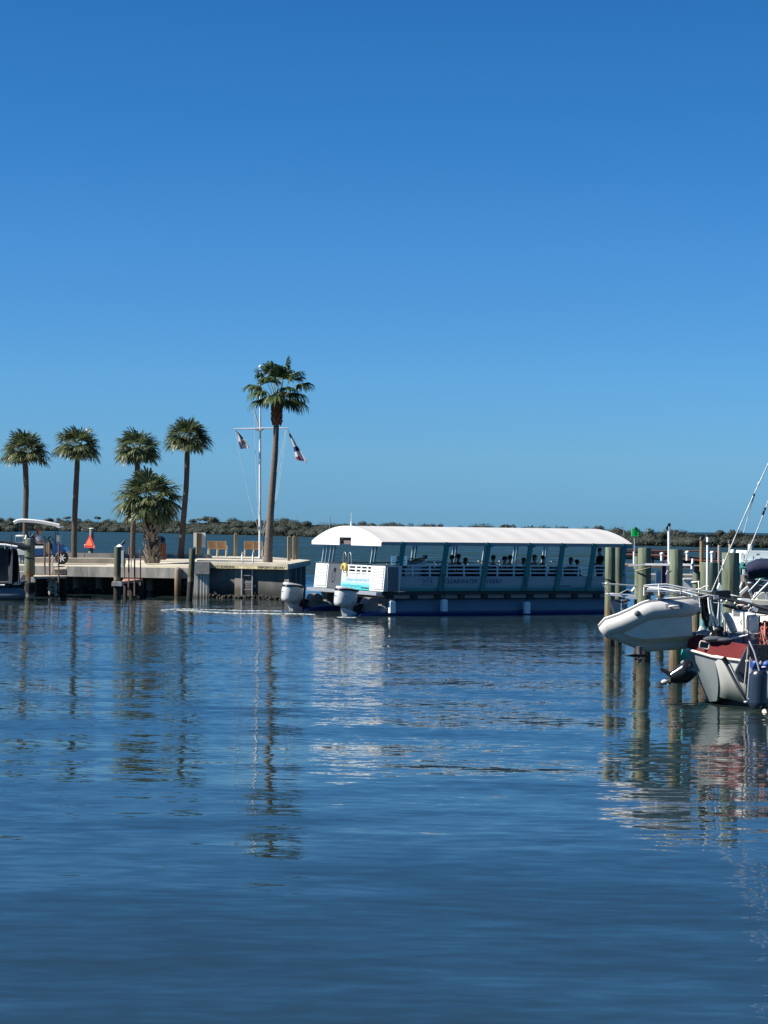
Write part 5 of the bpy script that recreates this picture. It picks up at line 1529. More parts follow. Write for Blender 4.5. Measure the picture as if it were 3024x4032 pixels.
# the dinghy's own small motor hanging below the bow end of the hull
mt = thing('outboard_motor', 'small dark outboard leg with a flat plate hanging under the dinghy', 'outboard motor', P(2518, 2600, 39.6))
mb = MB(); mb.tube([P(2517, 2545, 39.6), P(2520, 2590, 39.6), P(2520, 2606, 39.6)], [.06, .05, .03], 8); mb.build('leg', M('motor_leg', (.09, .09, .10), .5), mt, True)
mb = MB(); mb.prism([P(2463, 2583, 39.6), P(2500, 2576, 39.5), P(2540, 2578, 39.5), P(2556, 2582, 39.6), P(2530, 2588, 39.6), P(2490, 2587, 39.6)], V((0, .18, 0))); mb.build('cavitation_plate', BLACK, mt, True)
mb = MB()
for k in range(3):
    a = k * 2.094 + .5; q = P(2514, 2597, 39.5); mb.prism([q, q + V((.08 * math.cos(a), 0, .08 * math.sin(a))), q + V((.07 * math.cos(a + .8), .04, .07 * math.sin(a + .8)))], V((.0, .015, 0)))
mb.build('propeller', BLACK, mt, True)

# ------------------------------------------------------------------ the ketch
dk_ = 39.6
kt = thing('sailboat', 'white sailboat with a maroon stern band, window, ropes and dark booms at the right edge', 'sailboat', P(2850, 2770, dk_).xy.to_3d())
GRYS = zramp('stern_grey', [(0, (.10, .13, .12)), (.3, (.17, .20, .20)), (1, (.27, .29, .30))], 0, 1.2, rough=.5, var=.15, noise_scale=3, stretch=(1, 1, .3))
HULLW = zramp('stained_white_hull', [(0, (.02, .02, .02)), (.10, (.03, .03, .03)), (.13, (.10, .12, .10)), (.25, (.16, .19, .16)), (.5, (.42, .42, .385)), (1, (.66, .66, .62))], -.1, 1.05, rough=.45, var=.08, wob=.03, noise_scale=2.5, stretch=(1, 1, .5), bump=0, axis='Z')
MAR = M('maroon_paint', (.13, .020, .022), .7, var=.15, scale=4, spec=.08)
def plate(px, th, mat_, nm, d=dk_, dz=None):
    mb = MB(); mb.prism([P(x, y, d if dz is None else d + dz(x, y)) for x, y in px], V((0, th, 0))); return mb.build(nm, mat_, kt, True)
# hull: sections from the stern corner running off to the right
mb = MB(); rows = []
secs = [  # (column top, row top, column mid, row mid, column bottom, row bottom, depth offset)
    (2806, 2582, 2826, 2660, 2824, 2742, .0), (2826, 2584, 2846, 2680, 2832, 2745, -.10), (2862, 2590, 2868, 2690, 2862, 2752, -.16),
    (2920, 2598, 2922, 2700, 2920, 2765, -.34), (3000, 2606, 3002, 2710, 3000, 2780, -.62), (3090, 2614, 3092, 2720, 3090, 2792, -.95)]
for xt, yt, xm, ym, xb, yb, dd in secs:
    row = []
    for k in range(9):
        t = k / 8
        x = (1 - t) ** 2 * xt + 2 * t * (1 - t) * (2 * xm - .5 * (xt + xb)) + t * t * xb
        y = (1 - t) ** 2 * yt + 2 * t * (1 - t) * (2 * ym - .5 * (yt + yb)) + t * t * yb
        row.append(P(x, y, dk_ + dd + .35 * t * t))
    rows.append(row)
mb.shell(rows, -.05); hb = mb.build('hull', HULLW, kt, True)
# stern face left of the corner, in grey, darker towards the bottom
mb = MB(); rows = []
for u in [k / 8 for k in range(9)]:
    t0 = (2704 + (2806 - 2704) * u, 2557 + (2582 - 2557) * u); b0 = (2788 + (2822 - 2788) * u, 2764 - 4 * u)
    mid = ((t0[0] + b0[0]) / 2 + 12 * u, (t0[1] + b0[1]) / 2)
    row = []
    for k in range(9):
        t = k / 8
        x = (1 - t) ** 2 * t0[0] + 2 * t * (1 - t) * (2 * mid[0] - .5 * (t0[0] + b0[0])) + t * t * b0[0]
        y = t0[1] + (b0[1] - t0[1]) * t
        row.append(P(x, y, dk_ + .5 * (1 - u) + .3 * t * t))
    rows.append(row)
mb.shell(rows, -.04); mb.build('stern', GRYS, kt, True)
# lower hull down to the water
mb = MB(); mb.prism([P(2789, 2764, dk_ + .75), P(2826, 2738, dk_ + .6), P(2920, 2752, dk_ + .3), P(3090, 2775, dk_ - .2), P(3090, 2830, dk_ - .2), P(2920, 2790, dk_ + .3), P(2812, 2778, dk_ + .75)], V((0, .5, 0))); mb.build('boot_top', M('boot_black', (.010, .010, .011), .5), kt, True)
# maroon band
mb = MB(); rows = []
topl = [(2704, 2549), (2712, 2517), (2754, 2497), (2820, 2512), (2884, 2528), (2945, 2538), (3060, 2548)]
botl = [(2704, 2552), (2716, 2560), (2750, 2568), (2806, 2581), (2862, 2588), (2918, 2594), (3060, 2606)]
for (a, b_, dd) in zip(topl, botl, (.5, .45, .3, .03, -.13, -.32, -.8)):
    rows.append([P(a[0] + (b_[0] - a[0]) * k / 4, a[1] + (b_[1] - a[1]) * k / 4, dk_ + dd + .10 * (1 - k / 4)) for k in range(5)])
mb.shell(rows, -.04); mb.build('sheer_band', MAR, kt, True)
mb = MB(); mb.tube([P(2704, 2556, dk_ + .47), P(2760, 2572, dk_ + .2), P(2806, 2586, dk_ - .02), P(2862, 2594, dk_ - .18), P(2920, 2601, dk_ - .37), P(3080, 2614, dk_ - .92)], .028, 8); mb.build('rub_rail', M('rail_cream', (.62, .56, .48), .5, var=.1), kt, True)
mb = MB(); ww = [(2757, 2529), (2760, 2524), (2787, 2529), (2794, 2533), (2791, 2552), (2786, 2557), (2758, 2551), (2754, 2545)]
mb.tube([P(x, y, dk_ + .16) for x, y in ww], .014, 6, closed=True); mb.build('window_frame', M('frame_pale', (.55, .52, .50), .5), kt, True)
plate([(2758, 2528), (2788, 2532), (2790, 2553), (2757, 2549)], .02, BLACKG, 'window_pane', dk_ + .17)
# deck, cabin, gear
plate([(2754, 2498), (2800, 2488), (3060, 2500), (3060, 2550), (2945, 2538), (2884, 2528)], .9, M('grey_deck', (.20, .22, .25), .7, var=.2), 'deck', dk_ + .25)
plate([(2893, 2440), (2905, 2424), (2990, 2420), (3060, 2420), (3060, 2545), (2892, 2532)], 1.2, M('cabin_white', (.62, .61, .57), .5, var=.06), 'cabin_side', dz=lambda x, y: 1.5 - (x - 2890) * .0058)
plate([(2892, 2526), (2930, 2494), (2930, 2526)], .02, M('cabin_shadow_blue', (.12, .16, .22), .6), 'weather_cloth', dk_ + .9)  # blue triangle that paints the shade on the cabin wall
plate([(2950, 2372), (2950, 2362), (3060, 2366), (3060, 2384), (2950, 2382)], .5, M('cushion', (.60, .56, .46), .7), 'cushion', dk_ + 1.8)
plate([(2918, 2358), (2958, 2360), (2962, 2374), (2916, 2370)], .4, WHITE, 'bolster', dk_ + 1.6)
plate([(2887, 2400), (2914, 2400), (2914, 2428), (2887, 2428)], .2, M('box_cream', (.62, .62, .56), .5), 'switch_box', dk_ + .6)
plate([(2890, 2396), (2916, 2398), (2916, 2402), (2890, 2401)], .22, WHITE, 'box_lid', dk_ + .59)
mb = MB(); mb.tube([P(2879, 2514, dk_ + .2), P(2910, 2508, dk_ + .2), P(2945, 2500, dk_ + .2)], .022, 8); mb.build('tiller', WHITE, kt, True)
mb = MB(); mb.tube([P(2929, 2408, dk_ + .2), P(2930, 2470, dk_ + .2), P(2928, 2530, dk_ + .2)], .014, 8); mb.build('stanchion', BLACK, kt, True)
mb = MB(); mb.tube([P(2990, 2424, dk_ + .1), P(2990, 2500, dk_ + .1), P(2992, 2560, dk_ + .1)], .016, 8); mb.build('stanchion', BLACK, kt, True)
# curved wind scoop
mb = MB(); rows = []
for i in range(9):
    u = i / 8
    x0, y0 = 2856 + 46 * u, 2408 + 78 * u - 16 * math.sin(u * 3.1); x1, y1 = 2848 + 34 * u, 2422 + 78 * u + 6 * math.sin(u * 3.1)
    rows.append([P(x0 + (x1 - x0) * v, y0 + (y1 - y0) * v, dk_ + .3 - .10 * math.sin(v * 3.14)) for v in [k / 6 for k in range(7)]])
mb.shell(rows, .015); mb.build('wind_scoop', M('scoop_white', (.52, .52, .48), .35, var=.08), kt, True)
mb = MB(); mb.tube([P(2858, 2500, dk_ + .2), P(2880, 2499, dk_ + .2), P(2902, 2484, dk_ + .2)], .012, 6); mb.build('scoop_hoop', BLACK, kt, True)
# winch and dark gear on the after deck
mb = MB(); mb.lathe([(.10, 0), (.10, .05), (.06, .09), (.06, .16), (.085, .19), (.085, .22), (0, .23)], P(2806, 2510, dk_ + .25), 14); mb.build('winch', BLACKG, kt, True)
mb = MB(); mb.lathe([(.09, 0), (.085, .12), (.11, .14), (.11, .2), (.04, .24)], P(2828, 2512, dk_ + .2), 14); mb.build('winch', BLACK, kt, True)
mb = MB(); mb.sph(P(2812, 2516, dk_ + .15), (.22, .15, .06)); mb.sph(P(2850, 2520, dk_ + .1), (.2, .15, .05)); mb.build('coiled_line', M('slate_rope', (.06, .075, .09), .9, var=.3, scale=20), kt, True)
# booms
SPAR = M('dark_spar_paint', (.030, .032, .038), .45, var=.2)
mb = MB(); mb.tube([P(2834, 2356, dk_ + .1), P(2900, 2366, dk_ + .1), P(3080, 2412, dk_ - .3)], [.03, .034, .036], 8); mb.build('boom', SPAR, kt, True)
mb = MB(); mb.tube([P(2846, 2382, dk_), P(2900, 2396, dk_), P(3080, 2424, dk_ - .3)], [.026, .034, .034], 8); mb.build('boom', SPAR, kt, True)
mb = MB()
for x, y in ((2842, 2366), (2862, 2368), (2895, 2376), (2950, 2385), (2984, 2394), (3004, 2398), (3012, 2410), (2996, 2412)): mb.sph(P(x, y, dk_ - .06), (.03, .03, .034), 8, 6)
mb.build('boom_blocks', ALU_P, kt, True)
mb = MB()
for x, y in ((2958, 2400), (2967, 2396), (2978, 2402), (2953, 2404)): mb.box(P(x, y, dk_ - .55), (.05, .03, .075), Matrix.Rotation(R(20), 3, 'Y'))
mb.build('white_shackles', WHITE, kt, True)
mb = MB(); mb.sph(P(2918, 2385, dk_), (.09, .05, .03)); mb.sph(P(2932, 2390, dk_), (.08, .05, .03)); mb.build('furled_cloth', M('pale_pink_cloth', (.60, .48, .42), .8), kt, True)
# square black box (radar / motor) behind
plate([(2817, 2328), (2872, 2325), (2877, 2330), (2877, 2366), (2818, 2362)], .3, M('box_black', (.008, .009, .014), .4), 'motor_cover', dk_ + .8)
plate([(2812, 2344), (2830, 2344), (2830, 2360), (2812, 2360)], .1, ALU_P, 'motor_clamp', dk_ + .7)
# steering vane legs, blocks and lines at the stern
VG = M('vane_grey', (.09, .09, .09), .5)
for a, b_, r_, m_ in (((2850, 2596), (2936, 2762), .030, VG), ((2868, 2600), (2944, 2760), .013, ALU), ((2946, 2545), (2931, 2700), .013, STEEL), ((2958, 2543), (2942, 2762), .018, STEEL), ((2952, 2560), (2934, 2764), .012, BLACK)):
    mb = MB(); mb.tube([P(*a, dk_ - .55), P(*b_, dk_ - .55)], r_, 8); mb.build('vane_strut', m_, kt, True)
mb = MB(); mb.tube([P(2848, 2590, dk_ - .55), P(2866, 2616, dk_ - .55)], .05, 8); mb.build('vane_joint', BLACK, kt, True)
mb = MB(); mb.sph(P(2938, 2764, dk_ - .55), (.05, .05, .03)); mb.sph(P(2952, 2752, dk_ - .55), (.04, .03, .02)); mb.build('vane_foot', ALU_P, kt, True)
# tackle, hoses and ropes beside the dinghy
for i, (pts, r_, m_) in enumerate([
    ([(2789, 2352), (2792, 2390), (2800, 2430), (2814, 2480)], .020, WHITE), ([(2797, 2362), (2802, 2400), (2814, 2440), (2826, 2468)], .017, WHITE),
    ([(2831, 2372), (2828, 2410), (2823, 2446)], .012, WHITE), ([(2842, 2412), (2850, 2432), (2845, 2452), (2847, 2470)], .016, ROPEW), ([(2840, 2474), (2852, 2500)], .012, ROPEW),
    ([(2753, 2350), (2756, 2385), (2760, 2410)], .012, ROPEW), ([(2920, 2440), (2916, 2450), (2922, 2460)], .01, ROPED), ([(2938, 2470), (2932, 2480), (2936, 2488), (2942, 2480), (2939, 2470)], .012, ROPEW),
    ([(2943, 2425), (2948, 2460), (2946, 2500)], .012, ROPED), ([(2884, 2590), (2930, 2540)], .008, M('pink_line', (.6, .36, .32), .8)), ([(2870, 2398), (2890, 2404), (2914, 2402)], .008, ALU),
    ([(2806, 2372), (2880, 2382), (2910, 2380)], .009, ROPEW), ([(2953, 2440), (2970, 2424), (3020, 2424)], .012, STEEL), ([(2972, 2410), (2984, 2450), (2990, 2490)], .01, ALU),
    ([(2858, 2420), (2856, 2460), (2858, 2500)], .01, ROPED), ([(2862, 2470), (2866, 2490), (2872, 2506)], .009, ROPEW), ([(2945, 2500), (2975, 2490), (2995, 2478)], .006, ROPED), ([(2940, 2520), (2965, 2520), (2995, 2504)], .006, ROPED)]):
    mb = MB(); mb.tube([P(x, y, dk_ + .15) for x, y in pts], r_, 6); mb.build('line', m_, kt, True)
rg = random.Random(3)
mb = MB()
for k in range(34):
    x = rg.uniform(2748, 2800); y = rg.uniform(2334, 2362); pts = []
    for j in range(6):
        pts.append(P(x + (2786 - x) * j / 7 + rg.uniform(-5, 5), y + j * rg.uniform(17, 25), dk_ + .5 + rg.uniform(-.12, .12)))
    mb.tube(pts, rg.uniform(.006, .014), 5, caps=False)
mb.build('rope_tangle', M('tangle_brown', (.075, .066, .058), .9, var=.6, scale=14), kt, True)
# davit tubes above the dinghy
for pts, r_, m_ in [([(2535, 2306), (2570, 2302), (2625, 2300), (2700, 2316), (2800, 2330)], .016, ALU_P), ([(2535, 2311), (2625, 2309), (2740, 2333), (2810, 2346)], .014, ALU_P),
                    ([(2548, 2320), (2610, 2322), (2680, 2328), (2745, 2346)], .013, WHITE), ([(2555, 2315), (2600, 2318), (2660, 2328)], .020, WHITE),
                    ([(2680, 2330), (2730, 2322), (2760, 2318), (2775, 2309), (2790, 2308)], .013, ROPEW), ([(2542, 2327), (2640, 2330), (2700, 2340)], .012, ALU), ([(2536, 2312), (2536, 2345)], .015, WHITE),
                    ([(2594, 2302), (2596, 2345)], .018, WHITE), ([(2681, 2318), (2681, 2340)], .02, ALU_P), ([(2622, 2345), (2640, 2330), (2720, 2346)], .01, ROPED), ([(2720, 2335), (2752, 2352), (2790, 2344)], .012, ALU_P), ([(2560, 2330), (2600, 2336), (2650, 2340), (2720, 2350)], .009, ROPED)]:
    mb = MB(); mb.tube([P(x, y, 39.9 - (x - 2535) * .002) for x, y in pts], r_, 7); mb.build('davit_tube', m_, kt, True)
mb = MB(); mb.prism([P(2726, 2340, 39.9), P(2752, 2342, 39.9), P(2752, 2362, 39.9), P(2728, 2360, 39.9)], V((0, .2, 0))); mb.build('davit_block', ALU_P, kt, True)
mb = MB(); mb.prism([P(2733, 2366, 39.9), P(2746, 2358, 39.9), P(2753, 2378, 39.9), P(2748, 2380, 39.9)], V((0, .15, 0))); mb.build('white_pad', WHITE, kt, True)
for px in (2562, 2610):
    mb = MB(); mb.prism([P(px - 12, 2345, 40.3), P(px + 14, 2345, 40.3), P(px + 10, 2332, 40.3), P(px - 10, 2333, 40.3)], V((0, .3, 0))); mb.build('dark_chock', BLACK, kt, True)
# stays
for pts, r_ in (([(3040, 1790), (3024, 1828), (2968, 1948), (2905, 2090), (2802, 2330)], .011), ([(3040, 1930), (3010, 2015), (2985, 2080), (2955, 2150), (2930, 2222)], .011), ([(2972, 1945), (2950, 2020), (2928, 2098)], .007), ([(2967, 1955), (2948, 2020), (2930, 2096)], .005)):
    mb = MB(); mb.tube([P(x, y, dk_ + .3) for x, y in pts], r_, 6); mb.build('stay', M('stay_wire', (.50, .52, .52), .45, .3, var=.5, scale=9), kt, True)
for x, y, m_ in ((2988, 1905, WHITE), (2969, 1949, BLACK), (3007, 2015, BLACK), (3004, 2022, BLACK), (3012, 2003, BLACK)):
    mb = MB(); mb.sph(P(x, y, dk_ + .28), (.022, .02, .034)); mb.build('stay_block', m_, kt, True)
mb = MB(); mb.sph(P(2930, 2224, dk_ + .3), (.03, .03, .04)); mb.build('stay_block', BLACK, kt, True)
# dark sail cloth hanging over the side
plate([(2946, 2540), (2894, 2648), (2906, 2682), (2934, 2694), (2944, 2620)], .10, M('leeboard_slate', (.045, .06, .075), .5, var=.25, scale=6, stretch=(3, 1, .3)), 'leeboard', dk_ - .45)
plate([(2950, 2538), (3060, 2542), (3060, 2616), (2990, 2612), (2950, 2580)], .25, M('gear_cloth_black', (.014, .016, .022), .8, var=.5, scale=5, bump=.03), 'gear_cover', dk_ - .72)
# big navy fender
t = thing('boat_fender', 'long ribbed navy fender hanging at the right edge of the sailboat', 'fender', P(2990, 2720, dk_ - 1.0))
mb = MB(); q0, q1 = P(2990, 2640, dk_ - 1.0), P(2982, 2788, dk_ - 1.0); rows = []
for i in range(13):
    u = i / 12; c = q0.lerp(q1, u); r_ = .165 if .06 < u < .96 else .12
    rows.append([c + V((math.cos(2 * math.pi * k / 40) * r_ * (1 + .05 * math.cos(10 * 2 * math.pi * k / 40)), math.sin(2 * math.pi * k / 40) * r_, 0)) for k in range(41)])
mb.grid(rows); mb.add(rows[0], [list(range(40))[::-1]]); mb.add(rows[-1], [list(range(40))]); mb.build('cushion', M('navy_fender', (.015, .022, .04), .3, var=.2, coat=.3), t, True)
mb = MB(); mb.tube([q0, q0 + V((-.1, 0, .35)), q0 + V((-.18, .1, .55))], .018, 6); mb.build('lanyard', STEEL, t, True)
mb = MB(); q = P(3040, 2700, dk_ - .2); mb.tube([q + V((0, 0, .35)), q - V((0, 0, .4))], .14, 16); tag(mb.build('boat_fender', M('navy_fender')if False else BLACKG), 'black round fender at the very edge behind the navy fender', 'fender')
# blue bag with a white lid, orange netting, white plate
t = thing('gear_bag', 'bright blue gear bag with white top above the navy fender', 'bag', P(3000, 2635, dk_ - .6))
mb = MB(); rows = []
for i in range(7):
    u = i / 6; rows.append([P(2984 + 80 * v - 24 * u, 2584 + 54 * u + 4 * v, dk_ - .6 - .14 * math.sin(math.pi * u) + .05 * math.sin(v * 7)) for v in [k / 10 for k in range(11)]])
mb.shell(rows, .1); mb.build('body', M('royal_blue_nylon', (.018, .06, .26), .45, var=.3, scale=7, bump=.02), t, True)
mb = MB(); mb.prism([P(2982, 2568, dk_ - .65), P(3060, 2572, dk_ - .65), P(3060, 2592, dk_ - .65), P(2980, 2582, dk_ - .65)], V((0, .25, 0))); mb.build('lid', WHITE, t, True)
mb = MB(); mb.prism([P(2988, 2612, dk_ - .80), P(2996, 2602, dk_ - .80), P(3000, 2606, dk_ - .80), P(2994, 2618, dk_ - .80)], V((0, .02, 0))); mb.sph(P(3008, 2627, dk_ - 1.0), (.05, .02, .015)); mb.build('white_print', WHITE, t, True)
mb = MB(); mb.prism([P(2954, 2630, dk_ - .6), P(2986, 2636, dk_ - .6), P(2984, 2658, dk_ - .6), P(2952, 2652, dk_ - .6)], V((0, .02, 0))); tag(mb.build('name_plate', WHITE), 'small white plate on the hull left of the navy fender', 'plate')
t = thing('cargo_net', 'orange red netting bundle tied at the right edge of the sailboat', 'netting', P(3005, 2580, dk_ + .1))
mb = MB(); rg = random.Random(9)
for k in range(26):
    x = rg.uniform(2992, 3050); pts = []
    for j in range(7): pts.append(P(x + rg.uniform(-9, 9), 2452 + j * 22 + rg.uniform(-8, 8), dk_ + .05 + rg.uniform(-.1, .1)))
    mb.tube(pts, rg.uniform(.02, .04), 6, caps=False)
mb.build('net', M('net_red', (.50, .075, .045), .7, var=.4, scale=9), t, True)
mb = MB()
for pts in ([(2996, 2470), (3006, 2510), (3016, 2560)], [(3012, 2450), (3012, 2500), (3008, 2570)], [(3022, 2520), (2998, 2560)]): mb.tube([P(x, y, dk_ - .12) for x, y in pts], .014, 5)
mb.build('tie_rope', M('pale_orange_rope', (.62, .38, .30), .8), t, True)
# corner of a pale dock line at the frame edge
mb = MB(); mb.tube([P(3008, 2796, 38.5), P(3020, 2826, 38.3), P(3040, 2870, 38)], .05, 8); tag(mb.build('dock_rope', M('cream_rope', (.55, .5, .38), .8, var=.2, scale=20)), 'thick cream rope end at the right edge below the navy fender', 'rope')

# ------------------------------------------------------------------ boats behind the ketch
dc = 62
cb = thing('cabin_boat', 'white cabin boat with teal canvas and navy awning at the right edge', 'boat', P(3000, 2330, dc).xy.to_3d())
def cpl(px, th, mat_, nm, d):
    mb = MB(); mb.prism([P(x, y, d) for x, y in px], V((0, th, 0))); return mb.build(nm, mat_, cb, True)
cpl([(2940, 2168), (2990, 2170), (3090, 2172), (3090, 2210), (2930, 2206)], 1.8, WHITE, 'cabin_top', dc)
cpl([(2918, 2176), (2930, 2174), (2928, 2212), (2916, 2212)], .5, WHITE, 'cabin_front', dc)
mb = MB(); mb.sph(P(2985, 2184, dc - .03), (.05, .01, .02)); mb.tube([P(2968, 2190, dc - .02), P(2966, 2204, dc - .02)], .012, 5); mb.tube([P(2996, 2196, dc - .02), P(3002, 2210, dc - .02)], .012, 5); mb.build('cabin_marks', BLACK, cb, True)
cpl([(2918, 2212), (3090, 2206), (3090, 2212), (2918, 2218)], 1.0, M('pale_teal_edge', (.45, .58, .56), .6), 'window_edge', dc - .5)
TC = M('teal_canvas', (.05, .28, .24), .8, var=.35, scale=4, bump=.02)
mb = MB(); rows = []
for u in [k / 8 for k in range(9)]:
    rows.append([P(2914 + 110 * u, 2219 + 30 * v - 6 * u + 5 * math.sin(u * 7 + v * 2), dc - 1.0 - .15 * math.sin(v * 3)) for v in [k / 5 for k in range(6)]])
mb.shell(rows, .04); mb.build('teal_cover', TC, cb, True)
mb = MB(); rows = []
for u in [k / 8 for k in range(9)]:
    rows.append([P(2978 + 90 * u, 2262 + 28 * v * (1 - .2 * u) + 5 * math.sin(u * 9), dc - 2.0 - .15 * math.sin(v * 3)) for v in [k / 5 for k in range(6)]])
mb.shell(rows, .04); mb.build('teal_cover', TC, cb, True)
mb = MB(); rows = []
for u in [k / 10 for k in range(11)]:
    yt = 2240 - 26 * min(1, u * 3) ** .7; yb = 2262 - 3 * u
    rows.append([P(2943 + 130 * u, yt + (yb - yt) * v, dc - 2.6 - .3 * math.sin(v * 3.14)) for v in [k / 6 for k in range(7)]])
mb.shell(rows, .12); mb.build('navy_awning', NAVY, cb, True)
for pts, r_ in (([(2995, 2280), (2960, 2318), (2948, 2330)], .02), ([(2976, 2334), (2952, 2380)], .02), ([(3040, 2282), (2996, 2326), (2962, 2362)], .028), ([(2944, 2310), (2965, 2368), (2972, 2400)], .015), ([(2955, 2318), (2966, 2372), (2968, 2392)], .015),
                ([(2975, 2300), (3024, 2312)], .012), ([(2990, 2318), (3030, 2344)], .012), ([(2974, 2282), (3030, 2288)], .015), ([(3020, 2332), (3014, 2380)], .015), ([(2930, 2280), (2950, 2318)], .014)):
    mb = MB(); mb.tube([P(x, y, dc - 16) for x, y in pts], r_, 7); mb.build('awning_frame', STEEL, cb, True)
cpl([(2912, 2336), (2944, 2308), (2948, 2316), (2918, 2346)], .15, WHITE, 'white_cleat_board', dc - 17)
cpl([(2911, 2320), (2922, 2292), (2925, 2295), (2914, 2324)], .1, WHITE, 'white_batten', dc - 16.5)
cpl([(2926, 2242), (2934, 2242), (2934, 2262), (2926, 2262)], .1, WHITE, 'white_batten', dc - 3)
cpl([(2930, 2265), (2985, 2262), (2985, 2290), (2930, 2292)], .6, M('interior_brown', (.16, .13, .11), .7, var=.3), 'cockpit_side', dc - 1)
cpl([(2920, 2290), (2960, 2300), (2960, 2360), (2920, 2356)], .3, M('brown_locker', (.11, .075, .05), .6), 'cockpit_door', dc - 1.5)
cpl([(2981, 2350), (2998, 2334), (3070, 2336), (3070, 2366), (2984, 2362)], .6, M('cream_seat', (.66, .63, .53), .6), 'helm_seat', dc - 14)
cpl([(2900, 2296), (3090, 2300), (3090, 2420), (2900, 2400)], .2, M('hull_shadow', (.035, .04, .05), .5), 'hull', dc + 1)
mb = MB(); mb.prism([P(2834, 2296, 47), P(2862, 2336, 47), P(2842, 2340, 47), P(2826, 2318, 47)], V((0, .2, 0))); tag(mb.build('white_board', WHITE), 'white wedge board leaning at the foot of the widest pile', 'board')
mb = MB(); mb.prism([P(2690, 2278, 66), P(2730, 2277, 66), P(2730, 2282, 66), P(2690, 2284, 66)], V((0, .6, 0))); mb.box(P(2712, 2308, 66) + V((0, .3, 0)), (.5, .5, .35)); tag(mb.build('dock_table', WHITE_D), 'small white topped table behind the short low pile', 'table')
# ------------------------------------------------------------------ piles in front of the pier
PR = 'weathered mooring piles before the pier'
piling(115, 2348, 2123, 40, 'thick green pile with a number plate and barnacled foot, left of the golf cart wheel', PILEB, grp=PR, seed=22)
pl = PZ(115, 2348, 0)
mb = MB(); c = P(117, 2160, pl.y - .245); mb.prism([c + V((-.14, 0, -.10)), c + V((.12, 0, -.10)), c + V((.12, 0, .12)), c + V((-.14, 0, .12))], V((0, .04, 0)))
t = thing('number_plate', 'small grey plate lettered 22 on the thick barnacled pile', 'sign', c)
mb.build('plate', M('dull_green_plate', (.10, .13, .10), .7), t, True)
text_obj('22', 'number', M('plate_paint', (.03, .04, .035), .7), c + V((-.09, -.004, -.06)), (1, 0, 0), (0, 0, 1), .2, t, .004)
loop(115, 2196, pl.y, .25, BLACK, 'black rope turn round the thick barnacled pile', -.25, .03)
mb = MB(); c = P(112, 2122, pl.y); mb.lathe([(.20, 0), (.20, .03), (.1, .05)], c, 12); tag(mb.build('pile_cap', WHITE_D), 'flat pale cap on the thick barnacled pile', 'pile cap', 'caps on pile tops')
p2o, p2t, p2r = piling(461, 2362, 2152, 27, 'green pile with a white cone cap and a dark bird', PILED, grp=PR, seed=23)
mb = MB(); c = P(473, 2153, p2t.y); mb.lathe([(.19, 0), (.18, .02), (.06, .11), (0, .12)], c, 14); tag(mb.build('pile_cap', WHITE), 'white cone cap on the pile where a bird sits', 'pile cap', 'caps on pile tops')
piling(746, 2368, 2160, 24, 'slim leaning green pile in front of the square end block', PILED, grp=PR, seed=24, lean=(R(2.6), 0))
# white collar at the foot of the bird pile
mb = MB(); c = P(462, 2300, p2t.y - .1); mb.box(c, (.46, .5, .16)); mb.box(c + V((0, 0, .1)), (.40, .44, .05)); tag(mb.build('timber_collar', M('whitewashed_timber', (.42, .41, .37), .8, var=.3, scale=6)), 'whitewashed timber collar round the pile with the bird', 'collar')
# upright white board behind the bird pile
mb = MB(); d_ = p2t.y + .5; mb.prism([P(476, 2168, d_), P(486, 2168, d_), P(486, 2232, d_), P(478, 2232, d_)], V((0, .12, 0))); tag(mb.build('rub_board', WHITE), 'upright white rubbing board right behind the pile with the bird', 'board')
mb = MB(); mb.prism([P(514, 2200, d_ + 1), P(518, 2200, d_ + 1), P(518, 2276, d_ + 1), P(514, 2276, d_ + 1)], V((0, .1, 0))); tag(mb.build('rub_board', WHITE_D), 'thin white rubbing board between the rusty poles by the red deck', 'board')

# birds
def bird(px, py, d, s, lab, flip=1, name='perched_bird'):
    p = P(px, py, d); t = thing('bird', lab, 'bird', p, group='dark birds resting on piles')
    BK = M('bird_black', (.012, .012, .014), .5)
    k = Sk(); a = k.n((-.13 * flip * s, 0, .02 * s), .018 * s); b_ = k.n((-.04 * flip * s, 0, .09 * s), .055 * s, a); c = k.n((.05 * flip * s, 0, .17 * s), .065 * s, b_); e = k.n((.085 * flip * s, 0, .25 * s), .035 * s, c); f = k.n((.10 * flip * s, 0, .29 * s), .036 * s, e)
    o = bpy.data.objects.new('body', k.mesh('body', BK, 1)); COL.objects.link(o); o.parent = t
    mb = MB(); mb.lathe([(.014 * s, 0), (.008 * s, .03 * s), (0, .06 * s)], (.125 * flip * s, 0, .285 * s), 6, Matrix.Rotation(R(90 * flip), 3, 'Y')); mb.build('beak', M('beak', (.2, .15, .08), .5), t)
    mb = MB(); mb.prism([V((-.10 * flip * s, -.01 * s, .06 * s)), V((-.24 * flip * s, -.03 * s, -.05 * s)), V((-.24 * flip * s, .03 * s, -.05 * s)), V((-.10 * flip * s, .01 * s, .06 * s))], V((0, 0, .015 * s))); mb.build('tail', BK, t)
    mb = MB(); mb.tube([(0, -.03 * s, .06 * s), (0, -.03 * s, -.03 * s)], .006 * s, 4); mb.tube([(0, .03 * s, .06 * s), (0, .03 * s, -.03 * s)], .006 * s, 4); mb.build('legs', BK, t)
bird(484, 2149, p2t.y - .05, 1.0, 'dark bird perched on the white cone cap')
bird(106, 2121, pl.y - .1, 1.0, 'dark bird at the left of the thick numbered pile top', -1)
bird(126, 2121, pl.y, .9, 'dark bird at the right of the thick numbered pile top')
mb = MB(); c = P(103, 2119, pl.y - .15); mb.lathe([(.06, 0), (.05, .1), (0, .18)], c, 8); tag(mb.build('white_spike', WHITE), 'white pointed spike on the left of the numbered pile top', 'spike')

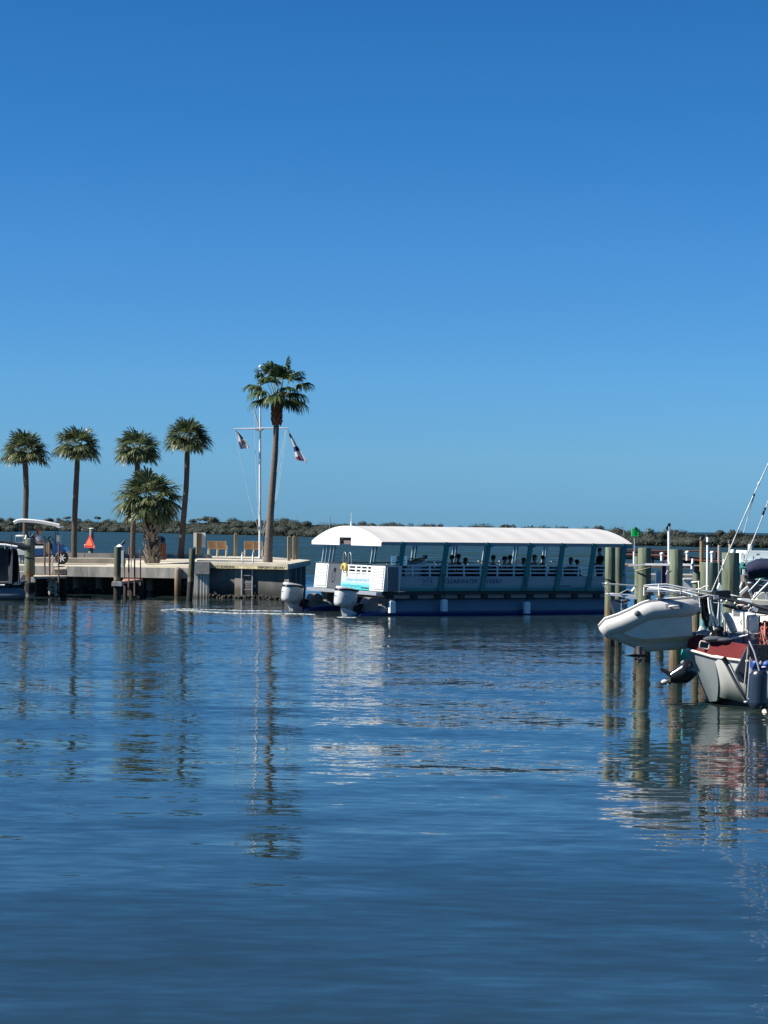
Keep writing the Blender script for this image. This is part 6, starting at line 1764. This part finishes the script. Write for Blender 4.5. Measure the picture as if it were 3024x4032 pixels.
# rusty poles
RUST = M('rusty_pole', (.17, .11, .08), .8, var=.35, scale=9)
for i, (px, y0, y1, wd, lab) in enumerate([(176, 2138, 2264, 7, 'left rusty pole of the three beside the golf cart'), (195, 2136, 2266, 8, 'middle rusty pole of the three beside the golf cart'), (231, 2138, 2332, 6, 'long right rusty pole of the three, across the cart wheel'),
    (490, 2152, 2280, 5, 'thin rusty pole just right of the bird pile'), (507, 2154, 2348, 6, 'long rusty pole left of the red deck corner'), (530, 2190, 2346, 6, 'short rusty pole in the middle of the red deck'), (553, 2160, 2306, 5, 'rusty pole at the right edge of the red deck'), (23, 2170, 2340, 8, 'grey pole across the black boat cover')]):
    d_ = 93 if i < 3 else 92.4; mb = MB(); a = P(px - (1 if i in (4, 7) else 0), y1, d_); b_ = P(px + (1 if i in (4, 7) else 0), y0, d_)
    mb.tube([a, b_], wd / 2 * d_ / FPX, 8); tag(mb.build('rusty_pole', RUST), lab, 'pole', 'thin poles of the finger docks')
# finger docks
def deckpiece(name, px, z, th, mat_, lab, legs=()):
    pts = [PZ(x, y, z) for x, y in px]
    c = sum(pts, V((0, 0, 0))) / len(pts); t = thing(name, lab, 'dock', (c.x, c.y, 0), group='small timber finger docks')
    mb = MB(); mb.prism(pts, V((0, 0, -th))); mb.build('deck', mat_, t, True)
    for x, dd, r_ in legs:
        q = P(x, 2300, dd); mb = MB(); mb.tube([V((q.x, q.y, -1)), V((q.x, q.y, z - th))], r_, 10); mb.build('support_pile', PILED, t, True)
deckpiece('finger_dock', [(478, 2291), (566, 2279), (572, 2269), (517, 2262), (488, 2276)], .80, .12, M('red_deck', (.36, .20, .14), .8, var=.2, scale=4), 'small red-brown deck between the bird pile and the pier', ((497, 94.0, .13), (522, 94.5, .15), (555, 95.5, .12)))
deckpiece('finger_dock', [(133, 2270), (262, 2268), (262, 2262), (133, 2264)], 1.0, .1, M('sunny_plank', (.50, .44, .32), .8, var=.2), 'narrow plank dock at the foot of the golf cart', ((155, 95.6, .2), (180, 96, .22), (215, 96, .14), (250, 96, .16)))
mb = MB(); c = P(131, 2282, 92.6); mb.box(c, (.2, .2, .24)); tag(mb.build('white_bracket', M('ribbed_white', (.5, .49, .46), .7, var=.2)), 'small white ribbed bracket right of the numbered pile', 'bracket')
# lattice crate and white post on the plank dock
LAT = M('lattice_white', (.44, .39, .33), .8, var=.15)
cr_ = thing('lattice_crate', 'small tan lattice sided crate on the plank dock', 'crate', P(235, 2266, 94.6))
w_ = 46 * 94.6 / FPX
mb = MB(); c = P(236, 2254, 94.6)
for k in range(9): mb.beam(c + V((-w_ / 2 + w_ * k / 8, 0, -.13)), c + V((-w_ / 2 + w_ * k / 8, 0, .10)), .02, .02, up=(0, 1, 0))
for z in (-.13, -.05, .03, .11): mb.beam(c + V((-w_ / 2, -.012, z)), c + V((w_ / 2, -.012, z)), .02, .02)
mb.build('lattice', LAT, cr_, True)
mb = MB(); mb.prism([c + V((-w_ / 2 - .03, -.05, .11)), c + V((w_ / 2 + .03, -.05, .11)), c + V((w_ / 2 - .02, .5, .26)), c + V((-w_ / 2 + .08, .5, .26))], V((0, 0, .04))); mb.build('lid', M('tan_lid', (.34, .29, .22), .8), cr_, True)
mb = MB(); mb.box(c + V((0, .3, -.02)), (w_ - .04, .5, .24)); mb.build('inner_box', M('crate_shadow', (.2, .17, .13), .8), cr_, True)
mb = MB(); mb.prism([P(203, 2184, 94.4), P(209, 2188, 94.4), P(208, 2240, 94.4), P(200, 2264, 94.4), P(199, 2240, 94.4), P(202, 2200, 94.4)], V((0, .1, 0))); tag(mb.build('white_canvas_roll', M('cream_canvas', (.62, .56, .47), .8, var=.15)), 'cream rolled canvas standing against the middle rusty pole', 'canvas roll')
# barnacle clumps hanging on old chains
mb = MB(); rg = random.Random(14)
for k in range(70):
    u = rg.random(); c = P(198 + rg.gauss(0, 3) if k % 2 else 217 + rg.gauss(0, 3) + 3 * u, 2284 + 58 * u, 93.4); mb.sph(c, (rg.uniform(.03, .08), .06, rg.uniform(.03, .09)), 6, 4)
tag(mb.build('barnacle_clump', M('barnacles', (.42, .39, .33), .9, var=.5, scale=12)), 'pale barnacle crust hanging under the plank dock', 'barnacles', kind='stuff')

# orange triangle sign on its post behind the parapet
o = P(358, 2178, 112.5)
t = thing('warning_sign', 'orange-red triangle sign with a red border on a white capped post', 'sign', (o.x, o.y, 0))
mb = MB(); q = P(362, 2082, 112.5); mb.tube([V((o.x, o.y, -1)), V((o.x, o.y, 1.8)), q], .13, 12); mb.build('post', zramp('channel_post', [(0, (.05, .05, .04)), (.5, (.24, .20, .15)), (1, (.19, .22, .18))], 0, 3, var=.3), t, True)
mb = MB(); mb.lathe([(.165, 0), (.16, .03), (.05, .05), (0, .05)], q, 12); mb.build('cap', WHITE_D, t, True)
ds = 112.2
ORB = M('sign_red', (.42, .035, .02), .5); ORO = M('sign_orange', (.75, .11, .04), .5)
mb = MB(); mb.prism([P(329, 2155, ds + .25), P(376, 2159, ds - .35), P(355, 2104, ds)], V((0, .05, 0))); mb.build('border', ORB, t, True)
mb = MB(); mb.prism([P(338, 2147, ds + .13), P(366, 2149.5, ds - .23), P(354, 2117, ds - .01)], V((-.015, -.02, 0))); mb.build('panel', ORO, t, True)
text_obj('4', 'number', ORB, P(348, 2144, ds + .02), (.70, -.71, 0), (0, 0, 1), .20, t, .006)
for x, y in ((335, 2147), (371, 2154)):
    mb = MB(); mb.sph(P(x, y, ds + (.18 if x < 350 else -.40)), (.05, .03, .05), 8, 6); mb.build('reflector', M('pink_reflector', (.75, .5, .46), .5), t, True)

# ------------------------------------------------------------------ golf cart with its driver
dc_ = 103.4
gz = ZR
gl = P(147, 2220, dc_)
gc = thing('golf_cart', 'blue golf cart with white roof and black alloy wheels parked on the pier', 'golf cart', (gl.x, dc_, gz))
def G(px, py, dd=0.0): return P(px, py, dc_ + dd)
mb = MB(); rows = []
W_ = 1.15
for i in range(13):
    u = i / 12; x = 57 + (232 - 57) * u; yt = 2052 + 20 * u ** 1.5 - 3 * math.sin(math.pi * u) + (9 * (1 - u / .16) ** 2 if u < .16 else 0); row = []
    for v in [k / 8 for k in range(9)]:
        p = G(x, yt + 4 * abs(2 * v - 1) ** 3, -.5 + W_ * v); row.append(p)
    rows.append(row)
mb.shell(rows, -.13); mb.build('roof', WHITE, gc, True)
mb = MB(); mb.prism([G(222, 2070, -.52), G(236, 2072, -.52), G(236, 2079, -.52), G(224, 2078, -.52)], V((0, W_, 0))); mb.build('roof_lip', WHITE_D, gc, True)
FRM = BLACKG
for a, b_, dd in (((120, 2066), (119, 2130), -.45), ((120, 2066), (119, 2130), .55), ((217, 2076), (219, 2142), -.48), ((227, 2077), (228, 2140), .55), ((219, 2142), (205, 2115), -.3)):
    mb = MB(); mb.tube([G(*a, dd), G(*b_, dd)], .026, 8); mb.build('roof_post', FRM, gc, True)
mb = MB(); mb.prism([G(223, 2108, -.4), G(231, 2108, -.4), G(231, 2132, -.4), G(224, 2134, -.4)], V((0, .8, 0))); mb.build('windscreen_panel', M('pale_screen', (.35, .38, .40), .2), gc, True)
BLU = M('cart_blue', (.012, .045, .16), .25, var=.15, coat=.6)
mb = MB(); mb.prism([G(136, 2160, -.5), G(168, 2160, -.5), G(170, 2188, -.5), G(136, 2188, -.5)], V((0, 1.0, 0))); mb.build('seat_base', BLU, gc, True)
mb = MB(); mb.prism([G(205, 2150, -.48), G(218, 2138, -.48), G(232, 2140, -.48), G(250, 2154, -.48), G(262, 2172, -.48), G(258, 2178, -.48), G(214, 2186, -.48), G(206, 2178, -.48)], V((0, 1.0, 0))); mb.build('front_cowl', BLU, gc, True)
mb = MB(); mb.prism([G(136, 2188, -.5), G(208, 2184, -.5), G(216, 2192, -.5), G(136, 2194, -.5)], V((0, 1.0, 0))); mb.build('floor', BLACK, gc, True)
mb = MB(); mb.prism([G(180, 2140, -.45), G(192, 2136, -.45), G(206, 2180, -.45), G(178, 2188, -.45)], V((0, .9, 0))); mb.build('dash_panel', M('cream_dash', (.17, .16, .13), .6), gc, True)
mb = MB(); mb.prism([G(132, 2149, -.45), G(170, 2149, -.45), G(170, 2159, -.45), G(132, 2160, -.45)], V((0, .95, 0))); mb.build('seat_cushion', WHITE, gc, True)
mb = MB(); mb.prism([G(124, 2112, -.4), G(135, 2113, -.4), G(140, 2150, -.4), G(128, 2150, -.4)], V((0, .9, 0))); mb.build('seat_back', M('seat_black', (.02, .02, .03), .6), gc, True)
mb = MB(); mb.prism([G(60, 2160, -.45), G(130, 2158, -.45), G(130, 2196, -.45), G(64, 2200, -.45)], V((0, 1.0, 0))); mb.build('rear_body', BLU, gc, True)
mb = MB(); c = G(189, 2119, -.15); ax = Matrix.Rotation(R(-35), 3, 'Y')
mb.tube([c + ax @ V((.19 * math.cos(a), .19 * math.sin(a), 0)) for a in [k * math.pi / 10 for k in range(20)]], .02, 6, closed=True); mb.tube([c, G(205, 2150, -.15)], .025, 6); mb.beam(c + ax @ V((0, -.19, 0)), c + ax @ V((0, .19, 0)), .02, .02); mb.build('steering_wheel', BLACK, gc, True)
for px, dd in ((243, -.50), (243, .50), (85, -.50), (85, .50)):
    c = G(px, 2192, dd); r_ = .335; c.z = gz + r_
    rx = Matrix.Rotation(R(90), 3, 'X')
    mb = MB(); mb.lathe([(r_ * .62, -.10), (r_ * .95, -.10), (r_, -.07), (r_, .07), (r_ * .95, .10), (r_ * .62, .10)], c, 26, rx, cap=False); w1_ = mb.build('wheel', BLACK, gc, True)
    mb = MB(); mb.lathe([(r_ * .66, -.085), (r_ * .62, .05), (.0, .055)], c, 20, rx)
    for k in range(7):
        a = k * 2 * math.pi / 7; mb.beam(c + V((.03 * math.cos(a), -.075, .03 * math.sin(a))), c + V((r_ * .62 * math.cos(a), -.085, r_ * .62 * math.sin(a))), .045, .025, up=(0, 1, 0), mi=1)
    o = mb.build('rim', [BLACKG, WHITE_D], w1_); o.matrix_parent_inverse = (loc_mat(gc) @ w1_.matrix_parent_inverse).inverted() if False else Matrix.Identity(4)
# rear rack with towels
mb = MB(); mb.tube([G(62, 2110, -.3), G(60, 2134, -.3), G(96, 2136, -.3), G(96, 2112, -.3)], .02, 6); mb.tube([G(62, 2110, -.3), G(96, 2112, -.3)], .02, 6); mb.build('rear_rack', ALU_P, gc, True)
mb = MB(); mb.sph(G(80, 2110, -.2), (.26, .2, .05)); mb.build('white_roll', WHITE, gc, True)
cm_ = G(151, 2154, -.05)
person('person in a white sleeveless top reading a phone in the golf cart seat', (cm_.x, cm_.y, cm_.z - .56), R(90), 'sit', CLW, CLN, HAIRB, HAIRB, None, 'phone', .0).scale = (1.3, 1.75, 1.15)
mb = MB(); mb.box(G(176, 2115, -.05), (.08, .04, .15), Matrix.Rotation(R(-35), 3, 'Y')); tag(mb.build('phone', BLACKG), 'black phone held up by the person in the golf cart', 'phone')

# ------------------------------------------------------------------ pontoon boat with black covers at the left edge
db_ = 90.0
pb_ = thing('pontoon_boat', 'grey pontoon boat under black fitted covers at the left edge', 'boat', P(30, 2345, db_).xy.to_3d())
def B(px, py, dd=0.0): return P(px, py, db_ + dd)
CV = M('black_cover', (.010, .011, .016), .7, var=.4, scale=3, bump=.03)
mb = MB(); rows = []
for i in range(9):
    u = i / 8; xr = 62 + 14 * u ** .6; rows.append([B(34 + (xr - 34) * v, 2160 + 138 * u, -.3 + .18 * math.sin(v * 9 + u * 2) - .25 * u) for v in [k / 10 for k in range(11)]])
mb.shell(rows, .05); mb.build('side_curtain', CV, pb_, True)
mb = MB(); rows = []
for i in range(9):
    u = i / 8; rows.append([B(-60 + 92 * v, 2156 + 160 * u, .2 + .05 * math.sin(v * 8 + u)) for v in [k / 12 for k in range(13)]])
mb.shell(rows, .05); mb.build('front_curtain', M('smoky_screen', (.05, .05, .052), .5, var=.9, scale=1.1), pb_, True)
mb = MB(); mb.prism([B(-60, 2128, -.2), B(10, 2131, -.2), B(60, 2141, -.2), B(96, 2152, -.2), B(94, 2168, -.2), B(60, 2158, -.2), B(-60, 2150, -.2)], V((0, 1.8, 0))); mb.build('roof_cover', CV, pb_, True)
mb = MB(); mb.tube([B(-60, 2142, -.4), B(20, 2146, -.4), B(45, 2150, -.4), B(68, 2154, -.4)], .06, 8); mb.build('white_roll', WHITE, pb_, True)
for x in (20, 44):
    mb = MB(); mb.tube([B(x, 2144, -.5), B(x, 2162, -.5)], .02, 6); mb.build('clip', ALU_P, pb_, True)
mb = MB(); mb.tube([B(46, 2102, 0), B(44, 2134, 0)], .02, 6); mb.build('aerial', BLACK, pb_, True)
mb = MB(); rows = []
GP_ = zramp('grey_pontoon_paint', [(0, (.02, .03, .03)), (.3, (.10, .12, .14)), (.8, (.15, .17, .20)), (1, (.25, .27, .28))], -.05, .55, rough=.4, var=.1, noise_scale=2, stretch=(1, 1, 1), bump=0)
for x, s_ in ((-80, 1), (30, 1), (80, 1), (92, .8), (100, .45)):
    c = B(x, 2322, 0); rows.append([V((c.x, c.y + .32 * s_ * math.cos(2 * math.pi * k / 16), .22 + .33 * s_ * math.sin(2 * math.pi * k / 16))) for k in range(17)])
mb.grid(rows); mb.add(rows[-1], [list(range(16))]); mb.build('pontoon', GP_, pb_, True)
mb = MB(); mb.prism([B(-60, 2296, -.4), B(76, 2297, -.4), B(80, 2290, -.4), B(-60, 2290, -.4)], V((0, 1.8, 0))); mb.build('deck', M('pontoon_deck', (.12, .13, .14), .5), pb_, True)
mb = MB(); mb.prism([B(48, 2297, -.5), B(62, 2292, -.5), B(84, 2288, -.5), B(76, 2302, -.5), B(52, 2303, -.5)], V((0, .3, 0))); mb.build('white_corner', WHITE, pb_, True)
mb = MB(); mb.tube([B(1, 2304, -.5), B(19, 2304, -.5)], .035, 8); mb.build('white_handle', WHITE, pb_, True)
# white runabout between the covers and the pile
wb = thing('runabout_boat', 'white runabout partly hidden between the black covers and the numbered pile', 'boat', P(80, 2340, 95).xy.to_3d())
def Wp(px, py, dd=0.0): return P(px, py, 95 + dd)
mb = MB(); mb.prism([Wp(58, 2162), Wp(92, 2166), Wp(104, 2176), Wp(104, 2186), Wp(60, 2184)], V((0, .6, 0))); mb.build('engine_cover', WHITE, wb, True)
mb = MB(); mb.prism([Wp(62, 2184, .1), Wp(100, 2186, .1), Wp(100, 2220, .1), Wp(66, 2220, .1)], V((0, .5, 0))); mb.build('seat_back', M('cool_white', (.45, .47, .50), .4, var=.1), wb, True)
for x in (76, 88, 97):
    mb = MB(); mb.prism([Wp(x - 2, 2190, .05), Wp(x + 2, 2190, .05), Wp(x + 1, 2216, .05), Wp(x - 3, 2216, .05)], V((0, .04, 0))); mb.build('seat_pleat', WHITE, wb, True)
mb = MB(); mb.prism([Wp(56, 2250, -.2), Wp(110, 2252, -.2), Wp(112, 2280, -.2), Wp(74, 2288, -.2), Wp(60, 2290, -.2)], V((0, .8, 0))); mb.build('hull', M('cream_hull', (.60, .58, .52), .4), wb, True)
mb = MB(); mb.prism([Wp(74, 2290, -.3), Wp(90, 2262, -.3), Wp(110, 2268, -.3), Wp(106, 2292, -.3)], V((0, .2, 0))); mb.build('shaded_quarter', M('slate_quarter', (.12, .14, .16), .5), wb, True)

# ------------------------------------------------------------------ small pieces belong to the part they sit on
bpy.context.view_layer.update()
def under(root, part, kids, nearest=True):
    base = lambda o: o.name.split('.')[0]
    ps = [c for c in root.children if base(c) == part]
    if not ps: return
    def ctr(o):
        me = o.data; n = max(1, len(me.vertices)); k = max(1, n // 60)
        vs = [me.vertices[i].co for i in range(0, n, k)]
        return o.matrix_world @ (sum(vs, V((0, 0, 0))) / len(vs))
    pc = [(p, ctr(p)) for p in ps]
    for c in list(root.children):
        if base(c) in kids and c.type == 'MESH':
            q = ctr(c); p = min(pc, key=lambda a: (a[1] - q).length)[0]
            mw = c.matrix_world.copy(); c.parent = p; c.matrix_parent_inverse = p.matrix_world.inverted(); c.matrix_basis = mw
RULES = {'passenger_ferry': [('stern_locker', ('louvre', 'locker_lid')), ('gate_panel', ('gate_slats', 'gate_latch_bar', 'hand_slot')), ('helm_console', ('steering_wheel', 'instruments')), ('roof', ('roof_rib', 'stern_light', 'whip_aerial')),
            ('shower_cabinet', ('shower_hose',)), ('roof_post', ('post_bracket',))],
         'inflatable_dinghy': [('tube', ('rub_strake', 'strake_edge', 'handle_patch', 'handle', 'valve', 'drain_plug', 'lettering')), ('hull', ('transom', 'floor'))],
         'sailboat': [('sheer_band', ('window_frame', 'window_pane')), ('boom', ('boom_blocks', 'white_shackles', 'furled_cloth')), ('stay', ('stay_block',)), ('vane_strut', ('vane_joint', 'vane_foot')), ('switch_box', ('box_lid',)), ('cabin_side', ('weather_cloth',)), ('wind_scoop', ('scoop_hoop',))],
         'palm_tree': [('trunk', ('leaf_boots', 'leaf_bases')), ('crown', ('leaf_stalks',))], 'flagpole': [('mast', ('ball', 'cleat')), ('yard', ('bracket',))],
         'concrete_pier': [('head_wall', ('pilaster', 'buttress')), ('fascia', ('lettering', 'edge_kerb'))], 'outboard_motor': [('cowling', ('side_marks', 'lettering')), ('top_cover', ('air_intake',)), ('leg', ('anti_cavitation_plate',))],
         'golf_cart': [('roof', ('roof_lip',)), ('dash_panel', ('steering_wheel',)), ('seat_base', ('seat_cushion',))], 'warning_sign': [('post', ('cap',)), ('border', ('panel', 'number', 'reflector'))], 'day_marker': [('lantern_box', ('lamp', 'number')), ('pole', ('sleeve',))],
         'white_pipe': [('shaft', ('elbow', 'end_cap', 'collar', 'cap'))], 'person': [('body', ('nose_and_ears', 'eyes_and_mouth', 'hair', 'cap'))], 'boardwalk': [('rail', ('rail_post',))], 'cabin_boat': [('cabin_top', ('cabin_marks', 'window_edge'))], 'bird': [('body', ('beak', 'tail', 'legs'))]}
for o in [o for o in COL.objects if o.parent is None]:
    nm = o.name.split('.')[0]
    if nm == 'passenger_ferry':     # lettering: on the gate or on the side
        for c in list(o.children):
            if c.name.split('.')[0] in ('lettering', 'oval_logo'):
                q = o.matrix_world.inverted() @ c.matrix_world @ c.data.vertices[0].co
                tgt = 'gate_panel' if q.x < .5 else 'side_panel'
                p = next(k for k in o.children if k.name.split('.')[0] == tgt)
                mw = c.matrix_world.copy(); c.parent = p; c.matrix_parent_inverse = p.matrix_world.inverted(); c.matrix_basis = mw
    for part, kids in RULES.get(nm, ()): under(o, part, kids)
